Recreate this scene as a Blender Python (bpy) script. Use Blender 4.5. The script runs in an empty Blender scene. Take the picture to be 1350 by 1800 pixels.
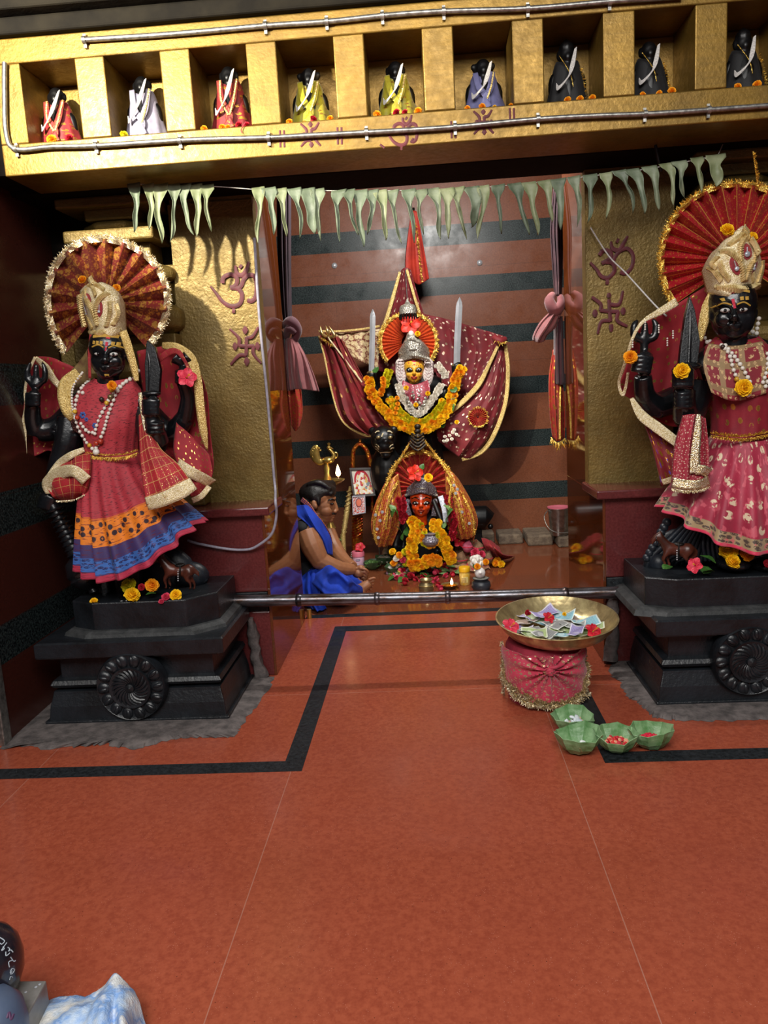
import bpy, math, random
from math import sin, cos, pi, radians, atan2, sqrt
from mathutils import Vector as V, Matrix, Euler, noise
from mathutils.bvhtree import BVHTree
random.seed(11)
SC = bpy.context.scene
COL = SC.collection
# ---------------------------------------------------------------- camera geometry
FOC, YAW, PIT, ROL, H = 1350.0, radians(3.56), radians(9.4), radians(3.3), 1.2
FW = V((-sin(YAW)*cos(PIT), cos(YAW)*cos(PIT), -sin(PIT)))
R0 = V((cos(YAW), sin(YAW), 0)); U0 = R0.cross(FW)
RI = R0*cos(ROL) - U0*sin(ROL); UP = R0*sin(ROL) + U0*cos(ROL)
def ray(px, py): return FW + RI*((px-675)/FOC) - UP*((py-900)/FOC)
def P(px, py, Y):
    d = ray(px, py); t = Y/d.y
    return V((d.x*t, Y, H+d.z*t))
def G(px, py, z=0.0):
    d = ray(px, py); t = (z-H)/d.z
    return V((d.x*t, d.y*t, z))
def K(Y): return Y/FOC
def hx(s):
    s = s.lstrip('#'); o = []
    for i in (0, 2, 4):
        c = int(s[i:i+2], 16)/255
        o.append(c/12.92 if c <= .04045 else ((c+.055)/1.055)**2.4)
    return (o[0], o[1], o[2], 1)
# ---------------------------------------------------------------- material helpers
class NT:
    def __init__(s, name):
        s.m = bpy.data.materials.new(name); s.m.use_nodes = True
        s.t = s.m.node_tree; s.t.nodes.clear()
        s.out = s.t.nodes.new('ShaderNodeOutputMaterial')
        s.b = s.t.nodes.new('ShaderNodeBsdfPrincipled')
        s.t.links.new(s.b.outputs[0], s.out.inputs[0])
        s.tc = s.t.nodes.new('ShaderNodeTexCoord')
        s.obj = s.tc.outputs['Object']; s.uv = s.tc.outputs['UV']
    def n(s, typ, ins=None, **kw):
        nd = s.t.nodes.new(typ)
        for k, v in kw.items(): setattr(nd, k, v)
        for k, v in (ins or {}).items(): s.put(nd.inputs[k], v)
        return nd
    def put(s, sock, v):
        if isinstance(v, bpy.types.NodeSocket): s.t.links.new(v, sock)
        else: sock.default_value = v
    def math(s, op, a, b=0.0, c=0.0):
        nd = s.n('ShaderNodeMath', {0: a, 1: b, 2: c}, operation=op); return nd.outputs[0]
    def mix(s, f, a, b):
        nd = s.n('ShaderNodeMix', data_type='RGBA')
        s.put(nd.inputs[0], f); s.put(nd.inputs[6], a); s.put(nd.inputs[7], b)
        return nd.outputs[2]
    def noise(s, sc, det=4, co=None, rough=.6):
        return s.n('ShaderNodeTexNoise', {'Vector': co or s.obj, 'Scale': sc, 'Detail': det, 'Roughness': rough}).outputs[0]
    def vor(s, sc, co=None, out=0, feat='F1', rnd=1.0, dims='3D'):
        nd = s.n('ShaderNodeTexVoronoi', {'Vector': co or s.obj, 'Scale': sc, 'Randomness': rnd}, feature=feat, voronoi_dimensions=dims)
        return nd.outputs[out]
    def ramp(s, f, stops, const=False):
        nd = s.n('ShaderNodeValToRGB', {0: f}); e = nd.color_ramp.elements
        if const: nd.color_ramp.interpolation = 'CONSTANT'
        while len(e) < len(stops): e.new(.5)
        for el, (p, c) in zip(e, stops): el.position = p; el.color = c
        return nd.outputs[0]
    def maprange(s, f, a, b, c=0.0, d=1.0):
        return s.n('ShaderNodeMapRange', {0: f, 1: a, 2: b, 3: c, 4: d}).outputs[0]
    def scale(s, co, xyz, rot=(0, 0, 0)):
        return s.n('ShaderNodeMapping', {0: co, 'Scale': xyz, 'Rotation': rot}).outputs[0]
    def bump(s, h, st, dist=.01):
        s.put(s.b.inputs['Normal'], s.n('ShaderNodeBump', {'Height': h, 'Strength': st, 'Distance': dist}).outputs[0])
    def set(s, **kw):
        names = dict(col='Base Color', rough='Roughness', metal='Metallic', spec='Specular IOR Level', coat='Coat Weight',
                     emit='Emission Color', est='Emission Strength', trans='Transmission Weight', alpha='Alpha', sss='Subsurface Weight', sheen='Sheen Weight')
        for k, v in kw.items(): s.put(s.b.inputs[names[k]], v)
        return s
MATS = {}
def M(name, c1='808080', c2=None, sc=20, rough=.5, metal=0., bump=None, lo=.35, hi=.65, **kw):
    """plain procedural material: two tones mixed by noise, optional noise bump (scale, strength, distance)"""
    if name in MATS: return MATS[name]
    s = NT(name)
    a = hx(c1); b = hx(c2) if c2 else tuple(x*.8 for x in a[:3])+(1,)
    f = s.maprange(s.noise(sc), lo, hi)
    s.set(col=s.mix(f, a, b), rough=rough, metal=metal, **kw)
    if bump: s.bump(s.noise(bump[0], 5), bump[1], bump[2] if len(bump) > 2 else .004)
    MATS[name] = s.m
    return s.m
# ---------------------------------------------------------------- mesh builder
def smooth_path(pts, n=8, closed=False):
    pts = [V(p) for p in pts]; N = len(pts); out = []
    if N < 3: return pts
    rng = range(N if closed else N-1)
    for i in rng:
        if closed: p0, p1, p2, p3 = pts[(i-1) % N], pts[i], pts[(i+1) % N], pts[(i+2) % N]
        else: p0, p1, p2, p3 = pts[max(i-1, 0)], pts[i], pts[i+1], pts[min(i+2, N-1)]
        for k in range(n):
            t = k/n
            out.append(.5*((2*p1)+(p2-p0)*t+(2*p0-5*p1+4*p2-p3)*t*t+(3*p1-p0-3*p2+p3)*t**3))
    if not closed: out.append(pts[-1])
    return out
def lerp_list(vals, n):
    if not isinstance(vals, (list, tuple)): return [vals]*n
    L = len(vals)
    if L == 1: return [vals[0]]*n
    o = []
    for i in range(n):
        x = i/(n-1)*(L-1) if n > 1 else 0; j = min(int(x), L-2); t = x-j
        o.append(vals[j]*(1-t)+vals[j+1]*t)
    return o
class MB:
    def __init__(s): s.v = []; s.f = []; s.uv = []; s.mi = []; s.m = 0
    def add(s, vs, fs, uvs=None):
        o = len(s.v); s.v += [V(p) for p in vs]
        for i, f in enumerate(fs):
            s.f.append(tuple(o+j for j in f)); s.uv.append(uvs[i] if uvs else None); s.mi.append(s.m)
        return s
    def box(s, x0, x1, y0, y1, z0, z1):
        vs = [(x, y, z) for x in (x0, x1) for y in (y0, y1) for z in (z0, z1)]
        return s.add(vs, [(0, 1, 3, 2), (4, 6, 7, 5), (0, 4, 5, 1), (2, 3, 7, 6), (0, 2, 6, 4), (1, 5, 7, 3)])
    def obox(s, c, ax, ay, az):
        c = V(c); ax = V(ax); ay = V(ay); az = V(az)
        vs = [c+ax*i+ay*j+az*k for i in (-1, 1) for j in (-1, 1) for k in (-1, 1)]
        return s.add(vs, [(0, 1, 3, 2), (4, 6, 7, 5), (0, 4, 5, 1), (2, 3, 7, 6), (0, 2, 6, 4), (1, 5, 7, 3)])
    def tube(s, pts, r, n=10, sm=0, cap=True, closed=False, flat=1.0, up=None):
        if sm: pts = smooth_path(pts, sm, closed)
        pts = [V(p) for p in pts]; N = len(pts); rr = lerp_list(r, N)
        rings = []; pu = None
        for i, p in enumerate(pts):
            a = pts[(i-1) % N] if closed or i > 0 else pts[0]
            b = pts[(i+1) % N] if closed or i < N-1 else pts[-1]
            t = b-a
            if t.length < 1e-9: t = V((0, 0, 1))
            t.normalize()
            if pu is None:
                u = V(up) if up else (V((0, 0, 1)) if abs(t.z) < .9 else V((0, 1, 0)))
            else: u = pu
            u = u-t*u.dot(t)
            if u.length < 1e-6: u = t.orthogonal()
            u.normalize(); w = t.cross(u); pu = u
            rings.append([p+(u*cos(2*pi*k/n)*flat+w*sin(2*pi*k/n))*rr[i] for k in range(n)])
        vs = [q for g in rings for q in g]; fs = []
        for i in range(N if closed else N-1):
            j = (i+1) % N
            for k in range(n): fs.append((i*n+k, i*n+(k+1) % n, j*n+(k+1) % n, j*n+k))
        if cap and not closed: fs += [tuple(range(n-1, -1, -1)), tuple((N-1)*n+k for k in range(n))]
        return s.add(vs, fs)
    def ell(s, c, r, n=14, m=9, rot=None):
        c = V(c); r = V((r, r, r)) if isinstance(r, (int, float)) else V(r)
        vs = [V((0, 0, 1))]+[V((sin(pi*i/m)*cos(2*pi*k/n), sin(pi*i/m)*sin(2*pi*k/n), cos(pi*i/m))) for i in range(1, m) for k in range(n)]+[V((0, 0, -1))]
        R = Euler(rot).to_matrix() if rot else None
        o = []
        for q in vs:
            q = V((q.x*r.x, q.y*r.y, q.z*r.z))
            o.append(c+(R @ q if R else q))
        fs = [(0, 1+k, 1+(k+1) % n) for k in range(n)]
        for i in range(m-2):
            for k in range(n):
                a = 1+i*n+k; b = 1+i*n+(k+1) % n; fs.append((a, a+n, b+n, b))
        L = len(vs)-1; o0 = 1+(m-2)*n
        fs += [(o0+k, L, o0+(k+1) % n) for k in range(n)]
        return s.add(o, fs)
    def lathe(s, o, prof, n=24, M3=None, ph=0.0, cap=True):
        o = V(o); vs = []; N = len(prof)
        for r, z in prof:
            for k in range(n):
                q = V((r*cos(2*pi*k/n+ph), r*sin(2*pi*k/n+ph), z)); vs.append(o+(M3 @ q if M3 else q))
        fs = [(i*n+k, i*n+(k+1) % n, (i+1)*n+(k+1) % n, (i+1)*n+k) for i in range(N-1) for k in range(n)]
        if cap:
            if prof[0][0] > 1e-5: fs.append(tuple(range(n-1, -1, -1)))
            if prof[-1][0] > 1e-5: fs.append(tuple((N-1)*n+k for k in range(n)))
        return s.add(vs, fs)
    def grid(s, rows, closed=False):
        nr = len(rows); nc = len(rows[0]); vs = [q for r in rows for q in r]; fs = []; uvs = []
        for i in range(nr-1):
            for k in range(nc if closed else nc-1):
                k2 = (k+1) % nc
                fs.append((i*nc+k, i*nc+k2, (i+1)*nc+k2, (i+1)*nc+k))
                d = nc if closed else nc-1
                u0, u1, v0, v1 = k/d, (k+1)/d, i/(nr-1), (i+1)/(nr-1)
                uvs.append(((u0, v0), (u1, v0), (u1, v1), (u0, v1)))
        return s.add(vs, fs, uvs)
    def prism(s, front, dvec):
        n = len(front); d = V(dvec); vs = [V(p) for p in front]+[V(p)+d for p in front]
        fs = [tuple(range(n)), tuple(range(2*n-1, n-1, -1))]+[(i, i+n, (i+1) % n+n, (i+1) % n) for i in range(n)]
        return s.add(vs, fs)
    def build(s, name, mat, parent=None, smooth=True, bevel=0, solid=0, sub=0, label=None, cat=None, group=None, kind=None, seg=2, org=None):
        if parent is not None: o0 = ORG[parent]
        elif org is not None: o0 = V(org)
        else:
            xs = [p.x for p in s.v]; ys = [p.y for p in s.v]; zs = [p.z for p in s.v]
            o0 = V(((min(xs)+max(xs))/2, (min(ys)+max(ys))/2, min(zs)))
        me = bpy.data.meshes.new(name)
        me.from_pydata([tuple(p-o0) for p in s.v], [], s.f)
        if any(u is not None for u in s.uv):
            L = me.uv_layers.new(name='UVMap'); li = 0
            for f, u in zip(s.f, s.uv):
                for j in range(len(f)):
                    if u: L.data[li].uv = u[j]
                    li += 1
        for m in (mat if isinstance(mat, (list, tuple)) else [mat]): me.materials.append(m)
        me.polygons.foreach_set('material_index', s.mi)
        me.polygons.foreach_set('use_smooth', [bool(smooth)]*len(s.f))
        me.update()
        ob = bpy.data.objects.new(name, me); COL.objects.link(ob); ORG[ob] = o0
        if parent is not None: ob.parent = parent
        else: ob.location = o0
        if smooth and smooth != 'all' and hasattr(me, 'set_sharp_from_angle'): me.set_sharp_from_angle(angle=radians(50))
        if bevel:
            b = ob.modifiers.new('bevel', 'BEVEL'); b.width = bevel; b.segments = seg; b.limit_method = 'ANGLE'
        if sub:
            b = ob.modifiers.new('sub', 'SUBSURF'); b.levels = sub; b.render_levels = sub
        if solid:
            b = ob.modifiers.new('solid', 'SOLIDIFY'); b.thickness = solid; b.offset = 0
        tag(ob, label, cat, group, kind)
        return ob
ORG = {}
def tag(o, label=None, cat=None, group=None, kind=None):
    if label: o['label'] = label
    if cat: o['category'] = cat
    if group: o['group'] = group
    if kind: o['kind'] = kind
    return o
def thing(name, label, cat, loc, group=None):
    o = bpy.data.objects.new(name, None); COL.objects.link(o); o.location = V(loc); o.empty_display_size = .05
    ORG[o] = V(loc)
    return tag(o, label, cat, group)
def inst(src, name, loc, rot=(0, 0, 0), scale=1.0, parent=None, label=None, cat=None, group=None):
    """a copy of a single-mesh object sharing its mesh"""
    o = bpy.data.objects.new(name, src); COL.objects.link(o)
    if parent is not None: o.parent = parent; o.location = V(loc)-ORG[parent]
    else: o.location = V(loc)
    o.rotation_euler = rot; o.scale = (scale,)*3 if isinstance(scale, (int, float)) else scale
    ORG[o] = V(loc)
    return tag(o, label, cat, group)
def remesh(mb, vox, it=6, fac=.5):
    """one continuous surface around overlapping volumes"""
    me = bpy.data.meshes.new('tmp'); me.from_pydata([tuple(p) for p in mb.v], [], mb.f); me.update()
    ob = bpy.data.objects.new('tmp', me); COL.objects.link(ob)
    r = ob.modifiers.new('r', 'REMESH'); r.mode = 'VOXEL'; r.voxel_size = vox
    q = ob.modifiers.new('s', 'SMOOTH'); q.factor = fac; q.iterations = it
    dg = bpy.context.evaluated_depsgraph_get(); dg.update()
    ev = ob.evaluated_get(dg); m2 = bpy.data.meshes.new_from_object(ev)
    out = MB(); out.add([v.co.copy() for v in m2.vertices], [tuple(p.vertices) for p in m2.polygons])
    bpy.data.objects.remove(ob); bpy.data.meshes.remove(me); bpy.data.meshes.remove(m2)
    return out
def bvh(mb): return BVHTree.FromPolygons([tuple(p) for p in mb.v], mb.f)
def hit(tree, p, d=V((0, 1, 0)), back=1.5):
    """first surface point along d, starting well before p"""
    r = tree.ray_cast(V(p)-d*back, d)
    return (r[0], r[1]) if r[0] is not None else (None, None)
def stroke(mb, pts, w, sm=6, tree=None, off=.0015, d=V((0, 1, 0)), th=.0012):
    """painted brush stroke lying on a surface: pts world points (on the surface or to be dropped on it along d)"""
    path = smooth_path(pts, sm) if sm and len(pts) > 2 else [V(p) for p in pts]
    ws = lerp_list(w, len(path)); L = []
    for i, p in enumerate(path):
        a = path[max(i-1, 0)]; b = path[min(i+1, len(path)-1)]; t = b-a
        if t.length < 1e-9: continue
        t.normalize(); sd = t.cross(d)
        if sd.length < 1e-6: continue
        sd.normalize(); row = []
        for k in (-1, -.5, .0, .5, 1):
            q = p+sd*ws[i]*.5*k
            if tree:
                h, nn = hit(tree, q, d)
                if h is None: row = None; break
                q = h
            row.append(q-d*(off+th*(1-abs(k))))
        if row: L.append(row)
    if len(L) > 1: mb.grid(L)
def ribbon(mb, pts, w, nrm=V((0, -1, 0)), sm=6, wave=0, cross=None):
    """cloth band following a line, width across it"""
    path = smooth_path(pts, sm) if len(pts) > 2 else [V(p) for p in pts]
    ws = lerp_list(w, len(path)); rows = []
    for i, p in enumerate(path):
        t = (path[min(i+1, len(path)-1)]-path[max(i-1, 0)]).normalized()
        sd = V(cross) if cross else t.cross(nrm)
        if sd.length < 1e-6: sd = V((1, 0, 0))
        sd.normalize(); nn = sd.cross(t)
        rows.append([p+sd*ws[i]*k*.5+nn*wave*sin(i*.9+k) for k in (-1, -.5, 0, .5, 1)])
    mb.grid(rows)
def sheet(mb, rows, nu=24, nv=20, folds=0, amp=.0, ph=0., dirn=V((0, -1, 0)), skew=0., grow=False):
    """cloth surface lofted through rows of control points, with soft folds running down it"""
    R = []
    for r in rows:
        r = [V(q) for q in r]
        pth = smooth_path(r, 12) if len(r) > 2 else [r[0].lerp(r[1], i/24) for i in range(25)]
        n = len(pth)-1
        R.append([pth[round(i/nu*n)] if n % nu == 0 else pth[min(int(i/nu*n), n-1)].lerp(pth[min(int(i/nu*n), n-1)+1], i/nu*n-int(i/nu*n)) if i < nu else pth[-1] for i in range(nu+1)])
    cols = []
    for k in range(nu+1):
        c = [R[i][k] for i in range(len(R))]
        pth = smooth_path(c, 12) if len(c) > 2 else [c[0].lerp(c[1], i/24) for i in range(25)]
        n = len(pth)-1; cc = []
        for j in range(nv+1):
            x = j/nv*n; a = min(int(x), n-1); cc.append(pth[a].lerp(pth[a+1], x-a))
        cols.append(cc)
    out = []
    for j in range(nv+1):
        row = []
        for k in range(nu+1):
            p = cols[k][j]; u = k/nu; v = j/nv
            if folds:
                a = amp*(v if grow else 1)
                w = sin(2*pi*(folds*u+skew*v)+ph)+.45*sin(2*pi*(folds*1.7*u-skew*.6*v)+ph*2.3)
                p = p+dirn*(a*w)
            row.append(p)
        out.append(row)
    mb.grid(out)
    return out
def fringe(mb, pts, length, step=.004, up=None, nrm=V((0, -1, 0)), spread=.6, w=.0016, sm=6):
    """tinsel: many short foil blades along a line"""
    path = smooth_path(pts, sm) if sm and len(pts) > 2 else [V(p) for p in pts]
    for i in range(len(path)-1):
        a, b = path[i], path[i+1]; seg = (b-a).length; n = max(1, int(seg/step)); t = (b-a).normalized() if seg > 1e-9 else V((1, 0, 0))
        u0 = V(up) if up else t.cross(nrm)
        for k in range(n):
            p = a.lerp(b, random.random())
            d = (u0.normalized()+V((random.uniform(-1, 1), random.uniform(-1, .3), random.uniform(-1, 1)))*spread).normalized()
            L = length*random.uniform(.5, 1.2); s = d.cross(nrm)
            if s.length < 1e-4: s = t
            s = (s.normalized()+V((random.uniform(-.5, .5),)*3)).normalized()*w
            q = p+d*L*.55+nrm*random.uniform(-.3, .6)*L*.3
            mb.add([p-s, p+s, q+s*1.2, p+d*L, q-s*1.2], [(0, 1, 2, 3, 4)])
def loft(mb, rings, n=64, pleat=0, amp=0., ph=0., capt=False, nv=16, power=.0):
    """closed draped surface through elliptical rings (xl,yl,xr,yr,sag_px,depth_m,dy,Yc); pleats deepen downwards"""
    base = []
    for (xl, yl, xr, yr, sag, dep, dy, Yc) in rings:
        row = []
        for k in range(n):
            th = 2*pi*k/n                       # 0 = right, pi/2 = front
            c = cos(th); sfr = sin(th)
            px = (xl+xr)/2+(xr-xl)/2*c; py = (yl+yr)/2+(yr-yl)/2*c+sag*(1-c*c)*(1 if sfr > 0 else .3)
            row.append(P(px, py, Yc+dy)+V((0, -dep*sfr, 0)))
        base.append(row)
    cols = []
    for k in range(n):
        c = [r[k] for r in base]; pth = smooth_path(c, 10) if len(c) > 2 else [c[0].lerp(c[1], i/10) for i in range(11)]
        m = len(pth)-1; cols.append([pth[min(int(j/nv*m), m-1)].lerp(pth[min(int(j/nv*m), m-1)+1], j/nv*m-min(int(j/nv*m), m-1)) for j in range(nv+1)])
    out = []
    for j in range(nv+1):
        v = j/nv; cen = V((0, 0, 0))
        for k in range(n): cen += cols[k][j]
        cen /= n; row = []
        for k in range(n):
            p = cols[k][j]; r = (p-cen); r.z = 0
            if r.length > 1e-6: r.normalize()
            w = sin(pleat*2*pi*k/n+ph+.6*sin(3*2*pi*k/n))
            w = w if w > 0 else w*.6
            row.append(p+r*amp*w*(v**1.1 if power == 0 else power))
        out.append(row)
    mb.grid(out, closed=True)
    if capt: mb.add(out[0], [tuple(range(n))])
    return out
# ---------------------------------------------------------------- materials
def granite(name, c1, c2, c3, rough=.2, spec=.5, xl=(), yl=(), zl=(), bands=None, band_col=None, big=1.0, bumpst=.02, fine=110, fleck=0, joint='3a2a26'):
    s = NT(name)
    f1 = s.maprange(s.noise(fine, 5), .35, .65); f2 = s.maprange(s.noise(5*big, 4), .3, .7)
    sp = s.maprange(s.vor(190), .10, .16, 1, 0)
    col = s.mix(f1, hx(c1), hx(c2)); col = s.mix(s.math('MULTIPLY', f2, .35), col, hx(c2)); col = s.mix(s.math('MULTIPLY', s.math('MULTIPLY', sp, s.maprange(s.noise(35, 3), .48, .62)), .8), col, hx(c3))
    if fleck: col = s.mix(s.math('MULTIPLY', s.maprange(s.vor(48), .06, .05), .8), col, hx('2a1612'))
    sep = s.n('ShaderNodeSeparateXYZ', {0: s.n('ShaderNodeNewGeometry').outputs['Position']}).outputs
    if bands:
        st = [(0, (0, 0, 0, 1))]
        for a, b in bands: st += [(a/4, (1, 1, 1, 1)), (b/4, (0, 0, 0, 1))]
        fb = s.ramp(s.math('DIVIDE', sep[2], 4.0), st, True)
        bc = s.mix(s.maprange(s.noise(120, 4), .4, .68), hx(band_col), hx('3a4444'))
        col = s.mix(fb, col, bc)
    ln = None
    for ax, vals, wd in ((0, xl, .0012), (1, yl, .0014), (2, zl, .0022)):
        for v in vals:
            t = s.math('LESS_THAN', s.math('ABSOLUTE', s.math('SUBTRACT', sep[ax], v)), wd)
            ln = t if ln is None else s.math('MAXIMUM', ln, t)
    if ln is not None: col = s.mix(s.math('MULTIPLY', ln, .32), col, hx(joint))
    rg = s.maprange(s.noise(9, 5), .3, .7, rough*.75, rough*1.35)
    s.set(col=col, rough=rg, spec=spec)
    s.bump(s.noise(240, 2), bumpst, .002)
    MATS[name] = s.m
    return s.m
Y1, Y2 = G(700, 1215).y, G(700, 1287).y
mFLOOR = granite('red granite floor', 'a8553c', '924430', 'd49480', .2, .5, xl=(-.486, .382, -1.35, 1.25), yl=(1.02, Y1, 4.9), bumpst=.012, fine=75, fleck=1, joint='c0a090')
mBAND = granite('black granite', '2c3034', '121416', '7b848c', .45, .3, fine=70)
mBACK = granite('striped granite wall', '7c4a34', '683c2a', '442418', .34, .3, xl=(-.62, .02, .36, 1.0), zl=(1.32, 2.0, 2.66),
                bands=[(.282, .42), (.676, .811), (1.065, 1.197), (1.438, 1.563), (1.798, 1.925), (2.155, 2.29)], band_col='141a1c', bumpst=.02)
mWLEFT = granite('striped side wall', '4a241c', '3c1c16', '1c0e0c', .22, .5, zl=(.272, .418, .733, .878, 1.197, 1.347), bands=[(.272, .418), (.733, .878), (1.197, 1.347)], band_col='0c0f11', bumpst=.02)
mSIDE = granite('mirror polished granite', '643216', '522812', '2c140c', .045, 1.0, zl=(.295, .36, .56, .885, 1.1, 1.42, 1.75), bumpst=.004)
mMAROON = granite('maroon granite', '6a3030', '542424', '2a1214', .16, .5, bumpst=.02)
mCEM = M('grey cement', '6e6664', '4c4746', 25, .9, bump=(60, .7, .006), spec=.2)
mDARKW = M('very dark plaster', '14100d', '0c0908', 8, .9, spec=.1, bump=(30, .4, .004))  # plaster in one even, very dark tone
def goldpaint(name, c1, c2, rough=.4, metal=.75, bs=.5):
    s = NT(name)
    f = s.maprange(s.noise(6, 6), .3, .72); st = s.maprange(s.noise(10, 3, s.scale(s.obj, (1, 1, 14))), .35, .7)
    col = s.mix(f, hx(c1), hx(c2)); col = s.mix(s.math('MULTIPLY', st, .3), col, hx('5a4a24'))
    s.set(col=col, rough=s.maprange(s.noise(40), .3, .7, rough*.8, rough*1.25), metal=metal)
    s.bump(s.math('ADD', s.noise(90, 3), s.math('MULTIPLY', s.noise(9, 4), 1.5)), bs, .006)
    MATS[name] = s.m; return s.m
mGOLD = goldpaint('gold paint on plaster', '94732e', '6e5422', .4, .55, .16)
mGOLDP = goldpaint('gold paint on stone', '8c743c', '6a582e', .46, .4, .5)
mPAINT = M('maroon sign paint', '641824', '4c1018', 40, .6)
mSTEEL = M('galvanised conduit', 'b4b2ac', '7e7c78', 50, .38, .85, bump=(80, .2, .002))
mSTONE = M('oiled black stone', '15171b', '0b0c0e', 14, .24, 0, bump=(120, .25, .003), spec=.6)
mPEDS = M('painted black pedestal', '1d2126', '101215', 9, .34, 0, bump=(70, .5, .004), spec=.55)
mBLACK = M('soot black stone', '0d0d0f', '060607', 10, .4, spec=.4)
# foil, tinsel, metals
def sparkle(name, c1, c2, sc=160, metal=.9, rough=.28, st=1.0):
    s = NT(name)
    v = s.vor(sc, out=1); c = s.mix(s.n('ShaderNodeSeparateColor', {0: v}).outputs[0], hx(c1), hx(c2))
    s.set(col=c, metal=metal, rough=rough)
    s.bump(s.vor(sc), st, .006)
    MATS[name] = s.m; return s.m
mZARI = sparkle('gold zari trim', 'ffe49c', 'c09a48', 330, .45, .35, .5)
mPALE = sparkle('pale gold zari', 'fff2d0', 'ccb478', 330, .3, .4, .45)
mTINSEL = sparkle('gold tinsel foil', 'ffe07a', 'c8942a', 300, .8, .28, .4)
mSILTIN = sparkle('silver gold tinsel', 'fff6dc', 'b89c5c', 300, .8, .28, .4)
mBRASS = M('polished brass', 'e0c06c', 'b8964c', 12, .28, .8, bump=(14, .08, .003))
mOLDBR = M('worn brass', 'a8966a', '786a4c', 18, .36, .75, bump=(120, .15, .002))
mSILVER = sparkle('embossed silver', 'd2cdc0', '8a8478', 130, .55, .34, .6)
mCHROME = M('steel blade', 'd8dade', 'b4b8be', 8, .3, .55)
mWHITE = M('pearl white', 'e9e4da', 'cfc8bc', 60, .3)
mTHREAD = M('white cotton thread', 'd6d2cc', 'aaa6a4', 200, .9)
def cloth(name, c1, c2, sc=30, rough=.75, motifs=(), bands=(), weave=None, metal_motif=.8, sheen=.04, stripes=None, bump=.25):
    """woven cloth on the sheet's own UV: motifs = (scaleU, scaleV, threshold, colour, metal); bands = [(v, colour)...] across the cloth"""
    s = NT(name)
    col = s.mix(s.maprange(s.noise(sc, 4), .3, .7), hx(c1), hx(c2)); met = None
    sep = s.n('ShaderNodeSeparateXYZ', {0: s.uv}).outputs
    if bands:
        st = [(0, hx(c1))]+[(p, hx(c)) for p, c in bands]
        base = s.ramp(sep[1], st, True)
        fst = s.math('GREATER_THAN', sep[1], bands[0][0])
        col = s.mix(fst, col, s.mix(.06, base, hx(c2)))
    if weave:
        w = s.noise(1.0, 2, s.scale(s.uv, (weave[1], weave[2], 1)))
        col = s.mix(s.math('MULTIPLY', s.maprange(w, .56, .62), .75), col, hx(weave[3]))
    if stripes:
        for ax, fr, wd, c in stripes:
            g = s.math('LESS_THAN', s.math('FRACT', s.math('MULTIPLY', sep[ax], fr)), wd)
            col = s.mix(s.math('MULTIPLY', g, .8), col, hx(c))
    for mo in motifs:
        su, sv, thr, c, mt = mo[:5]
        co = s.scale(s.uv, (su, sv, 1))
        f = s.maprange(s.vor(1.0, co, rnd=.75, dims='2D'), thr, thr*.8, 0, 1)
        if len(mo) > 5: f = s.math('MULTIPLY', f, s.maprange(s.noise(1.0, 2, s.scale(s.uv, (su*3, sv*3, 1))), mo[5], mo[5]+.06))
        if len(mo) > 7: f = s.math('MULTIPLY', f, s.math('MULTIPLY', s.math('GREATER_THAN', sep[1], mo[6]), s.math('LESS_THAN', sep[1], mo[7])))
        col = s.mix(f, col, hx(c))
        if mt: met = f if met is None else s.math('MAXIMUM', met, f)
    s.set(col=col, sheen=sheen)
    if met is not None:
        s.set(metal=s.math('MULTIPLY', met, metal_motif), rough=s.maprange(met, 0, 1, rough, .3))
    else: s.set(rough=rough)
    s.bump(s.noise(350, 2), bump, .002)
    MATS[name] = s.m; return s.m
# ---------------------------------------------------------------- room shell
def S(name, mb, mat, parent=None, **kw): return mb.build(name, mat, parent, kind='structure', **kw)
S('floor', MB().box(-4, 4, -2.5, 5.9, -.1, 0), mFLOOR, smooth=False)
BT = .0012
mINNER = granite('polished darkened sanctum floor', '864a2e', '703a24', '442014', .09, .6, xl=(-.2, .5), yl=(4.6, 5.2), bumpst=.004)  # same granite as the hall, polished, colour darkened against the sanctum light
S('floor', MB().box(-1.57, 2.2, 3.956, 5.75, 0, .0011), mINNER, smooth=False)
XW = .69
for i, (x0, x1, y0, y1) in enumerate(((-1.57, -.451, 2.262, 2.33), (-.516, -.451, 2.33, 3.66), (-.516, .57, 3.66, 3.74), (.503, .57, 2.33, 3.66), (.503, 4, 2.262, 2.33), (-XW, XW, 3.9, 3.955))):
    S('trim_%d' % (i+1), MB().box(x0, x1, y0, y1, 0, BT), mBAND, smooth=False)
S('wall_left', MB().box(-1.75, -1.57, 2.55, 5.9, 0, 3.4), mWLEFT, smooth=False)
S('trim_7', MB().box(-1.585, -1.562, 2.50, 2.55, 0, 3.4), mSTEEL, smooth=False, bevel=.004)
S('wall_near_left', MB().box(-1.75, -1.60, 1.2, 2.5, 0, 3.4), mWLEFT, smooth=False)
S('wall_back', MB().box(-1.57, 2.2, 5.75, 5.9, 0, 3.4), mBACK, smooth=False)
S('wall_right', MB().box(2.2, 2.35, 1.2, 5.9, 0, 3.4), mWLEFT, smooth=False)
S('ceiling', MB().box(-1.57, 2.2, 3.3, 5.75, 2.9, 3.0), mDARKW, smooth=False)
mb = MB().box(-1.57, 2.2, 3.06, 3.34, 2.0, 3.4); S('wall_lintel', mb, mDARKW, smooth=False, bevel=.006)
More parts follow.
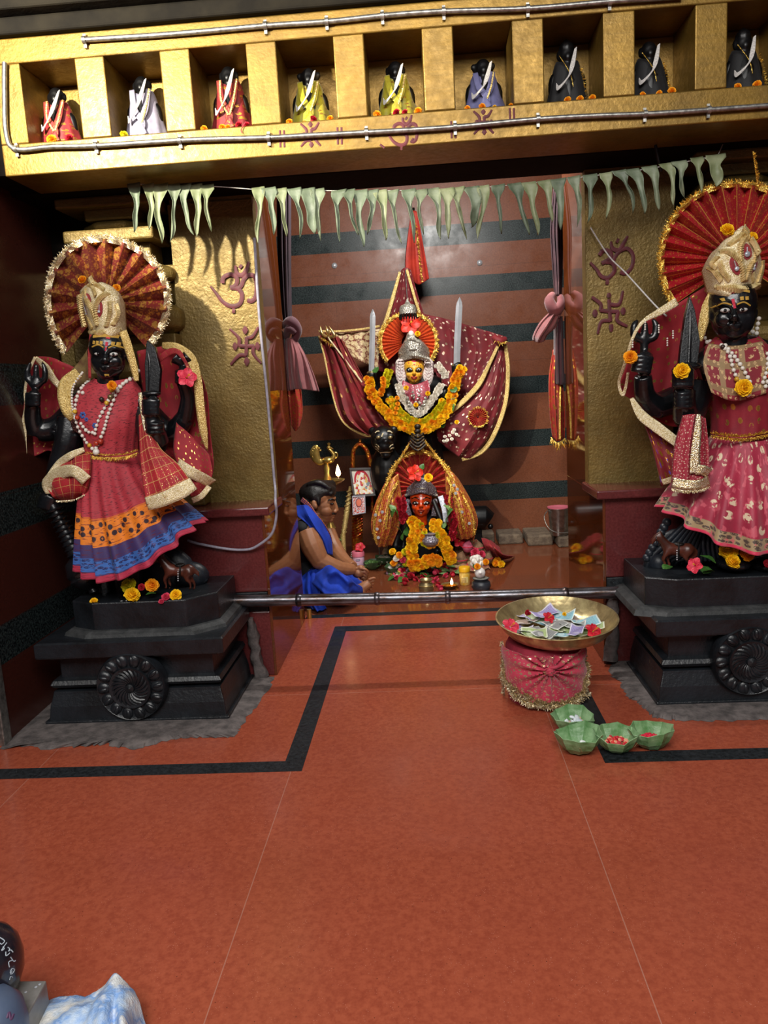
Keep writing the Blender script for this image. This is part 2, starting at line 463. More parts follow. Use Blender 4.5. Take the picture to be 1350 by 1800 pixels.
for sgn, side in ((-1, 'left'), (1, 'right')):
    xo = -1.57 if sgn < 0 else 2.2
    a, b = sorted((sgn*(XW+.012), xo))
    S('wall_front_'+side, MB().box(a, b, 3.36, 3.87, 0, 2.9), mDARKW, smooth=False)
    a, b = sorted((sgn*XW, sgn*(XW+.012)))
    S('wall_passage_'+side, MB().box(a, b, 3.1, 3.88, .0, .70).box(a, b, 3.362, 3.88, .70, 2.9), mSIDE, smooth=False, bevel=.002)
# curb of broken stone along the back wall
mb = MB()
for k in range(7):
    a = .28+k*.2; w = .19
    y0 = 5.60-.30*(a-.28)/.7
    mb.box(a, a+w-.012, max(y0, 5.0)+random.uniform(-.01, .01), 5.749, .0, .075+random.uniform(-.008, .01))
S('trim_8', mb, M('rough sandstone', '7a6a58', '5a4c40', 22, .9, bump=(35, .9, .01)), smooth=False, bevel=.012)
# wall studs
for k, (px, py) in enumerate(((588, 467), (843, 462))):
    q = P(px, py, 5.75); mb = MB(); mb.lathe(q+V((0, 0, 0)), [(.018, .0), (.02, .006), (.014, .012), (.008, .016), (0, .017)], 16, Matrix.Rotation(pi/2, 3, 'X'))
    mb.build('mirror_stud', mCHROME, label='round steel stud on the back wall %s the red flag' % ('left of' if k == 0 else 'right of'), cat='stud')
# ---------------------------------------------------------------- pillars
def strokes_px(name, parent, segs, Y, off=.001):
    mb = MB()
    for pts, w in segs: stroke(mb, [P(x, y, Y) for x, y in pts], [q*K(Y) for q in (w if isinstance(w, list) else [w])], off=off)
    return mb.build(name, mPAINT, parent)
def om_segs(f, w):
    t = lambda L: [f(*p) for p in L]
    return [(t([(805, 700), (812, 668), (850, 650), (885, 668), (882, 708), (850, 728)]), w), (t([(850, 724), (890, 730), (915, 762), (908, 808), (880, 828), (840, 825), (800, 798), (770, 758), (738, 718)]), [w*1.1, w, w, w*.5]),
            (t([(892, 735), (912, 712), (925, 680), (950, 655), (985, 660), (998, 710), (994, 770), (972, 800), (946, 796)]), w), (t([(878, 600), (885, 642), (915, 655), (940, 625), (954, 578)]), [w*.6, w, w*1.1, w, w*.5]),
            (t([(902, 600), (914, 612)]), w), (t([(860, 856), (877, 857)]), w*1.1)]
def sw_segs(f, w):
    t = lambda L: [f(*p) for p in L]
    return [(t([(943, 1003), (942, 1055), (940, 1108)]), w), (t([(898, 1052), (942, 1055), (987, 1053)]), w), (t([(943, 1006), (976, 1000), (1010, 946)]), [w, w, w*.6]), (t([(984, 1052), (982, 1098), (1026, 1152)]), [w, w, w*.6]),
            (t([(940, 1106), (900, 1108), (852, 1160)]), [w, w, w*.6]), (t([(900, 1053), (898, 1008), (848, 958)]), [w, w, w*.6]),
            (t([(936, 942), (935, 964), (935, 987)]), [w*.5, w*1.7, w*.5]), (t([(944, 1117), (944, 1142), (944, 1167)]), [w*.6, w*1.7, w*.3]), (t([(877, 1034), (878, 1056), (879, 1078)]), [w*.5, w*1.6, w*.5]), (t([(1004, 1032), (1005, 1055), (1007, 1078)]), [w*.5, w*1.6, w*.5])]
def affine(src, dst, sx, sy=None, sh=0.0):
    sy = sy or sx
    return lambda x, y: (dst[0]+(x-src[0])*sx+(y-src[1])*sh, dst[1]+(y-src[1])*sy)
YG = 3.28
for sgn, side in ((-1, 'left'), (1, 'right')):
    t = thing('stone_pillar', 'gold painted stone pillar behind the %s black idol, with carved bracket column' % ('left-hand' if sgn < 0 else 'right-hand'), 'pillar', (sgn*.95, 3.2, 0), 'gilded pillars flanking the sanctum')
    x = lambda a: sgn*a
    def bx(x0, x1, *r):
        a, b = sorted((sgn*x0, sgn*x1)); return (a, b)+r
    mb = MB().box(*bx(.70, 1.42, 3.1, 3.355, .37, .70)); mb.box(*bx(.70, 1.42, 3.1, 3.355, 0, .285))
    mb.build('granite_base', mMAROON, t, smooth=False, bevel=.006)
    MB().box(*bx(.704, 1.42, 3.098, 3.355, .286, .369)).build('black_plinth', mBAND, t, smooth=False, bevel=.003)
    MB().box(*bx(.66, 1.45, 3.06, 3.36, .70, .735)).build('capping_slab', mMAROON, t, smooth=False, bevel=.006)
    # shaft: one bumpy slab face
    mb = MB(); rows = []
    for j in range(25):
        z = .735+j*(1.98-.735)/24; rows.append([V((x(a), YG+.006*noise.noise(V((a*9, z*6, sgn))), z)) for a in [.675+k*.05 for k in range(8)]])
    mb.grid(rows if sgn > 0 else [r[::-1] for r in rows]); mb.box(*bx(.675, 1.02, YG+.012, 3.36, .735, 2.0))
    mb.build('shaft', mGOLDP, t, smooth=True)
    # carved stepped column, square bands and octagonal bulges
    xc = -1.238 if sgn < 0 else 1.262
    mb = MB()
    def sq(z0, z1, hw, d=.10): mb.box(xc-hw, xc+hw, YG-d, YG+.1, z0, z1)
    def octo(z0, z1, hw, d=.12):
        zc = (z0+z1)/2; e = (z1-z0)*.22
        mb.lathe((xc, YG+.05, 0), [(hw*.86, z0), (hw*1.06, z0+e), (hw*1.08, zc), (hw*1.06, z1-e), (hw*.86, z1)], 8, ph=pi/8)
    sq(1.96, 2.0, .20, .14); sq(1.918, 1.965, .105, .09); octo(1.875, 1.92, .15); sq(1.829, 1.878, .185, .13); sq(1.74, 1.83, .145, .06)
    octo(1.67, 1.742, .225); sq(1.585, 1.67, .2, .07); octo(1.46, 1.585, .245); sq(1.36, 1.46, .22, .08); octo(1.26, 1.36, .27); sq(.95, 1.26, .2, .05); octo(.83, .95, .25); sq(.735, .83, .28, .09)
    if sgn < 0: sq(1.35, 1.75, .33, -.03)
    mb.build('carved_bracket', mGOLDP, t, smooth=False, bevel=.008)
    if sgn < 0:
        f = affine((868, 760), (410.5, 516.5), 1/3.214)
        strokes_px('painted_om', t, om_segs(f, 7.2), YG-.008)
        f = affine((942, 1055), (433, 608.5), 1/3.214)
        strokes_px('painted_swastika', t, sw_segs(f, 6), YG-.008)
    else:
        q = lambda L: [(1030+a/4.09, 280+b/4.09) for a, b in L]
        om = [(q([(95, 690), (125, 655), (170, 662), (182, 700), (150, 728), (112, 748)]), 6.6), (q([(130, 735), (190, 745), (205, 800), (160, 850), (110, 840), (75, 790), (30, 742)]), [7, 6.6, 6, 4]), (q([(190, 745), (215, 690), (250, 655), (300, 642), (338, 690), (330, 770), (285, 818), (245, 810)]), 6), (q([(178, 590), (192, 640), (240, 652), (272, 600), (300, 552)]), [4, 7, 7, 4]), (q([(218, 580), (236, 590)]), 7), (q([(140, 882), (165, 882)]), 8)]
        sw = [(q([(165, 1005), (170, 1090), (176, 1165)]), 6), (q([(100, 1085), (170, 1092), (238, 1095)]), 6), (q([(166, 1040), (238, 1040), (266, 945)]), [6, 6, 4]), (q([(232, 1095), (226, 1160), (298, 1200)]), [6, 6, 4]), (q([(175, 1158), (110, 1168), (84, 1255)]), [6, 6, 4]), (q([(104, 1085), (105, 1040), (42, 990)]), [6, 6, 5]), (q([(165, 960), (165, 978), (166, 995)]), [4, 8, 5]), (q([(180, 1185), (181, 1212), (182, 1240)]), [6, 8, 3]), (q([(64, 1080), (65, 1107), (66, 1135)]), [4, 9.5, 4]), (q([(266, 1065), (267, 1090), (268, 1117)]), [4, 9.5, 4])]
        strokes_px('painted_om', t, om, YG-.008); strokes_px('painted_swastika', t, sw, YG-.008)
# ---------------------------------------------------------------- niche beam
t = thing('niche_beam', 'gold painted beam over the sanctum with a row of square niches', 'beam', (-.2, 2.93, 2.0))
NX = [-1.345+.2985*i for i in range(11)]; NW = .195; NZ0, NZ1 = 2.105, 2.365
mb = MB(); XB0, XB1 = -1.445, 1.9; YB0, YB1 = 2.8, 3.055
mb.box(XB0, XB1, YB0, YB1, 2.0, NZ0); mb.box(XB0, XB1, YB0, YB1, NZ1, 2.445); mb.box(XB0, XB1, 3.03, YB1, NZ0, NZ1)
ed = [XB0]
for a in NX: ed += [a, a+NW]
ed.append(XB1)
for i in range(0, len(ed), 2): mb.box(ed[i], ed[i+1], YB0, 3.03, NZ0, NZ1)
mb.build('beam_body', mGOLD, t, smooth=False, bevel=.004)
mb = MB().box(XB0-.02, 2.0, 2.77, 3.055, 2.446, 2.50); mb.box(XB0-.02, 2.0, 2.72, 3.055, 2.501, 2.56); mb.build('cornice', M('dark cornice', '1f1b14', '14110d', 9, .85, spec=.15, bump=(30, .3, .004)), t, smooth=False, bevel=.008)  # cornice in one plain dark tone
S('wall_upper', MB().box(-1.57, 2.2, 2.78, 3.055, 2.57, 3.4).box(-1.57, -1.447, 2.86, 3.055, 2.02, 2.57), mDARKW, smooth=False)  # second box is added filler, keeps the gap left of the beam dark
f = affine((942, 1055), (548, 240), .2, .2, .0); strokes_px('painted_swastika', t, sw_segs(affine((942, 1055), (547, 237), .20), 5), YB0)
strokes_px('painted_om', t, om_segs(affine((875, 720), (707, 232), .21), 5.5), YB0)
strokes_px('painted_swastika', t, sw_segs(affine((942, 1055), (851, 215), .2), 5), YB0)
for xx, yy in ((495, 244), (596, 239), (796, 228), (899, 205)):
    strokes_px('painted_stroke', t, [([(xx-3, yy-15), (xx-2, yy+15)], 3.5), ([(xx+4, yy-15), (xx+5, yy+15)], 3.5)], YB0)
strokes_px('painted_stroke', t, [([(668, 254), (676, 260)], 3.5), ([(722, 250), (727, 243)], 3.5)], YB0)
mb = MB()
# conduits with saddles
def conduit(pts, clips, label):
    t = thing('conduit_pipe', label, 'pipe', P(pts[0][0], pts[0][1], 2.78))
    w = [P(x, y, 2.785) for x, y in pts]
    MB().tube(w, .0085, 10, 6).build('pipe', mSTEEL, t)
    for x, y in clips:
        q = P(x, y, 2.785); m = MB(); m.tube([q-V((.006, 0, 0)), q+V((.006, 0, 0))], .0125, 12); m.obox(q+V((0, .007, -.012)), (.005, 0, 0), (0, .004, 0), (0, 0, .012)); m.obox(q+V((0, .007, .01)), (.005, 0, 0), (0, .004, 0), (0, 0, .01))
        m.build('pipe_saddle', mSTEEL, t)
conduit([(8, 110), (8, 160), (11, 235), (28, 262), (90, 258), (170, 256), (330, 246), (470, 242), (545, 238), (640, 233), (790, 224), (940, 210), (1040, 204), (1145, 200), (1250, 193), (1400, 182)],
        [(28, 262), (168, 256), (316, 247), (472, 242), (644, 232), (800, 223), (946, 209), (1134, 200), (1246, 193)], 'grey conduit pipe running along the beam below the niches')
conduit([(145, 70), (300, 60), (470, 45), (575, 38), (680, 27), (780, 20), (930, 15), (1070, 3), (1200, -6)], [(148, 70), (466, 45), (574, 38), (672, 28), (780, 20), (928, 15), (1072, 3)], 'grey conduit pipe running along the beam above the niches')
# lamp holder stub and brackets under the soffit are left in the dark lintel
MB().tube([P(1152, 255, 3.0), P(1158, 285, 3.0), P(1162, 300, 3.02)], .006, 8).build('iron_hook', mBLACK, label='small dark iron hook under the beam above the right pillar', cat='hook')
# cement skirts around the pedestals
def patch(name, front, back, seed):
    rnd = random.Random(seed); pts = []
    for i in range(len(front)-1):
        a = G(*front[i]); b = G(*front[i+1])
        for k in range(10):
            q = a.lerp(b, k/10); pts.append(q+V((rnd.uniform(-.008, .008), rnd.uniform(-.01, .01), 0)))
    pts += [G(*p) for p in back]
    mb = MB(); n = len(pts); c = sum(pts, V((0, 0, 0)))/n
    vs = [V((p.x, p.y, .001)) for p in pts]+[c.lerp(p, .9)+V((0, 0, .010)) for p in pts]+[c+V((0, 0, .012))]
    mb.add(vs, [(i, (i+1) % n, n+(i+1) % n, n+i) for i in range(n)]+[(n+i, n+(i+1) % n, 2*n) for i in range(n)])
    return S(name, mb, mCEM)
patch('trim_9', [(0, 1318), (30, 1310), (80, 1318), (150, 1312), (185, 1308), (235, 1319), (300, 1300), (345, 1296), (412, 1296), (425, 1275), (470, 1215), (485, 1187)], [(440, 1187), (300, 1200), (110, 1200)], 3)
patch('trim_10', [(1072, 1150), (1072, 1185), (1090, 1200), (1100, 1222), (1130, 1242), (1150, 1262), (1195, 1268), (1290, 1268), (1350, 1266), (1480, 1262)], [(1480, 1180), (1300, 1170), (1110, 1140)], 5)
# rough cement seams where the pedestals meet the passage walls
for i, (x, pts) in enumerate(((0, [(440, 1085), (446, 1120), (452, 1160), (462, 1190)]), (1, [(1080, 1050), (1077, 1080), (1076, 1120), (1072, 1160)]))):
    mb = MB(); mb.tube([P(a, b, 3.085) for a, b in pts], [.018, .022, .026, .03], 10, 4)
    for k in range(len(mb.v)): mb.v[k] += V((1, .3, .5))*.014*noise.noise(mb.v[k]*28)
    S('trim_%d' % (11+i), mb, mCEM)
# ---------------------------------------------------------------- flowers and leaves (one mesh of each kind, copied)
def marigold_mesh(name, c1, c2, seed, rings=7):
    rnd = random.Random(seed); mb = MB(); mb.ell((0, 0, -.15), (.62, .62, .55), 10, 6)
    for i in range(rings):
        ph = radians(8+i*15); cnt = int(5+17*sin(min(ph, pi/2)))
        for k in range(cnt):
            a = 2*pi*(k+rnd.uniform(-.25, .25))/cnt+i*.7; r = rnd.uniform(.86, 1.06)
            d = V((sin(ph)*cos(a), sin(ph)*sin(a), cos(ph)*.8)); t = V((-sin(a), cos(a), 0)); u = d.cross(t)
            b = d*.5; w = .17*rnd.uniform(.8, 1.3)
            mb.add([b-t*w*.5, b+t*w*.5, d*r*.92+t*w*1.25+u*.03, d*r+u*.1, d*r*.92-t*w*1.25-u*.02], [(0, 1, 2, 3, 4)])
    s = NT(name); f = s.maprange(s.noise(3, 3), .3, .7); s.set(col=s.mix(f, hx(c1), hx(c2)), rough=.7)
    o = mb.build(name, s.m, org=(0, 0, 0), smooth=False); me = o.data; bpy.data.objects.remove(o); return me
MG = {'yellow': [marigold_mesh('yellow marigold %d' % i, 'fcd40c', 'f4b802', i) for i in range(2)], 'orange': [marigold_mesh('orange marigold %d' % i, 'fab20c', 'ee9206', 5+i) for i in range(2)],
      'lemon': [marigold_mesh('lemon marigold', 'e8dc10', 'c2b400', 9)], 'red': [marigold_mesh('crimson blossom', 'd01830', '8c0c22', 12, 5)], 'pink': [marigold_mesh('pink blossom', 'e84a6a', 'b82444', 14, 5)],
      'white': [marigold_mesh('white blossom', 'fffaf0', 'ece4d4', 15, 6)]}
def petal_mesh(name, c1, c2, stamen=True):
    mb = MB()
    for k in range(5):
        a = 2*pi*k/5; rows = []
        for j in range(6):
            v = j/5; L = .1+.95*v; wd = .48*sin(pi*min(1, .12+v*.8))**.8; h = .55*v-.5*v*v
            rows.append([V((cos(a)*L-sin(a)*x*wd, sin(a)*L+cos(a)*x*wd, h+.08*sin(5*x+k+4*v)*v+.12*x*x)) for x in (-1, -.5, 0, .5, 1)])
        mb.grid(rows)
    mb.m = 1
    if stamen:
        mb.tube([(0, 0, 0), (.05, .02, .4), (.12, .05, .85)], [.05, .04, .05], 6, 4)
        for k in range(8): mb.ell((.12+.08*cos(k), .05+.08*sin(k*2), .65+.03*k), .045, 6, 4)
    o = mb.build(name, [M(name, c1, c2, 4, .55), M('stamen', 'f0b020', 'd08010', 5, .6)], org=(0, 0, 0)); me = o.data; bpy.data.objects.remove(o); return me
HIB = petal_mesh('hibiscus red', 'e02438', 'a80c20'); HIBO = petal_mesh('hibiscus orange red', 'ee3a20', 'c41c10'); HIBP = petal_mesh('hibiscus pink red', 'f0445c', 'c42440')
def leaf_mesh(name, c1, c2, wd=.42, curl=.25):
    mb = MB(); rows = []
    for j in range(9):
        v = j/8; w = wd*sin(pi*v**.8)**.9+.004
        rows.append([V((x*w, v, -curl*v*v+.22*abs(x)*w+.02*sin(9*v+3*x))) for x in (-1, -.5, 0, .5, 1)])
    mb.grid(rows)
    o = mb.build(name, M(name, c1, c2, 6, .42), org=(0, 0, 0), solid=.0); me = o.data; bpy.data.objects.remove(o); return me
LEAF = leaf_mesh('fresh green leaf', '4a7a34', '2c5420'); LEAFL = leaf_mesh('pale green leaf', '7c9a62', '557a44', .36); LEAFD = leaf_mesh('dark basil leaf', '2c5a2a', '18401c', .4)
def flower(kind, px, py, Y, r, label, group=None, face=None, name=None, cat='flower', z=None):
    """a loose blossom; r in pixels at its depth"""
    mesh = {'hibiscus': HIB, 'hibiscus_orange': HIBO, 'hibiscus_pink': HIBP}.get(kind) or random.choice(MG[kind])
    q = P(px, py, Y) if z is None else V((*G(px, py, z).xy, z))
    rot = face if face else (radians(random.uniform(35, 75)), random.uniform(-.3, .3), random.uniform(-.5, .5))
    return inst(mesh, name or ('hibiscus_flower' if 'hib' in kind else 'marigold_flower' if kind in ('yellow', 'orange', 'lemon') else 'blossom'), q, rot, r*K(Y), None, label, cat, group)
def leaf(px, py, Y, L, label, rot, mesh=None, group=None, name='green_leaf'):
    return inst(mesh or LEAF, name, P(px, py, Y), rot, L*K(Y), None, label, 'leaf', group)
# ---------------------------------------------------------------- idol building blocks
class Idol:
    def __init__(s, Yc): s.Y = Yc; s.k = K(Yc)*.99
    def p(s, x, y, d=0.0): return P(x, y, s.Y+d)
    def L(s, pts): return [s.p(*q) for q in pts]
def head_map(I, cx, cy, W, yaw=0., dy=0., tilt=0., nod=0.):
    def f(u, v, d):
        u, d = u*cos(yaw)+d*sin(yaw), -u*sin(yaw)+d*cos(yaw)
        v, d = v*cos(nod)+d*sin(nod), d*cos(nod)-v*sin(nod)
        u, v = u*cos(tilt)-v*sin(tilt), u*sin(tilt)+v*cos(tilt)
        return I.p(cx+u*W, cy+v*W, dy-d*W*I.k)
    return f
def add_head(mb, f, r, neck=True, ears=True, fat=0.):
    """r: metres per head unit"""
    E = lambda u, v, d, a, b, c: mb.ell(f(u, v, d), (a*r, c*r, b*r), 18, 12)
    T = lambda pts, rr, n=10: mb.tube([f(*q) for q in pts], [x*r for x in rr], n, 4)
    E(0, -.35, 0, 1.0, 1.0, 1.0); E(0, .4, .12, .80+fat, .85, .80); E(0, .98, .55, .30+fat, .24, .28)
    for s in (-1, 1):
        E(s*.47, .32, .55, .36, .36, .34); E(s*.13, .33, 1.04, .10, .08, .10)
        T([(s*.75, -.26, .55), (s*.45, -.42, .86), (s*.1, -.30, .95)], [.09, .10, .09])
        if ears: E(s*1.0, .1, -.05, .11, .34, .2)
    T([(0, -.32, .92), (0, 0, 1.08), (0, .26, 1.22)], [.09, .12, .16]); E(0, .28, 1.16, .16, .13, .15)
    E(-.12, .60, .93, .19, .07, .12); E(.12, .60, .93, .19, .07, .12); E(0, .74, .90, .22, .09, .13)
    if neck: T([(0, .7, 0), (0, 1.25, -.08), (0, 1.9, -.12)], [.58, .55, .62], 14)
def eyes(parent, f, r, cw, cp, sz=(.23, .115), line=None, x=.40, v=-.08):
    for s in (-1, 1):
        MB().ell(f(s*x, v, .875), (sz[0]*r, .13*r, sz[1]*r), 14, 8).build('eye_white', cw, parent)
        MB().ell(f(s*x, v, .975), (sz[1]*.72*r, .05*r, sz[1]*.75*r), 12, 8).build('pupil', cp, parent)
def fist(mb, p, x, y, d, r, k, ang=0.):
    """closed hand: palm, four stacked bent fingers in front, thumb across"""
    mb.ell(p(x, y, d), (r*k*.95, r*k*.8, r*k*1.05), 12, 8)
    for j in range(4):
        v = (-.72+.48*j)*r; ca, sa = cos(ang), sin(ang)
        q = [(-.95, v*1.0, .2), (-.8, v, -.75), (0, v, -1.0), (.75, v, -.75), (.8-.08*j, v, -.1)]
        mb.tube([p(x+a*r*ca-b*sa, y+a*r*sa+b*ca, d+c*r*k) for a, b, c in q], [.26*r*k]*4+[.2*r*k], 8, 4)
    q = [(.7, -.9, .1), (.3, -1.15, -.6), (-.35, -1.0, -.95)]
    mb.tube([p(x+a*r*cos(ang)-b*r*sin(ang), y+a*r*sin(ang)+b*r*cos(ang), d+c*r*k) for a, b, c in q], [.3*r*k, .27*r*k, .2*r*k], 8, 4)
def fan(I, parent, cx, cy, d, r0, rx, ry, a0, a1, n, mat, amp, fr_mat, fr_len, tip=0.06, lean=.0, wob=.0, mesh_name='pleated_fan'):
    mb = MB(); rows = []; N = n*4
    def pt(a, t, z=0.):
        R = (r0/((rx+ry)/2)+(1-r0/((rx+ry)/2))*t); wv = 1+wob*sin(3*a+1)
        return I.p(cx+rx*R*cos(a)*wv, cy-ry*R*sin(a)*wv, d+lean*R+z)
    for j in range(13):
        t = j/12; row = []
        for k in range(N+1):
            a = radians(a0+(a1-a0)*k/N); tri = abs(((k/4) % 1)*2-1)*2-1
            row.append(pt(a, t, -amp*tri*(.25+.75*t)))
        rows.append(row)
    mb.grid(rows); f = mb.build(mesh_name, mat, parent, smooth=False, solid=.0012)
    mb = MB()
    rim = [pt(radians(a0+(a1-a0)*k/60), 1., -amp*.4) for k in range(61)]
    c = I.p(cx, cy, d)
    mb.m = 0; rr = []
    for k in range(61):
        q = rim[k]; di = (q-c).normalized(); rr.append([q-di*tip*I.k*rx*.55+V((0, -.003, 0)), q+V((0, -.008-amp*.3*sin(k*1.9), 0)), q+di*tip*I.k*rx*.5+V((0, -.003, 0))])
    mb.grid(rr)
    for k in range(60): fringe(mb, [rim[k], rim[k+1]], fr_len*1.25, .0014 if I.Y < 3.5 else .003, up=(rim[k]-c), spread=.6, w=.0016*I.Y/2.8, sm=0)
    mb.build('tinsel_border', fr_mat, parent, smooth=False)
    return f
def crown(I, parent, base, mid, top, d, bulge, mat, chev=(), gems=(), gem_mat=None, rope_mat=None, stone_mat=None):
    n = 24
    def row(pts, b): 
        o = []
        for i in range(n+1):
            s = i/n*(len(pts)-1); j = min(int(s), len(pts)-2); t = s-j; x = pts[j][0]*(1-t)+pts[j+1][0]*t; y = pts[j][1]*(1-t)+pts[j+1][1]*t
            q = 2*i/n-1; o.append(I.p(x, y, d-b*(1-q*q)))
        return o
    rb, rm, rt = row(base, bulge), row(mid, bulge*1.05), row(top, bulge*.7); rows = []
    for j in range(9): rows.append([rb[i].lerp(rm[i], j/8) for i in range(n+1)])
    for j in range(1, 9): rows.append([rm[i].lerp(rt[i], j/8) for i in range(n+1)])
    mb = MB(); mb.grid(rows); tr = bvh(mb); cr = mb.build('crown', mat, parent, solid=.006)
    def drop(x, y, o=.004):
        h, nn = hit(tr, I.p(x, y, d)); return (h if h else I.p(x, y, d-bulge*.8))-V((0, o, 0))
    mb = MB()
    for pts, w in chev:
        path = smooth_path([drop(*q) for q in pts], 8) if len(pts) > 2 else [drop(*pts[0]).lerp(drop(*pts[1]), i/10) for i in range(11)]
        mb.tube([q_+V((0, -w*I.k*.5, 0)) for q_ in path], w*I.k*.8, 8)
        L = 0
        for i in range(len(path)-1):           # twisted cord bulges
            t = (path[i+1]-path[i]).normalized(); s = t.cross(V((0, -1, 0)))
            mb.tube([path[i]-s*w*I.k*1.3+V((0, -w*I.k*.6, 0)), path[i]+t*w*I.k*.6+V((0, -w*I.k*1.7, 0)), path[i]+s*w*I.k*1.3+t*w*I.k*1.2+V((0, -w*I.k*.6, 0))], w*I.k*.42, 5)
    if chev: mb.build('corded_trim', rope_mat, cr)
    if gems:
        for (x, y, w, h, rot) in gems:
            g = MB(); j = MB(); ln = MB()
            c = drop(x, y, .005); pts = []
            for i in range(12):
                a = 2*pi*i/12; q = cos(a)*w, sin(a)*h*(1 if abs(sin(a)) > .9 else .95)
                pts.append(drop(x+q[0]*cos(rot)-q[1]*sin(rot), y+q[0]*sin(rot)+q[1]*cos(rot), .006))
            g.add(pts+[c+V((0, -.003, 0))], [(i, (i+1) % 12, 12) for i in range(12)])
            j.ell(drop(x-sin(rot)*h*.35, y+cos(rot)*h*.35, .010), (w*.42*I.k, .004, w*.42*I.k), 10, 6); ln.tube([drop(x+sin(rot)*h*.5, y-cos(rot)*h*.5, .009), drop(x-sin(rot)*h*.2, y+cos(rot)*h*.2, .009)], .0018, 6)
            gg = g.build('red_inlay', gem_mat, cr); j.build('glass_stone', stone_mat, gg); ln.build('silver_pin', mCHROME, gg)
    return cr, drop
def beads(I, label, cat, strands, r, tree=None, lift=.006, group=None, name='bead_necklace', extra=(), every=2.05):
    """beads in a row on the surface below; pixels in, real spheres out"""
    first = I.p(*strands[0][0]); t = thing(name, label, cat, first, group)
    proto = MB().ell((0, 0, 0), 1, 10, 7); me0 = proto.build('bead', mWHITE, org=(0, 0, 0)); me = me0.data; bpy.data.objects.remove(me0)
    cols = {}
    for st in strands:
        path = smooth_path([I.p(*q) for q in st], 16); dd = 0; last = None
        strpts = []
        for i in range(len(path)):
            q = path[i]
            if tree:
                h, nn = hit(tree, q)
                if h: q = h-V((0, lift, 0))
            strpts.append(q)
            if last is None or (q-last).length >= r*I.k*every:
                o = inst(me, 'bead', q, (0, 0, 0), r*I.k*random.uniform(.85, 1.1), t); last = q
        MB().tube(strpts[::4]+[strpts[-1]], .0008, 5).build('string', mTHREAD, t)
    for (x, y, rr, c) in extra:
        q = I.p(x, y); h, nn = hit(tree, q) if tree else (q, 0)
        if h: q = h-V((0, lift+.004, 0))
        MB().ell(q, rr*I.k, 10, 7).build('coloured_bead', c, t)
    return t
mYB = M('yellow bead', 'dcb43a', 'b88a1c', 60, .35); mRB = M('red bead', 'c8442a', '962a1c', 60, .35); mDB = M('dark seed bead', '3a241c', '20120e', 60, .4)
mEYE = M('painted eye white', 'd4d2cc', 'b0aeaa', 60, .3); mPUP = M('painted pupil', '08080a', '141214', 60, .2)
mTILAK = M('sandal paste yellow', 'c8a044', 'a47a28', 80, .7); mKUM = M('vermilion paste', 'd2324a', 'a81c34', 80, .75)
mREDVEL = M('red velvet inlay', '9c1a26', '74101a', 80, .6, sheen=.4); mGLASS = M('clear glass stone', 'c8ccd4', '9aa0aa', 30, .08, .3)
mDUP = cloth('red dupatta with gold sprigs', 'a01f2a', '821722', 14, .75, [(9, 11, .16, 'c8a050', 1, .42)])
mDUPNET = cloth('red net sash with gold lattice', 'b3222c', '8c1822', 14, .7, [(22, 22, .09, 'd8b870', 1)], stripes=[(0, 7, .05, 'd0a860'), (1, 8, .05, 'd0a860')])
mIKAT = cloth('red ikat bodice', 'b83640', '9c2a34', 10, .7, weave=(1, 45, 70, '3c0c16'))
mSKL = cloth('ikat skirt with orange and blue border', 'b22f3c', '962430', 10, .7, bands=[(.50, 'c8601c'), (.515, 'e07c10'), (.715, '2c2a60'), (.81, '22306c'), (.82, '2468b4'), (.915, '22306c'), (.925, 'b02a48')],
             weave=(1, 55, 90, '5a1020'), motifs=[(44, 13, .3, '2c1420', 0, .3, .53, .70), (80, 40, .4, '16245c', 0, .4, .82, .9)])
mSKR = cloth('crimson silk skirt with beige border', 'b02444', '8c1834', 8, .55, bands=[(.84, '8c7a58'), (.845, 'a4906a'), (.95, 'd83458')], weave=(1, 60, 8, 'd05a6a'), motifs=[(26, 6, .26, 'dcc8a8', 0, .46, .0, .82), (70, 22, .42, '4c3c34', 0, .4, .845, .945)], sheen=.3)
mBODR = cloth('crimson bodice with gold sprigs', '96202f', '781626', 12, .6, [(16, 9, .2, 'c89a4a', 1, .4)])
mBODRP = cloth('patchwork neck panel', '8c2430', '741a26', 5, .7, [(12, 8, .3, 'c8a878', 0, .45)], stripes=[(0, 3.5, .3, '9c8660'), (1, 2.6, .3, '8c7650')])
mFANL = cloth('red gold brocade fan', '7c2420', '5a1815', 10, .5, [(26, 5, .40, 'c08c40', 1, .45), (70, 15, .3, 'b07830', 1, .48)], metal_motif=.5)
mFANR = cloth('red lame fan with gold folds', 'b81826', '8a0e1a', 10, .42, [(90, 9, .34, 'e0b040', 1, .55), (60, 24, .22, 'e8a838', 1, .55)], metal_motif=.5, stripes=[(0, 22, .06, 'd8a840')])
mFANC = cloth('orange red tissue fan', 'd24a22', 'a82c18', 10, .42, [(90, 16, .25, 'f0b840', 1, .45)])
mROPE = M('twisted gilt cord', 'f0dca4', 'c4a868', 60, .35, .4)
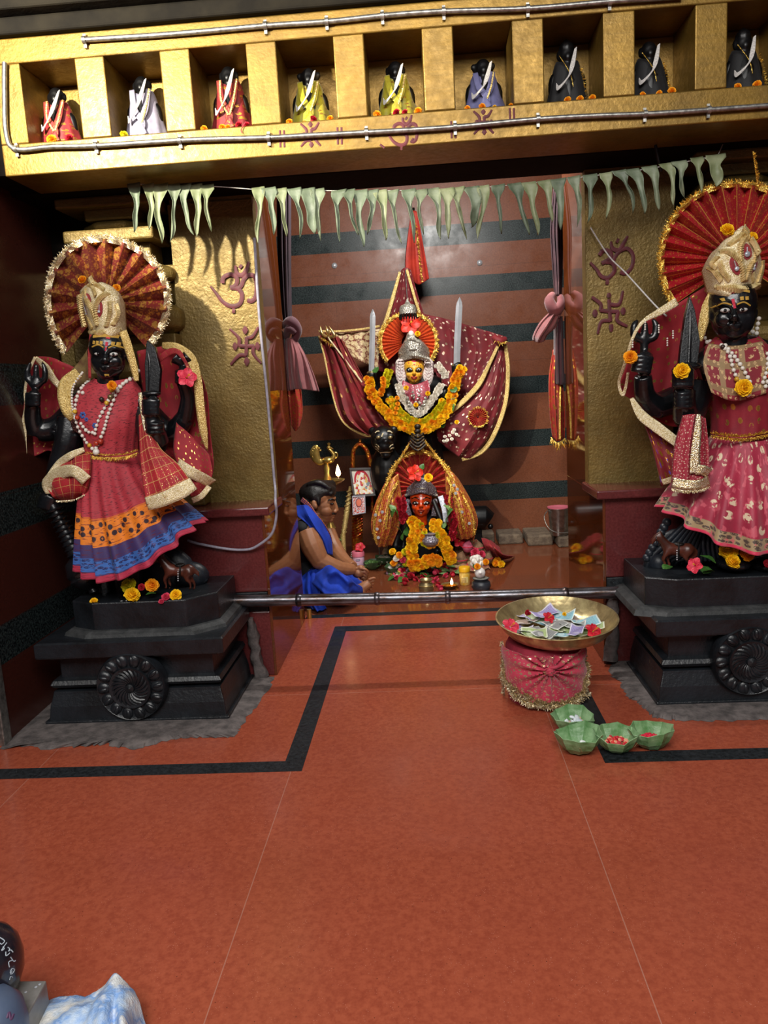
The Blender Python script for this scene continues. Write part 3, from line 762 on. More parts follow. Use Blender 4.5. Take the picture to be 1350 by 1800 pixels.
# ---------------------------------------------------------------- pedestals
def pedestal(name, label, x0, x1, y0, y1, med, up, zb=.30):
    t = thing(name, label, 'pedestal', ((x0+x1)/2, (y0+y1)/2, 0), 'black stone pedestals')
    def slab(a, z0, z1, lean=0):
        mb.add([(x0-a, y0-a, z0), (x1+a, y0-a, z0), (x1+a, y1, z0), (x0-a, y1, z0), (x0-a+lean, y0-a+lean, z1), (x1+a-lean, y0-a+lean, z1), (x1+a-lean, y1, z1), (x0-a+lean, y1, z1)],
               [(3, 2, 1, 0), (4, 5, 6, 7), (0, 1, 5, 4), (1, 2, 6, 5), (2, 3, 7, 6), (3, 0, 4, 7)])
    mb = MB(); slab(.012, .0, .02); mb2 = mb
    # flared foot, concave
    pr = [(.0, .02), (-.006, .07), (-.018, .115), (-.020, .125), (-.045, .128), (-.045, .135), (-.020, .14), (-.012, .152), (-.020, .166), (-.045, .17), (-.045, .245), (-.02, .25), (-.02, .262), (.014, .266), (.016, .272), (.016, zb+.02), (.008, zb+.026)]
    for (a0, z0), (a1, z1) in zip(pr, pr[1:]):
        mb.add([(x0-a0, y0-a0, z0), (x1+a0, y0-a0, z0), (x1+a0, y1, z0), (x0-a0, y1, z0), (x0-a1, y0-a1, z1), (x1+a1, y0-a1, z1), (x1+a1, y1, z1), (x0-a1, y1, z1)], [(0, 1, 5, 4), (1, 2, 6, 5), (2, 3, 7, 6), (3, 0, 4, 7)])
    a, z = pr[-1]; mb.add([(x0-a, y0-a, z), (x1+a, y0-a, z), (x1+a, y1, z), (x0-a, y1, z)], [(0, 1, 2, 3)])
    mb.build('stepped_base', mPEDS, t, smooth=False, bevel=.004)
    # rounded plinth heap and upper block
    cx = (up[0]+up[1])/2; hw = (up[1]-up[0])/2; zt = zb+.026
    def octa(sc, z0, z1, yy0, yy1, ch):
        a, b = cx-hw*sc, cx+hw*sc
        return [(a+ch, yy0), (b-ch, yy0), (b, yy0+ch*.9), (b, yy1), (a, yy1), (a, yy0+ch*.5)]
    mb = MB()
    for (s0, z0, e0), (s1, z1, e1) in zip(((1.12, zt-.006, .03), (1.10, zt+.012, .024), (1.04, zt+.022, .01)), ((1.10, zt+.012, .024), (1.04, zt+.022, .01), (1.0, zt+.024, .0))):
        A = [V((x, y, z0)) for x, y in octa(s0, 0, 0, up[2]-e0, y1, .1)]; B = [V((x, y, z1)) for x, y in octa(s1, 0, 0, up[2]-e1, y1, .1)]
        mb.add(A+B, [(i, (i+1) % 6, 6+(i+1) % 6, 6+i) for i in range(6)])
    mb.build('mortar_bed', M('grey black mortar', '3a3b3c', '232526', 20, .6, bump=(50, .6, .004)), t, smooth=False)
    A = [V((x, y, zt+.018)) for x, y in octa(1.0, 0, 0, up[2], y1, .1)]; mb = MB(); mb.prism(A[::-1], (0, 0, up[3]-zt-.018))
    mb.build('upper_block', mPEDS, t, smooth=False, bevel=.005)
    # lotus medallion
    c = P(med[0], med[1], y0-.01); R = med[2]*K(y0); mb = MB(); Mx = Matrix.Rotation(pi/2, 3, 'X')
    mb.lathe(c+V((0, .03, 0)), [(R*1.02, 0), (R*1.02, .03), (R*.97, .042), (R*.9, .036), (R*.62, .034), (R*.6, .048), (R*.55, .046), (R*.14, .036), (R*.12, .05), (0, .056)], 48, Mx)
    for k in range(14):
        a = 2*pi*k/14; u = V((cos(a), 0, sin(a))); s = V((-sin(a), 0, cos(a)))
        mb.ell(c+u*R*.79+V((0, -.004, 0)), (R*.21, .013, R*.165), 14, 9, (0, -a, 0)); mb.ell(c+u*R*.80+s*R*.05+V((0, -.011, 0)), (R*.15, .010, R*.07), 12, 8, (0, -a-.3, 0))
    for k in range(22):
        a = 2*pi*k/22; pts = []
        for j in range(6):
            rr = R*(.14+.40*j/5); aa = a+.7*(j/5)**1.2; pts.append(c+V((cos(aa)*rr, -.012-.004*sin(pi*j/5), sin(aa)*rr)))
        mb.tube(pts, [R*.02, R*.035, R*.05, R*.055, R*.05, R*.03], 6)
    mb.build('lotus_medallion', mPEDS, t)
    return t
pedestal('stone_pedestal', 'black stone pedestal with lotus medallion at left, under the orange skirted idol', -1.478, -.797, 2.665, 3.075, (231, 1207, 66), (-1.385, -.83, 2.72, .455))
pedestal('stone_pedestal', 'black stone pedestal with lotus medallion at right, under the crimson skirted idol', .787, 1.62, 2.665, 3.075, (1318, 1161, 64), (.765, 1.55, 2.72, .455))
# ================================================================ LEFT BLACK IDOL
I = Idol(2.90); k = I.k; p = I.p
IL = thing('goddess_idol', 'black stone idol in red bodice and orange-and-blue bordered skirt, round pleated fan behind crown', 'idol', (-1.20, 2.9, .455))
W = 34; f = head_map(I, 191, 622, W, yaw=-.15, dy=-.05, tilt=.03, nod=.10); r = W*k
mb = MB(); add_head(mb, f, r, fat=.06)
T = lambda pts, rr, n=12: mb.tube(I.L(pts), [a*k for a in rr], n, 5)
T([(190, 690, 0), (196, 740, 0), (200, 800, .0)], [40, 46, 44], 18); T([(130, 715, .01), (190, 695, 0), (250, 715, .01)], [26, 34, 26])
T([(200, 800, 0), (205, 900, .01), (215, 1000, .02)], [44, 50, 46], 18)
T([(225, 960, -.03), (230, 1020, -.04), (232, 1052, -.05)], [26, 22, 20]); T([(170, 960, .0), (185, 1030, -.0), (188, 1056, -.01)], [24, 18, 18])
mb.ell(p(232, 1052, -.09), (26*k, .075, 11*k), 14, 8); mb.ell(p(195, 1060, -.03), (22*k, .06, 9*k), 14, 8)
for j in range(5): mb.ell(p(214+9*j, 1056, -.165+.008*abs(j-1)), (5*k, .016, 5*k), 8, 6)
# rear left arm, raised, holding a conch-tipped staff
T([(128, 728, .05), (100, 752, .05), (66, 758, .03)], [24, 23, 20]); T([(66, 758, .03), (58, 735, .0), (58, 712, -.02)], [19, 15, 13])
fist(mb, p, 59, 702, -.03, 13, k)
T([(62, 690, -.03), (63, 676, -.03), (64, 640, -.03)], [6, 7, 4]); T([(64, 672, -.03), (50, 668, -.03), (49, 650, -.03), (54, 636, -.03)], [5, 6, 5, 2]); T([(64, 672, -.03), (78, 668, -.03), (79, 650, -.03), (74, 636, -.03)], [5, 6, 5, 2]); mb.ell(p(63, 676, -.03), (13*k, 8*k, 7*k))
# front left arm going down to the mace
T([(125, 735, .0), (118, 780, -.02), (100, 830, -.03)], [24, 23, 19]); T([(100, 830, -.03), (92, 860, -.04), (86, 878, -.05)], [18, 14, 12])
fist(mb, p, 83, 884, -.05, 14, k, .3)
for yy in (752, 762): mb.tube([p(124+16*cos(a)*1.6-4, yy+5*sin(a), -.0-.05*sin(a)) for a in [2*pi*q/14 for q in range(14)]], 3*k, 6, closed=True)
# front right arm holding a sword upright
T([(255, 725, .0), (268, 775, -.05), (278, 778, -.08)], [24, 22, 20]); T([(278, 778, -.08), (272, 750, -.11), (266, 725, -.12)], [20, 16, 13])
fist(mb, p, 266, 716, -.13, 15, k)
for yy in (742, 750, 758): mb.tube([p(271+17*cos(a), yy+4*sin(a), -.11-.04*sin(a)) for a in [2*pi*q/14 for q in range(14)]], 2.6*k, 6, closed=True)
# rear right arm, raised, open palm with drum shape
T([(262, 728, .05), (300, 760, .05), (325, 735, .03)], [23, 21, 17]); T([(325, 735, .03), (330, 700, .01), (322, 672, -.01)], [16, 13, 12])
fist(mb, p, 322, 662, -.02, 13, k); T([(308, 628, -.02), (320, 636, -.02), (332, 626, -.02)], [13, 7, 13]); T([(320, 650, -.02), (320, 628, -.02)], [5, 6])
body = remesh(mb, .0052, 3, .45); trL = bvh(body); bodyL = body.build('body', mSTONE, IL, smooth='all')
mb = MB(); mb.prism([p(256, 700, -.125), p(279, 694, -.125), p(282, 650, -.115), (p(272, 610, -.105)), p(258, 598, -.10), p(254, 640, -.11)], (0, .022, 0))
mb.tube(I.L([(262, 690, -.118), (264, 640, -.108), (258, 604, -.096)]), [3*k, 3*k, 2*k], 6); mb.ell(p(266, 692, -.12), (17*k, .02, 6*k)); mb.ell(p(267, 738, -.12), (8*k, 8*k, 7*k)); mb.build('sword', mSTONE, IL, bevel=.003)
# mace
mb = MB(); a, b = p(84, 870, -.06), p(146, 1000, -.07)
mb.tube([a, a.lerp(b, .35), a.lerp(b, .8)], [9*k, 11*k, 15*k], 14, 3)
for j in range(9):
    q = a.lerp(b, .2+.065*j); mb.tube([q+V((10*k*cos(h)*1.35, -14*k*sin(h), 5*k*cos(h))) for h in [2*pi*u/12 for u in range(12)]], 2.2*k, 5, closed=True)
ax = (b-a).normalized(); Rm = ax.to_track_quat('Z', 'Y').to_matrix()
mb.lathe(b, [(12*k, -34*k), (18*k, -30*k), (14*k, -26*k), (26*k, -18*k), (30*k, -2*k), (32*k, 2*k), (32*k, 6*k), (29*k, 10*k), (29*k, 14*k), (31*k, 16*k), (27*k, 24*k), (16*k, 34*k), (8*k, 40*k), (9*k, 46*k), (0, 50*k)], 28, Rm)
mb.build('mace', mSTONE, IL)
# carved drapery of the stone behind the feet
def stone_drape(pts, n, spread, parent, dd):
    mb = MB()
    for j in range(n):
        mb.tube(I.L([(x+spread[0]*j, y+spread[1]*j, d+.004*j) for x, y, d in pts]), [3*k, 5*k, 6*k, 6*k, 4*k], 8, 4)
    return mb
mb = stone_drape([(255, 930, .0), (280, 970, .02), (320, 1000, .03), (350, 1005, .04), (362, 1020, .05)], 7, (-5, 7), IL, 0); mb.ell(p(330, 1012, .06), (42*k, .05, 28*k)); mb.ell(p(290, 1005, .06), (60*k, .05, 50*k)); mb.build('carved_drapery', M('dusty black stone', '252c36', '14181e', 12, .4, bump=(90, .3, .003)), IL)
# face details
eyes(bodyL, f, r, mEYE, mPUP, (.21, .10))
def facepaint(name, mat, segs, parent, tree, d0=None):
    mb = MB()
    for pts, w in segs: stroke(mb, [f(u, v, 1.0) for u, v in pts], [x*r for x in (w if isinstance(w, list) else [w])], tree=tree, off=.001)
    if mb.v: mb.build(name, mat, parent)
facepaint('forehead_band', mTILAK, [([(-.8, -.98), (-.3, -1.05), (.3, -1.05), (.8, -.98)], .16), ([(-.75, -.42), (-.4, -.55), (-.12, -.42)], .07), ([(.12, -.42), (.4, -.55), (.75, -.42)], .07)]+[([(u-.02, -.66), (u+.02, -.66)], .15) for u in (-.66, -.46, -.26, .26, .46, .66)]+[([(u, -.75+.0), (u, -.57)], .15) for u in (-.66, -.46, -.26, .26, .46, .66)]+[([(-.1, 1.02), (.1, 1.02)], .12), ([(.58, .16), (.74, .16)], .2)], bodyL, trL)
facepaint('vermilion_mark', mKUM, [([(0, -1.15), (0, -.9)], .2), ([(0, -.72), (0, -.5)], .12), ([(0, -.45), (0, -.25)], .08)], bodyL, trL)
# clothes
mb = MB(); loft(mb, [(168, 664, 232, 664, 6, .055, -.01, 2.9), (140, 686, 246, 684, 6, .088, -.005, 2.9), (126, 710, 256, 708, 6, .10, 0, 2.9), (140, 745, 250, 742, 4, .12, 0, 2.9), (152, 775, 244, 770, 4, .108, 0, 2.9), (152, 800, 242, 796, 5, .105, 0, 2.9)], 72, 18, .004, .4, nv=18)
bod = mb.build('bodice', mIKAT, IL); trB = bvh(mb)
for j, (pts, c) in enumerate((([(170, 728), (185, 738), (200, 748)], mDB), ([(176, 722), (196, 738)], mRB))): pass
mb = MB(); loft(mb, [(152, 796, 242, 792, 5, .112, -.003, 2.9), (148, 843, 262, 828, 12, .135, -.01, 2.9), (146, 890, 290, 860, 22, .16, -.02, 2.9), (146, 937, 322, 890, 34, .185, -.03, 2.9), (146, 984, 352, 918, 44, .20, -.03, 2.9)], 170, 17, .026, .9, nv=40)
skL = mb.build('skirt', mSKL, IL, solid=.002); trS = bvh(mb)
mb = MB(); sheet(mb, [I.L([(150, 800, -.06), (143, 860, -.07), (135, 930, -.04)]), I.L([(160, 800, -.1), (153, 870, -.12), (150, 945, -.1)])], 12, 4); mb.build('side_drape', cloth('blue print cloth', '2c4a86', '1c2f62', 20, .7, [(12, 12, .3, '6aa0d0', 0, .4)]), IL, solid=.002)
mb = MB(); fringe(mb, I.L([(153, 800, -.10), (175, 803, -.118), (200, 804, -.122), (225, 801, -.118), (242, 795, -.1)]), .016, .0009, up=(0, -.2, -1), spread=.8, w=.0012); fringe(mb, I.L([(153, 797, -.10), (175, 800, -.118), (200, 801, -.122), (225, 798, -.118), (242, 792, -.1)]), .009, .0009, up=(0, -.2, 1), spread=.8, w=.0012); mb.build('tinsel_belt', mTINSEL, IL, smooth=False)
# fan and crown
fan(I, IL, 187, 532, .05, 26, 105, 114, -46, 229, 14, mFANL, .036, mSILTIN, .016, tip=.11, lean=.02, wob=.03)
cr, drop = crown(I, IL, [(160, 590), (190, 594), (222, 586)], [(143, 525), (150, 520), (180, 520), (208, 522), (220, 545)], [(141, 512), (150, 503), (157, 500), (161, 484), (168, 500), (178, 496), (190, 501), (204, 508), (212, 520), (219, 535)], -.02, .085, mPALE,
    chev=[([(160, 584), (178, 588), (195, 588), (221, 580)], 4), ([(160, 590), (178, 594), (195, 594), (221, 586)], 2.5), ([(150, 575), (143, 545), (141, 520)], 3), ([(186, 575), (178, 548), (168, 530), (160, 512)], 3), ([(172, 578), (160, 560), (150, 535)], 2.6), ([(186, 575), (186, 545), (196, 528), (206, 520)], 3), ([(204, 578), (210, 555), (210, 535)], 2.6), ([(214, 575), (220, 555), (219, 540)], 3), ([(160, 512), (152, 520), (146, 530)], 2.6), ([(164, 505), (178, 510), (186, 524)], 2.6), ([(164, 500), (160, 490)], 3), ([(178, 502), (190, 508), (198, 514)], 2.6)],
    gems=[(156, 548, 5, 16, -.25), (169, 530, 8, 11, -.2), (193, 547, 6, 14, .08)], gem_mat=mREDVEL, rope_mat=mROPE, stone_mat=mGLASS)
# head veil strip and scarf
mb = MB(); ribbon(mb, I.L([(216, 582, -.08), (226, 612, -.085), (236, 648, -.07), (240, 670, -.06)]), [14*k, 15*k, 13*k, 8*k]); mb.build('veil_border', mZARI, IL, solid=.002)
mb = MB(); ribbon(mb, I.L([(160, 588, -.07), (157, 620, -.07), (158, 665, -.07)]), 5*k); mb.build('veil_edging', mDUP, IL, solid=.002)
mb = MB(); sheet(mb, [I.L([(158, 610, .03), (135, 640, .04), (118, 662, .05), (108, 680, .05)]), I.L([(160, 650, .02), (140, 672, .02), (122, 690, .02), (112, 710, .02)]), I.L([(160, 700, -.02), (140, 710, -.02), (125, 725, .0), (118, 745, .01)])], 16, 16, 3, .003); mb.build('gauze_veil', M('olive gold gauze', '8a7448', '6a4a34', 30, .5, .3), IL, solid=.002)
# left wing of the scarf over the raised hand
mb = MB(); R = [I.L([(150, 655, .06), (118, 640, .07), (88, 628, .05), (60, 627, .0)]), I.L([(150, 690, .09), (112, 690, .10), (80, 688, .10), (50, 660, .03)]), I.L([(140, 730, .10), (105, 740, .11), (72, 735, .11), (43, 710, .05)]), I.L([(130, 775, .10), (98, 775, .11), (64, 775, .1), (37, 765, .06)]), I.L([(118, 812, .09), (88, 792, .1), (60, 802, .09), (30, 800, .05)])]
sheet(mb, R, 24, 24, 3, .004, skew=.3); mb.build('left_scarf', mDUP, IL, solid=.002)
mb = MB(); ribbon(mb, I.L([(40, 798, .03), (40, 765, .035), (46, 715, .02), (44, 690, .01), (50, 655, -.01), (62, 628, -.03)]), [16*k, 15*k, 6*k, 5*k, 5*k, 5*k]); ribbon(mb, I.L([(62, 628, -.03), (80, 645, -.0), (95, 668, .02), (110, 684, .03)]), [6*k, 14*k, 13*k, 8*k]); mb.build('scarf_border', mPALE, IL, solid=.002)
mb = MB(); ribbon(mb, I.L([(138, 655, -.05), (116, 675, -.06), (113, 700, -.07), (120, 725, -.07), (133, 742, -.05)]), [18*k, 24*k, 24*k, 20*k, 10*k]); mb.build('shoulder_border', mZARI, IL, solid=.003)
mb = MB()
pth = smooth_path(I.L([(146, 655, -.06), (130, 680, -.075), (128, 710, -.08), (134, 738, -.07)]), 6)
for i in range(0, len(pth), 1): mb.ell(pth[i]+V((0, -.006, 0)), 2.3*k, 8, 6)
mb.build('pearl_edging', mWHITE, IL)
mb = MB(); sheet(mb, [I.L([(122, 735, -.05), (140, 742, -.07), (158, 770, -.06)]), I.L([(128, 755, -.05), (145, 770, -.065), (160, 795, -.05)])], 10, 8, 2, .003); mb.build('sequin_sleeve', sparkle('dark sequins', '6a3a34', '2c1a1c', 240, .6, .35), IL, solid=.003)
# puffed bundle at the left hip
mb = MB(); R = [I.L([(158, 788, -.07), (130, 795, -.08), (108, 812, -.06)]), I.L([(160, 810, -.13), (130, 815, -.14), (90, 832, -.09)]), I.L([(158, 840, -.15), (128, 838, -.16), (80, 850, -.1)]), I.L([(152, 868, -.12), (128, 865, -.15), (92, 872, -.1)]), I.L([(150, 862, -.07), (128, 880, -.10), (100, 878, -.06)])]
sheet(mb, R, 20, 20, 3, .006); mb.build('hip_bundle', mDUPNET, IL, solid=.002)
mb = MB(); ribbon(mb, I.L([(152, 845, -.165), (130, 828, -.175), (105, 832, -.14), (84, 850, -.11), (86, 868, -.10)]), [22*k, 20*k, 22*k, 22*k, 10*k]); ribbon(mb, I.L([(148, 790, -.1), (125, 800, -.12), (105, 815, -.1), (86, 838, -.1)]), [8*k, 12*k, 14*k, 10*k]); mb.build('bundle_border', mPALE, IL, solid=.003)
mb = MB(); fringe(mb, I.L([(150, 868, -.13), (128, 878, -.16), (98, 880, -.11)]), .008, .001, up=(0, 0, -1), spread=.4, w=.0009); mb.build('bundle_fringe', mSILTIN, IL, smooth=False)
# right wing of the scarf and its hanging end
mb = MB(); R = [I.L([(240, 618, .06), (275, 610, .07), (318, 612, .05), (345, 640, .03)]), I.L([(250, 680, .10), (285, 690, .12), (330, 690, .10), (364, 690, .05)]), I.L([(262, 740, .10), (300, 770, .11), (335, 770, .09), (370, 760, .05)]), I.L([(280, 790, .08), (310, 800, .07), (345, 820, .05), (376, 815, .04)]), I.L([(310, 800, .05), (335, 850, .02), (352, 868, .02), (370, 850, .03)])]
sheet(mb, R, 24, 24, 3, .005, skew=.3); mb.build('right_scarf', mDUP, IL, solid=.002)
mb = MB(); ribbon(mb, I.L([(285, 607, .03), (310, 612, -.01), (335, 632, -.03), (347, 670, -.03), (352, 715, -.02), (358, 760, .0), (364, 790, .02)]), [10*k, 18*k, 20*k, 16*k, 16*k, 15*k, 3*k]); mb.build('scarf_border', mZARI, IL, solid=.002)
mb = MB(); ribbon(mb, I.L([(278, 635, -.02), (295, 620, -.03), (312, 618, -.04), (325, 635, -.05), (338, 665, -.05)]), [8*k, 12*k, 9*k, 6*k, 5*k], wave=.003); mb.build('scarf_edging', mDUP, IL, solid=.002)
mb = MB(); R = [I.L([(310, 742, -.03), (340, 770, -.03), (368, 800, .0)]), I.L([(305, 790, -.05), (345, 815, -.06), (374, 830, -.02)]), I.L([(318, 830, -.06), (342, 850, -.08), (368, 850, -.03)]), I.L([(335, 872, -.05), (350, 876, -.06), (362, 868, -.03)])]
sheet(mb, R, 16, 16, 2, .005); mb.build('scarf_end', mDUP, IL, solid=.002)
mb = MB(); ribbon(mb, I.L([(312, 815, -.08), (335, 830, -.1), (358, 842, -.07), (372, 850, -.03)]), 20*k); ribbon(mb, I.L([(338, 880, -.06), (354, 872, -.07), (368, 855, -.04)]), 10*k); mb.build('scarf_end_border', mPALE, IL, solid=.003)
# sash from waist over the skirt
mb = MB(); R = [I.L([(244, 730, -.1), (254, 722, -.1), (262, 735, -.09)]), I.L([(246, 790, -.14), (262, 780, -.15), (280, 785, -.13)]), I.L([(250, 840, -.18), (280, 828, -.19), (312, 815, -.16)]), I.L([(258, 888, -.2), (298, 872, -.22), (338, 850, -.17)])]
sheet(mb, R, 26, 26, 3, .006, grow=True); mb.build('net_sash', mDUPNET, IL, solid=.002)
mb = MB(); ribbon(mb, I.L([(258, 886, -.207), (280, 880, -.222), (300, 872, -.228), (320, 862, -.215), (340, 850, -.18)]), [22*k, 24*k, 24*k, 26*k, 22*k]); mb.build('sash_border', mPALE, IL, solid=.003)
mb = MB(); ribbon(mb, I.L([(246, 690, -.11), (250, 720, -.13), (256, 755, -.13), (270, 790, -.15), (290, 820, -.175), (312, 845, -.19)]), [6*k, 8*k, 6*k, 6*k, 7*k, 7*k]); mb.build('sash_edging', mSILTIN, IL, solid=.003)
# necklaces
beads(I, 'white pearl necklace with long double strand on the red bodice of the left black idol', 'necklace', [[(156, 672), (150, 705), (150, 735), (163, 765), (186, 787)], [(243, 652), (225, 680), (212, 720), (205, 755), (188, 787)], [(240, 660), (216, 690), (200, 725), (190, 760)], [(164, 742), (176, 755), (190, 757)], [(154, 672), (162, 690)]], 3.3, trB, .006,
      extra=[(150, 722, 4, mYB), (156, 732, 4, mRB), (214, 686, 4, mYB), (207, 707, 4, mYB), (199, 701, 4.5, mDB), (178, 779, 4, mYB), (200, 772, 5, mRB), (192, 775, 5, mRB), (213, 697, 5.5, mOLDBR), (191, 790, 6, mWHITE)])
mb = MB()
for px, py, rr in ((166, 728, 5), (190, 745, 4), (174, 735, 3)):
    h, _ = hit(trB, p(px, py)); h = h or p(px, py, -.1)
    for j in range(6): mb.ell(h+V((cos(j*pi/3)*rr*k*.8, -.003, sin(j*pi/3)*rr*k*.8)), (rr*k*.5, .002, rr*k*.5), 8, 5)
mb.build('embroidery', M('blue embroidery', '3a5aa0', '28407c', 40, .6), bod)
# loose flowers on it
gF = 'flowers on the left idol and pedestal'
flower('orange', 145, 492, 2.86, 8, 'orange marigold tucked at the left tip of the left idol\'s crown'); flower('orange', 205, 506, 2.84, 7, 'orange marigold tucked at the right tip of the left idol\'s crown')
flower('orange', 197, 678, 2.775, 9, 'orange marigold strung at the throat of the left black idol', face=(1.4, 0, 0)); flower('hibiscus_pink', 328, 664, 2.84, 17, 'pink red hibiscus in the raised right hand of the left idol', face=(1.3, 0, .5))
zt = .458
flower('yellow', 165, 1058, 2.74, 8, 'lone yellow marigold on the left end of the left pedestal block'); flower('lemon', 227, 1030, 2.76, 15, 'lemon yellow marigold on the left idol\'s foot, left of the orange one'); flower('yellow', 232, 1046, 2.73, 15, 'golden marigold on the left idol\'s toes, nearest the front'); flower('orange', 267, 1029, 2.76, 13, 'orange marigold beside the left idol\'s foot, next to the little horse')
flower('yellow', 309, 1046, 2.735, 11, 'small yellow marigold at the hooves of the left toy horse'); flower('red', 249, 1033, 2.75, 8, 'dark red blossom between two marigolds at the left idol\'s foot'); flower('pink', 292, 1050, 2.73, 9, 'pink blossom left of the small marigold at the left horse\'s hooves'); flower('pink', 284, 1058, 2.72, 6, 'smallest pink blossom at the front edge of the left pedestal block')
leaf(256, 1046, 2.735, 18, 'green leaf lying at the left idol\'s foot', (.3, 0, -1.2)); leaf(240, 1062, 2.72, 14, 'small green leaf under the marigolds on the left pedestal', (.2, 0, -.4))
# ---------------------------------------------------------------- carved wooden horses
mHORSE = M('reddish carved wood', '5a2c20', '34180f', 14, .35, bump=(60, .3, .003))
def horse(cx, cy, Y, s, flip, label):
    """cy = hoof line; s = body length in pixels"""
    Jm = Idol(Y); q0 = Jm.k*s; q = lambda x, y, d=0: Jm.p(cx+x*s*flip, cy-y*s, d*q0)
    t = thing('toy_horse', label, 'horse figurine', q(0, 0), 'carved horses at the idols\' feet')
    m = MB(); E = lambda x, y, d, a, b, c: m.ell(q(x, y, d), (a*q0, b*q0, c*q0), 14, 10); Tt = lambda L, rr: m.tube([q(*u) for u in L], [x*q0 for x in rr], 10, 4)
    E(-.05, .52, 0, .26, .17, .17); E(.18, .54, 0, .20, .17, .19); E(-.28, .54, 0, .19, .17, .18)
    Tt([(.24, .58, 0), (.40, .78, 0), (.47, .90, 0)], [.16, .12, .10]); Tt([(.44, .94, 0), (.56, .86, 0), (.68, .72, 0)], [.095, .085, .06]); E(.67, .70, 0, .06, .055, .055)
    for sd in (-1, 1): Tt([(.43, .99, .05*sd), (.42, 1.08, .06*sd)], [.035, .01])
    for sd, fx in ((-1, .06), (1, -.05)):
        Tt([(.22+fx*.3, .48, .09*sd), (.30+fx, .30, .1*sd), (.26+fx, .14, .1*sd), (.28+fx, .02, .1*sd)], [.09, .06, .045, .05])
        Tt([(-.34, .50, .09*sd), (-.28+fx, .32, .1*sd), (-.40+fx, .17, .1*sd), (-.36+fx, .02, .1*sd)], [.12, .075, .045, .05])
    Tt([(-.45, .58, 0), (-.54, .45, 0), (-.52, .28, 0)], [.04, .05, .02])
    remesh(m, .007*s/60, 2, .4).build('horse_body', mHORSE, t, smooth='all')
    m = MB(); m.tube([q(-.05, .52+.19*cos(a), .19*sin(a)) for a in [2*pi*i/20 for i in range(20)]], .022*q0, 6, closed=True, flat=1); m.ell(q(-.05, .68, 0), (.14*q0, .15*q0, .05*q0)); m.build('saddle', M('black saddle paint', '14100e', '0a0808', 30, .5), t)
    m = MB()
    for j in range(5): m.ell(q(.0, .5-.06*j, -.2), .022*q0, 8, 6)
    m.build('bell_chain', mCHROME, t); m = MB(); m.tube([q(.38+.02*i, .98-.07*i, 0) for i in range(6)], .03*q0, 6); m.tube([q(.55, .8, .1*cos(a))+V((0, 0, .1*q0*sin(a))) for a in [2*pi*i/14 for i in range(14)]], .012*q0, 5, closed=True); m.build('bridle', mBLACK, t)
    return t
horse(313, 1038, 2.80, 66, -1, 'brown carved horse with black saddle at the left idol\'s foot')
# ================================================================ RIGHT BLACK IDOL
I = Idol(2.90); k = I.k; p = I.p
IR = thing('goddess_idol', 'black stone idol in crimson skirt with beige border, red and gold pleated fan', 'idol', (1.19, 2.9, .455))
W = 39; f = head_map(I, 1288, 546, W, yaw=.06, dy=-.06, tilt=-.04, nod=.06); r = W*k
mb = MB(); add_head(mb, f, r, fat=.08)
T = lambda pts, rr, n=12: mb.tube(I.L(pts), [a*k for a in rr], n, 5)
T([(1296, 620, 0), (1300, 680, 0), (1302, 765, 0)], [44, 48, 44], 18); T([(1225, 648, .02), (1296, 622, 0), (1370, 640, .02)], [26, 36, 26]); T([(1302, 765, 0), (1304, 880, .01), (1305, 975, .02)], [46, 52, 48], 18)
T([(1280, 900, -.02), (1285, 960, -.04), (1288, 985, -.05)], [26, 22, 20]); T([(1335, 900, 0), (1340, 970, -.01), (1340, 990, -.02)], [24, 20, 18]); mb.ell(p(1288, 990, -.10), (28*k, .08, 11*k)); mb.ell(p(1342, 992, -.08), (24*k, .08, 11*k))
# rear left arm raised with trident head
T([(1215, 690, .05), (1180, 705, .06), (1152, 715, .04)], [24, 24, 22]); T([(1152, 715, .04), (1134, 695, .0), (1130, 660, -.03)], [22, 18, 15]); fist(mb, p, 1130, 640, -.04, 17, k, .15)
T([(1132, 620, -.04), (1133, 590, -.04), (1134, 566, -.04)], [7, 7, 4]); T([(1133, 598, -.04), (1116, 592, -.04), (1115, 572, -.04), (1122, 562, -.04)], [6, 7, 6, 2]); T([(1133, 598, -.04), (1150, 592, -.04), (1153, 572, -.04), (1146, 560, -.04)], [6, 7, 6, 2])
# front left arm holding sword
T([(1228, 680, .0), (1215, 725, -.06), (1205, 735, -.1)], [25, 24, 22]); T([(1205, 735, -.1), (1202, 705, -.13), (1202, 680, -.14)], [21, 18, 15]); fist(mb, p, 1202, 664, -.15, 18, k)
for yy in (688, 696, 704, 712): mb.tube([p(1203+18*cos(a), yy+4*sin(a), -.13-.045*sin(a)) for a in [2*pi*q/14 for q in range(14)]], 2.8*k, 6, closed=True)
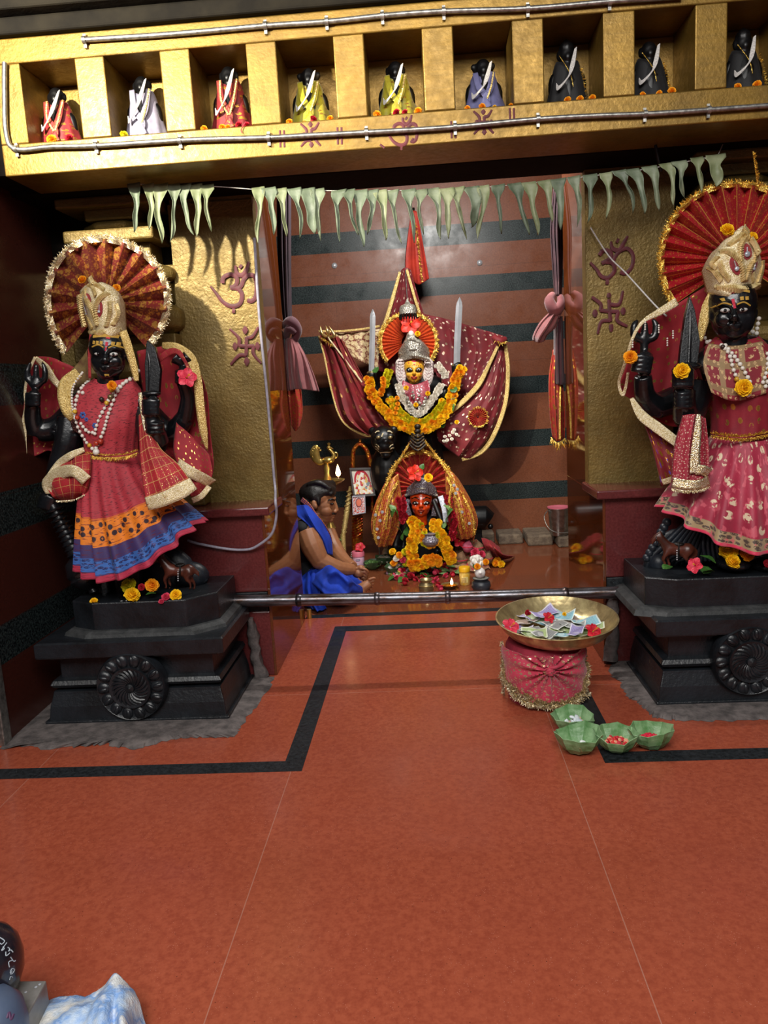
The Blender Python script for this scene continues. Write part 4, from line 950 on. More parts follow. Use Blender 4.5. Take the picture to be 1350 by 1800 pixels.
# arms on the far side (outside the frame mostly)
T([(1372, 690, .0), (1395, 740, -.05), (1400, 735, -.1)], [24, 23, 20]); T([(1400, 735, -.1), (1405, 690, -.13)], [20, 15]); fist(mb, p, 1406, 675, -.14, 17, k); T([(1380, 690, .05), (1430, 720, .05), (1458, 690, .0), (1455, 650, -.02)], [24, 22, 18, 14]); fist(mb, p, 1455, 638, -.03, 16, k)
body = remesh(mb, .0052, 3, .45); trR = bvh(body); bodyR = body.build('body', mSTONE, IR, smooth='all')
mb = MB(); mb.prism([p(1193, 648, -.145), p(1226, 644, -.145), p(1231, 600, -.13), p(1222, 545, -.12), p(1213, 520, -.115), p(1204, 560, -.12), p(1197, 610, -.13)], (0, .022, 0)); mb.tube(I.L([(1211, 640, -.14), (1213, 580, -.122), (1213, 528, -.11)]), [3.5*k, 3.5*k, 2*k], 6); mb.ell(p(1209, 644, -.14), (22*k, .022, 7*k)); mb.ell(p(1203, 694, -.14), (9*k, 9*k, 8*k)); mb.build('sword', mSTONE, IR, bevel=.003)
mb = MB()
for j in range(9): mb.tube(I.L([(1225+4*j, 900, -.02), (1190+6*j, 935+3*j, .0), (1165+8*j, 960+4*j, .01), (1140+10*j, 985, .02), (1136+10*j, 1004, .03)]), [4*k, 5*k, 6*k, 7*k, 5*k], 8, 4)
mb.ell(p(1200, 970, .06), (60*k, .05, 45*k)); mb.ell(p(1158, 988, .03), (22*k, .05, 22*k))
for j in range(8): mb.ell(p(1172-5*j, 918+9*j, .02), (8*k, .02, 8*k), 10, 6)
for j in range(12): mb.tube(I.L([(1238+8*j, 940, -.05), (1236+8*j, 960, -.06), (1240+8*j, 985, -.05)]), 3.5*k, 6, 3)
mb.build('carved_drapery', MATS['dusty black stone'], IR)
eyes(bodyR, f, r, mEYE, mPUP, (.20, .10))
facepaint('forehead_band', mTILAK, [([(-.8, -.9), (-.3, -1.0), (.3, -1.0), (.8, -.9)], .1), ([(-.78, -.25), (-.45, -.42), (-.12, -.32)], .06), ([(.12, -.32), (.45, -.42), (.78, -.25)], .06)]+[([(u, -.68), (u, -.52)], .15) for u in (-.62, -.38, .38, .62)], bodyR, trR)
facepaint('vermilion_mark', mKUM, [([(0, -1.1), (0, -.85)], .2), ([(0, -.6), (0, -.15)], .11)], bodyR, trR)
mb = MB(); loft(mb, [(1258, 592, 1332, 590, 8, .06, -.01, 2.9), (1238, 612, 1352, 610, 6, .092, -.005, 2.9), (1228, 634, 1372, 630, 6, .11, 0, 2.9), (1240, 680, 1362, 676, 4, .13, 0, 2.9), (1252, 730, 1352, 726, 4, .115, 0, 2.9), (1252, 772, 1352, 768, 6, .112, 0, 2.9)], 72, 14, .003, .4, nv=18); mb.build('bodice', mBODR, IR); trB = bvh(mb)
mb = MB(); R = [I.L([(1246, 604, -.09), (1290, 608, -.1), (1340, 600, -.09)]), I.L([(1236, 640, -.12), (1290, 650, -.135), (1352, 640, -.12)]), I.L([(1250, 690, -.135), (1292, 705, -.142), (1350, 690, -.135)])]; sheet(mb, R, 18, 14, 0); mb.build('neck_panel', mBODRP, IR, solid=.002); trB2 = bvh(mb)
mb = MB(); loft(mb, [(1252, 768, 1352, 764, 6, .118, -.003, 2.9), (1232, 800, 1376, 798, 18, .14, -.01, 2.9), (1206, 830, 1404, 830, 32, .165, -.02, 2.9), (1184, 862, 1426, 862, 48, .19, -.03, 2.9), (1166, 893, 1446, 890, 62, .205, -.03, 2.9)], 170, 15, .028, 1.4, nv=44); mb.build('skirt', mSKR, IR, solid=.002)
mb = MB()
for dz, up in ((0, (0, -.2, -1)), (-3, (0, -.3, 1)), (1.5, (0, -1, 0))): fringe(mb, I.L([(1250, 765+dz, -.10), (1275, 769+dz, -.124), (1300, 771+dz, -.13), (1328, 768+dz, -.124), (1352, 763+dz, -.1)]), .013, .0008, up=up, spread=.8, w=.0012)
mb.build('tinsel_belt', mTINSEL, IR, smooth=False)
fan(I, IR, 1296, 458, .06, 30, 134, 134, -35, 215, 20, mFANR, .030, mTINSEL, .016, tip=.065, lean=.02)
cr, drop = crown(I, IR, [(1243, 516), (1285, 522), (1335, 508)], [(1234, 478), (1250, 460), (1290, 445), (1328, 455), (1343, 472)], [(1238, 468), (1250, 446), (1262, 436), (1272, 424), (1285, 414), (1296, 404), (1306, 396), (1316, 410), (1324, 428), (1332, 440), (1336, 455)], -.03, .10, mPALE,
    chev=[([(1244, 508), (1270, 514), (1300, 513), (1326, 502)], 4.5), ([(1250, 500), (1240, 484), (1234, 474)], 3.4), ([(1288, 500), (1280, 470), (1262, 452), (1250, 450)], 3.4), ([(1262, 500), (1252, 486), (1246, 470)], 3), ([(1290, 500), (1300, 475), (1316, 452), (1330, 442)], 3.4), ([(1280, 470), (1282, 440), (1296, 420), (1306, 402)], 3.4), ([(1306, 470), (1312, 440), (1306, 410)], 3.4), ([(1322, 500), (1330, 480), (1334, 462)], 3), ([(1262, 440), (1275, 430), (1288, 420)], 3), ([(1318, 420), (1326, 432), (1332, 445)], 3), ([(1242, 478), (1236, 470), (1244, 460)], 3), ([(1310, 500), (1306, 486)], 2.5)],
    gems=[(1271, 475, 9, 17, -.35), (1293, 450, 11, 15, .1), (1309, 473, 7, 17, .3)], gem_mat=mREDVEL, rope_mat=mROPE, stone_mat=mGLASS)
mb = MB(); ribbon(mb, I.L([(1252, 512, -.05), (1242, 540, -.06), (1236, 570, -.06), (1230, 600, -.05)]), [8*k, 16*k, 16*k, 8*k]); mb.build('veil_border', mZARI, IR, solid=.002)
mb = MB(); sheet(mb, [I.L([(1245, 500, .03), (1205, 525, .05), (1165, 548, .05), (1130, 565, .02)]), I.L([(1245, 560, .06), (1210, 580, .08), (1170, 600, .09), (1112, 605, .04)]), I.L([(1235, 620, .09), (1205, 640, .10), (1160, 650, .11), (1098, 650, .06)]), I.L([(1225, 680, .10), (1190, 700, .11), (1150, 700, .12), (1086, 685, .06)]), I.L([(1215, 740, .10), (1185, 750, .11), (1150, 735, .11), (1110, 700, .08)])], 24, 22, 3, .005, skew=.2); mb.build('left_scarf', mDUP, IR, solid=.002)
mb = MB(); ribbon(mb, I.L([(1190, 530, -.02), (1160, 548, -.03), (1132, 564, -.05), (1114, 590, -.06), (1098, 640, -.02), (1088, 672, .02), (1094, 694, .03), (1100, 680, .02), (1104, 655, .0)]), [14*k, 12*k, 6*k, 5*k, 5*k, 5*k, 6*k, 5*k, 4*k]); mb.build('scarf_border', mPALE, IR, solid=.002)
mb = MB()
for x, y in ((1134, 567), (1158, 572), (1183, 582), (1173, 595), (1112, 598)):
    for j in range(4): mb.ell(p(x, y+4*j, -.06), 1.6*k, 7, 5)
mb.build('pearl_tassel', mWHITE, IR)
mb = MB(); R = [I.L([(1112, 702, .02), (1150, 742, .0), (1190, 770, -.03)]), I.L([(1128, 735, .02), (1155, 775, -.01), (1190, 800, -.05)]), I.L([(1146, 785, .0), (1165, 810, -.03), (1192, 830, -.06)]), I.L([(1162, 855, -.02), (1176, 850, -.04), (1194, 842, -.08)])]; sheet(mb, R, 14, 18, 2, .004); mb.build('hanging_scarf', cloth('maroon print scarf', '8a1c26', '6c141e', 12, .65, [(5, 6, .3, 'c08a2c', 1, .42), (4, 4, .15, '5a3aa0', 0, .4)]), IR, solid=.002)
mb = MB(); ribbon(mb, I.L([(1110, 700, -.0), (1128, 730, -.03), (1156, 752, -.06), (1196, 782, -.1)]), [6*k, 17*k, 18*k, 15*k]); ribbon(mb, I.L([(1164, 848, -.05), (1180, 843, -.07), (1194, 838, -.1)]), 10*k); mb.build('hanging_border', mPALE, IR, solid=.003)
mb = MB(); R = [I.L([(1200, 730, -.16), (1222, 728, -.17), (1240, 735, -.14)]), I.L([(1186, 780, -.16), (1215, 775, -.18), (1245, 780, -.15)]), I.L([(1182, 815, -.17), (1212, 812, -.19), (1246, 815, -.17)]), I.L([(1180, 848, -.18), (1210, 850, -.2), (1246, 845, -.18)])]; sheet(mb, R, 20, 20, 3, .005); mb.build('crimson_sash', cloth('crimson sash with white vines', 'a82338', '8a1a2c', 14, .65, [(14, 22, .24, 'e0c0a8', 0, .46)]), IR, solid=.002)
mb = MB(); ribbon(mb, I.L([(1228, 728, -.185), (1226, 760, -.195), (1222, 800, -.2), (1222, 832, -.2)]), [6*k, 12*k, 15*k, 18*k]); ribbon(mb, I.L([(1182, 848, -.19), (1205, 852, -.21), (1228, 852, -.21), (1246, 845, -.19)]), 16*k); ribbon(mb, I.L([(1222, 826, -.2), (1236, 826, -.2), (1246, 832, -.19)]), 16*k); mb.build('sash_border', mSILTIN, IR, solid=.004)
mb = MB(); fringe(mb, I.L([(1180, 858, -.19), (1205, 862, -.21), (1228, 861, -.21), (1246, 853, -.19)]), .012, .0008, up=(0, -.3, -1), spread=.6, w=.0014); mb.build('sash_fringe', mSILTIN, IR, smooth=False)
trB3 = trB
beads(I, 'white pearl necklace with double strand down the front of the right black idol', 'necklace', [[(1234, 578), (1242, 600), (1258, 622), (1262, 650), (1272, 675), (1290, 700), (1304, 718), (1306, 735)], [(1248, 600), (1262, 620), (1276, 645), (1290, 672)], [(1334, 560), (1330, 590), (1336, 620), (1330, 650), (1316, 680)], [(1322, 575), (1325, 610), (1322, 645), (1312, 672)]], 3.6, trB2, .007,
      extra=[(1266, 667, 4, mYB), (1272, 676, 4, mRB), (1328, 602, 4.5, mDB), (1324, 650, 4.5, mYB), (1250, 612, 4, mDB), (1322, 662, 4, mRB), (1304, 708, 5, mSTEEL), (1310, 717, 6, M('pale coral', 'd0987c', 'b47c62', 50, .5))])
flower('yellow', 1278, 405, 2.80, 12, 'yellow marigold at the left tip of the right idol\'s crown'); flower('yellow', 1322, 418, 2.80, 10, 'yellow marigold at the right tip of the right idol\'s crown', face=(1.2, 0, .6)); flower('orange', 1108, 628, 2.80, 12, 'orange marigold at the raised left fist of the right idol', face=(1.3, 0, -.3)); flower('yellow', 1198, 652, 2.69, 14, 'yellow marigold on the sword fist of the right idol', face=(1.4, 0, 0)); flower('yellow', 1307, 682, 2.735, 15, 'yellow marigold on the necklace of the right idol', face=(1.45, 0, 0))
flower('yellow', 1281, 968, 2.76, 17, 'big yellow marigold at the right idol\'s foot, upper of the yellow pair'); flower('yellow', 1287, 987, 2.73, 15, 'yellow marigold at the right idol\'s foot, lower of the yellow pair'); flower('orange', 1312, 974, 2.75, 14, 'orange marigold at the right idol\'s foot beside the yellow pair'); flower('hibiscus_pink', 1222, 994, 2.72, 14, 'pink hibiscus lying between the right toy horse and the leaves', face=(1.2, 0, -.8)); flower('red', 1349, 992, 2.73, 9, 'crimson blossom at the right edge of the photo on the right pedestal')
leaf(1258, 990, 2.74, 28, 'upper green leaf left of the marigolds on the right pedestal', (.7, 0, 1.1)); leaf(1236, 1008, 2.725, 26, 'lower green leaf beside the pink hibiscus on the right pedestal', (.5, .3, -.6)); leaf(1256, 1005, 2.715, 22, 'curled green leaf at the front edge of the right pedestal', (.3, .2, 1.6)); leaf(1165, 1000, 2.76, 22, 'green leaf under the hooves of the right toy horse', (.3, .2, -1.1))
horse(1190, 1001, 2.80, 66, -1, 'brown carved horse with black saddle at the right idol\'s foot')
mb = MB(); fringe(mb, [p(1324, 268, .0), p(1328, 295, .0), p(1332, 322, .02)], .012, .0008, up=(0, -1, .2), spread=1.2, w=.0011); mb.tube([p(1324, 266, 0), p(1328, 295, 0), p(1332, 324, .02)], .003, 6); mb.build('tinsel_cord', mTINSEL, smooth=False, label='gold tinsel cord hanging above the fan of the right idol', cat='tinsel cord')
MB().tube([P(1038, 400, 3.262), P(1070, 450, 3.24), P(1100, 480, 3.2), P(1150, 535, 2.98), P(1172, 556, 2.93)], .003, 6, 4).build('cotton_string', mTHREAD, label='pale string slanting across the right pillar to the idol', cat='string')
# ================================================================ MAIN IDOL AT THE BACK
I = Idol(5.30); k = I.k; p = I.p
IM = thing('goddess_idol', 'yellow faced idol with silver crown and orange fan at the back of the sanctum', 'idol', (.0, 5.35, 0))
W = 17.5; f = head_map(I, 728, 651, W, yaw=.0, dy=-.08, tilt=0, nod=.05); r = W*k
T = lambda pts, rr, n=12: mb.tube(I.L(pts), [a*k for a in rr], n, 5)
mb = MB(); T([(730, 675, 0), (732, 740, 0), (735, 830, .02), (738, 960, .03)], [30, 36, 50, 60], 18); T([(690, 680, .0), (730, 675, 0), (775, 680, 0)], [15, 26, 15])
for (a, b, c, d) in (((690, 685), (680, 705), (662, 690), (655, 668)), ((775, 685), (790, 700), (800, 675), (804, 655))):
    T([(a[0], a[1], .02), (b[0], b[1], .0), (c[0], c[1], -.04), (d[0], d[1], -.05)], [13, 12, 10, 8])
fist(mb, p, 654, 664, -.06, 9, k); fist(mb, p, 804, 648, -.06, 9, k);
mb.box(-.2, .25, 5.3, 5.6, 0, .3)
body = remesh(mb, .011, 3, .45); trM = bvh(body); bM = body.build('body', mBLACK, IM, smooth='all')
mb = MB(); add_head(mb, f, r, ears=False); mm = remesh(mb, .0045, 3, .4); trF = bvh(mm); face = mm.build('face', M('turmeric yellow paint', 'e8b030', 'd89c24', 30, .45), IM, smooth='all')
ol = MB(); w = MB(); b = MB()
for s in (-1, 1):
    o1 = MB(); o1.ell(f(s*.43, -.10, .86), (.36*r, .14*r, .24*r), 16, 9); o1.build('eye_outline', mPUP, face)
    w1 = MB(); w1.ell(f(s*.43, -.10, .935), (.21*r, .10*r, .10*r), 12, 8); w1.build('eye_white', mEYE, face); b1 = MB(); b1.ell(f(s*.43, -.10, 1.0), (.10*r, .05*r, .10*r), 10, 7); b1.build('pupil', mPUP, face)
def fpaint(name, mat, segs, par, tree):
    mb = MB()
    for pts, wd in segs: stroke(mb, [f(u, v, 1.0) for u, v in pts], [x*r for x in (wd if isinstance(wd, list) else [wd])], tree=tree, off=.0015)
    if mb.v: mb.build(name, mat, par)
fpaint('lip_paint', mKUM, [([(-.32, .62), (0, .60), (.32, .62)], .09), ([(-.24, .73), (0, .78), (.24, .73)], .1)], face, trF)
fpaint('red_forehead_paint', mKUM, [([(-.8, -1.0), (-.4, -1.12), (0, -.95), (.4, -1.12), (.8, -1.0)], .12), ([(0, -1.2), (0, -.6)], .13), ([(-.62, -.85), (-.5, -.78)], .1), ([(.5, -.78), (.62, -.85)], .1), ([(.62, .28), (.74, .3)], .16)], face, trF)
fpaint('brow_dots', mDB, [([(x-.03, -.52), (x+.03, -.50)], .08) for x in (-.62, -.42, -.22, .22, .42, .62)]+[([(-.05, 1.05), (.05, 1.05)], .1)], face, trF)
fan(I, IM, 718, 601, .02, 12, 49, 50, -42, 222, 30, mFANC, .012, mTINSEL, .02, tip=.10, lean=.02)
cr, drop = crown(I, IM, [(701, 636), (728, 630), (755, 636)], [(700, 618), (715, 606), (742, 604), (754, 614)], [(708, 606), (714, 594), (717, 583), (722, 580), (728, 584), (735, 594), (746, 604)], -.03, .12, mSILVER,
    chev=[([(701, 632), (728, 626), (755, 632)], 2.6), ([(702, 622), (728, 615), (754, 621)], 1.8), ([(712, 604), (724, 598), (738, 604)], 2)], rope_mat=mSILVER)
mb = MB(); mb.ell(drop(723, 588), (5*k, .012, 5*k), 12, 8); mb.build('crown_pearl', mWHITE, cr)
mFIL = M('white filigree', 'e8dcd6', 'b08a8a', 90, .4, 0, lo=.52, hi=.6, bump=(120, .8, .004))
for x, s in ((705, -1), (752, 1)):
    mb = MB(); mb.ell(p(x, 655, -.07), (10*k, .02, 22*k), 16, 12); mb.ell(p(x+s*3, 640, -.06), (7*k, .02, 9*k))
    for j in range(8): mb.tube([p(x+(5-.4*j)*cos(a)*1.3+s*1, 636+5.5*j+4*sin(a), -.092) for a in [2*pi*q/10 for q in range(10)]], 1.0*k, 5, closed=True)
    mb.build('ear_ornament', mFIL, IM)
mb = MB(); sheet(mb, [I.L([(708, 668, -.10), (728, 676, -.13), (752, 668, -.10)]), I.L([(706, 685, -.13), (730, 695, -.16), (756, 685, -.13)]), I.L([(716, 705, -.15), (732, 722, -.17), (750, 705, -.15)])], 14, 12, 3, .004); mb.build('neck_cloth', cloth('rose neck cloth with silver', 'a83848', '842a38', 14, .5, [(12, 12, .2, 'c8c4c0', 1, .48)]), IM, solid=.003)
mb = MB()
for j in range(14):
    u = j/13; q = p(716+32*u, 700+28*sin(pi*u), -.19); mb.ell(q, 3.2*k, 8, 6); mb.ell(q+V((0, -.004, -.02)), 2.4*k, 8, 6)
for j in range(22): mb.ell(p(732+random.uniform(-9, 9), 692+random.uniform(-8, 28), -.185), 2.2*k, 7, 5)
mb.build('silver_necklace', mSILVER, IM)
# silver canopy hanging over the crown
q = p(717, 549, -.08); t = thing('hanging_canopy', 'small silver umbrella canopy with black tassels hanging above the yellow face', 'canopy', q)
mb = MB(); mb.lathe(q, [(.056, -.012), (.058, .0), (.054, .03), (.045, .045), (.02, .055), (.012, .07), (.004, .085), (0, .09)], 24); mb.build('silver_dome', mSILVER, t)
mb = MB()
for j in range(18): a = 2*pi*j/18; mb.tube([q+V((.054*cos(a), .054*sin(a), -.008)), q+V((.056*cos(a), .056*sin(a), -.045))], [.004, .006], 6)
mb.build('tassel_fringe', mBLACK, t); MB().tube([q+V((0, 0, .09)), P(714, 500, 5.24), P(713, 474, 5.26)], .003, 6).build('chain', mSTEEL, t)
# swords
def sword(pts, w, label):
    t = thing('sword', label, 'sword', p(*pts[0]))
    path = smooth_path(I.L(pts), 6); mb = MB(); n = len(path); rows = []
    for i, q in enumerate(path):
        ww = w*k*.5*(min(1, (n-1-i)/(n*.14)+.03)); rows.append([q+V((-ww, 0, 0)), q+V((-ww*.1, -.006, 0)), q+V((ww, 0, 0)), q+V((0, .005, 0))])
    mb.grid(rows, closed=True); mb.build('blade', mCHROME, t, smooth=False)
    q = path[0]; MB().tube([q, q-V((0, -.02, .10))], .012, 8).build('grip', mBLACK, t); MB().ell(q, (w*k*.9, .02, .012)).build('guard', mOLDBR, t)
sword([(653, 655, -.08), (654, 610, -.085), (655, 575, -.09), (655, 543, -.09)], 9.5, 'straight steel sword upright in the hand left of the yellow face')
sword([(803, 642, -.08), (804, 600, -.085), (806, 560, -.09), (808, 522, -.09)], 11, 'curved steel sword upright in the hand right of the yellow face')
# trident in the left hand
t = thing('trident', 'thin gilt trident wrapped in cloth at the far left hand of the yellow faced idol', 'trident', p(635, 670, -.06))
MB().tube(I.L([(636, 672, -.05), (606, 632, -.06), (580, 598, -.07), (576, 590, -.07)]), 1.6*k, 8).build('shaft', mPALE, t)
for a, b, c in (((575, 592), (566, 586), (563, 573)), ((577, 591), (576, 582), (572, 572)), ((579, 592), (588, 590), (578, 573))): MB().tube(I.L([(a[0], a[1], -.07), (b[0], b[1], -.08), (c[0], c[1], -.08)]), [2.2*k, 3.5*k, .4*k], 8, 5).build('prong', M('pale brass', 'd8bc84', 'b08c50', 30, .3, .8), t)
# great maroon drape
mMAR = cloth('maroon drape with silver sprigs', '7a1a22', '5e1219', 12, .7, [(11, 10, .14, 'd8b89a', 1, .40), (7, 7, .1, 'e0c8b0', 0)], stripes=[])
mMARN = cloth('maroon net with gold sprigs', '8c1f24', '6a161c', 10, .68, [(7, 8, .17, 'd0a060', 1, .44)])
mBROC = cloth('pale gold brocade', '84463a', '6a2a26', 10, .5, [(9, 6, .46, 'd8c49a', 0, .36), (30, 20, .42, 'c8b080', 0, .42)])
D = thing('temple_drape', 'maroon sequinned drape spread behind the yellow faced idol from a peak to both sides', 'drape', p(730, 720, .1))
mb = MB(); sheet(mb, [I.L([(706, 474, .0), (713, 470, -.03), (722, 474, .0)]), I.L([(690, 530, .06), (716, 525, .02), (738, 530, .06)]), I.L([(668, 585, .12), (718, 590, .12), (758, 585, .12)]), I.L([(655, 650, .12), (720, 660, .14), (790, 650, .12)])], 24, 24, 4, .012, grow=True); mb.build('peak_cloth', mMAR, D, solid=.003)
mb = MB(); ribbon(mb, I.L([(703, 478, -.02), (690, 525, .03), (676, 570, .08), (664, 592, .09)]), [4*k, 7*k, 7*k, 6*k]); ribbon(mb, I.L([(715, 474, -.04), (728, 520, .0), (742, 565, .06), (750, 600, .08)]), [4*k, 5*k, 5*k, 4*k]); mb.build('peak_border', mZARI, D, solid=.003)
mb = MB(); sheet(mb, [I.L([(745, 552, .12), (790, 562, .14), (840, 577, .10), (884, 590, .02)]), I.L([(752, 600, .14), (800, 610, .14), (845, 620, .1), (880, 610, .02)]), I.L([(765, 650, .12), (800, 665, .1), (835, 665, .06), (868, 640, .03)]), I.L([(780, 700, .08), (805, 705, .05), (825, 700, .03), (850, 672, .02)])], 30, 24, 5, .010, skew=.5, ph=1); mb.build('right_wing', mMAR, D, solid=.003)
mb = MB(); sheet(mb, [I.L([(874, 604, -.02), (884, 602, -.02), (890, 606, .0)]), I.L([(842, 680, -.06), (868, 680, -.08), (893, 672, .0)]), I.L([(800, 718, -.09), (845, 735, -.12), (886, 720, -.02)]), I.L([(768, 745, -.1), (825, 775, -.14), (868, 768, -.04)]), I.L([(770, 775, -.06), (806, 802, -.1), (838, 806, -.03)])], 30, 30, 4, .012, skew=.3, grow=True); mb.build('right_swag', mMAR, D, solid=.003)
mb = MB(); ribbon(mb, I.L([(876, 606, -.05), (860, 640, -.08), (842, 675, -.1), (815, 705, -.12), (788, 728, -.13), (768, 742, -.13)]), [5*k, 6*k, 9*k, 9*k, 6*k, 5*k]); ribbon(mb, I.L([(888, 606, -.02), (893, 650, -.02), (888, 710, -.03), (868, 765, -.06), (845, 795, -.06), (812, 808, -.08)]), [6*k, 7*k, 7*k, 8*k, 8*k, 6*k]); mb.build('swag_border', mZARI, D, solid=.004)
mb = MB(); mb.tube(I.L([(868, 592, -.04), (878, 600, -.06), (888, 596, -.03)]), [5*k, 8*k, 5*k], 10, 4); mb.ell(p(878, 600, -.06), (7*k, 6*k, 8*k)); mb.build('corner_knot', mMARN, D)
mb = MB(); fringe(mb, I.L([(868, 596, -.08), (878, 602, -.09), (888, 600, -.06)]), .03, .004, up=(0, -.5, -1), spread=1, w=.002); mb.build('knot_tinsel', mTINSEL, D, smooth=False)
mb = MB(); sheet(mb, [I.L([(588, 586, .02), (625, 584, .06), (668, 578, .1)]), I.L([(594, 604, .02), (628, 610, .06), (668, 608, .1)]), I.L([(606, 618, .02), (632, 634, .05), (664, 648, .09)])], 24, 16, 4, .008); mb.build('brocade_panel', mBROC, D, solid=.003)
mb = MB(); sheet(mb, [I.L([(560, 592, -.0), (572, 585, -.03), (592, 592, -.02), (604, 600, .0)]), I.L([(572, 630, .0), (590, 625, -.05), (612, 640, -.05), (640, 665, .0)]), I.L([(582, 680, .0), (610, 680, -.07), (640, 695, -.07), (668, 705, -.02)]), I.L([(598, 735, -.02), (630, 735, -.1), (668, 735, -.1), (705, 735, -.08)]), I.L([(640, 764, -.03), (662, 768, -.08), (690, 762, -.12), (722, 752, -.14)])], 34, 30, 5, .014, skew=.5); mb.build('left_swag', mMARN, D, solid=.003)
mb = MB(); ribbon(mb, I.L([(560, 590, -.02), (570, 625, -.03), (579, 670, -.03), (594, 725, -.04), (612, 750, -.04), (645, 766, -.06), (664, 760, -.1)]), [3*k, 3*k, 3*k, 3*k, 3*k, 4*k, 3*k]); ribbon(mb, I.L([(560, 582, -.02), (600, 582, .0), (640, 578, .05), (668, 573, .1)]), 3.5*k); mb.build('left_edging', mZARI, D, solid=.003)
mb = MB(); fringe(mb, I.L([(566, 590, -.06), (575, 600, -.07), (586, 606, -.06)]), .03, .003, up=(.3, -.5, -1), spread=1.2, w=.002); mb.build('wrist_tinsel', mTINSEL, D, smooth=False)
q = p(840, 733, -.15); t = thing('rosette', 'small red and gold cloth rosette pinned on the right swag of the maroon drape', 'rosette', q)
mb = MB(); N = 48; mb.grid([[q+V((cos(2*pi*i/N)*rr*k, -.02+.012*((i % 2)*2-1)*rr/17+.02*(rr < 5), sin(2*pi*i/N)*rr*k)) for i in range(N)] for rr in (2, 8, 16)], closed=True); mb.build('pleats', mFANR, t, smooth=False, solid=.002)
mb = MB(); fringe(mb, [q+V((cos(a)*15*k, -.03, sin(a)*15*k)) for a in [2*pi*i/20 for i in range(21)]], .02, .004, spread=1, w=.0018); mb.build('tinsel_rim', mTINSEL, t, smooth=False)
# red flag
t = thing('cloth_flag', 'red cloth flag with gold tinsel line standing behind the peak of the maroon drape', 'flag', P(728, 500, 5.5))
mb = MB(); J = Idol(5.5); sheet(mb, [J.L([(723, 372, 0), (728, 370, 0), (733, 372, 0)]), J.L([(716, 420, .0), (728, 420, -.02), (742, 420, 0)]), J.L([(712, 465, 0), (730, 468, -.03), (750, 465, 0)]), J.L([(716, 480, 0), (734, 500, -.02), (754, 490, 0)])], 20, 20, 3, .012, grow=True); mb.build('flag_cloth', M('flag red cloth', 'b4301c', '8c2014', 10, .7), t, solid=.003)
mb = MB(); fringe(mb, J.L([(730, 392, -.04), (734, 430, -.05), (738, 470, -.05), (741, 495, -.04)]), .022, .003, up=(1, -.3, -.3), spread=1.2, w=.002); mb.build('tinsel_line', mTINSEL, t, smooth=False)
MB().tube(J.L([(727, 365, .02), (724, 480, .03), (722, 620, .05)]), .008, 8).build('flag_pole', mDARKW, t)
# garlands on the main idol
def garland(name, label, pts, Y, rpx, cols, count, thick=1, parent=None, group=None, jit=.5):
    t = thing(name, label, 'garland', P(pts[0][0], pts[0][1], Y+(pts[0][2] if len(pts[0]) > 2 else 0)), group)
    path = smooth_path([P(a[0], a[1], Y+(a[2] if len(a) > 2 else 0)) for a in pts], 12); kk = K(Y)
    MB().tube(path[::3]+[path[-1]], .0018, 5).build('string', mTHREAD, t)
    L = [0]
    for i in range(1, len(path)): L.append(L[-1]+(path[i]-path[i-1]).length)
    for j in range(count):
        s = L[-1]*(j+.5)/count; i = max(x for x in range(len(L)) if L[x] <= s); i = min(i, len(path)-2)
        q = path[i].lerp(path[i+1], (s-L[i])/max(L[i+1]-L[i], 1e-6)); tg = (path[i+1]-path[i]).normalized()
        sd = tg.cross(V((0, -1, 0)))
        if sd.length < .01: sd = V((1, 0, 0))
        sd.normalize()
        for m in range(thick):
            o = sd*((m-(thick-1)/2)*rpx*1.15*kk)+V((random.uniform(-1, 1), random.uniform(-1, .6), random.uniform(-1, 1)))*rpx*kk*jit*.5
            inst(random.choice(MG[random.choice(cols)]), 'marigold' if cols[0] in ('yellow', 'orange', 'lemon') else 'blossom', q+o, (radians(random.uniform(50, 120)), random.uniform(-.6, .6), random.uniform(-.8, .8)), rpx*kk*random.uniform(.85, 1.15), t)
    return t
garland('flower_garland', 'thick orange marigold garland hung from both arms of the yellow faced idol', [(650, 664, -.12), (652, 690, -.14), (668, 712, -.17), (690, 738, -.19), (715, 752, -.2), (735, 755, -.2), (762, 748, -.2), (785, 722, -.18), (796, 690, -.15), (803, 665, -.13), (812, 645, -.12)], 5.3, 6.2, ['yellow', 'orange', 'yellow'], 48, 2)
garland('flower_garland', 'short orange marigold loop over the left hand beside the straight sword', [(672, 664, -.12), (674, 680, -.14), (668, 694, -.15)], 5.3, 5.5, ['orange'], 8, 1)
garland('flower_garland', 'lemon yellow flower garland inside the thick orange one', [(684, 700, -.16), (700, 722, -.18), (722, 740, -.2), (745, 742, -.2), (765, 728, -.19), (780, 705, -.17)], 5.3, 5, ['lemon', 'lemon', 'yellow'], 34, 2)
garland('flower_garland', 'white flower garland in a V on the chest of the yellow faced idol', [(700, 675, -.13), (708, 698, -.16), (722, 718, -.18), (736, 728, -.19), (752, 712, -.18), (765, 695, -.16), (776, 676, -.13)], 5.3, 4.5, ['white'], 40, 2)
garland('flower_garland', 'white flower string on the right upper arm of the yellow faced idol', [(768, 640, -.08), (778, 652, -.1), (783, 664, -.1)], 5.3, 4.5, ['white'], 8, 2)
garland('flower_garland', 'lemon yellow flower string on the left upper arm of the yellow faced idol', [(684, 650, -.08), (680, 665, -.1), (676, 680, -.1)], 5.3, 5, ['lemon'], 7, 2)
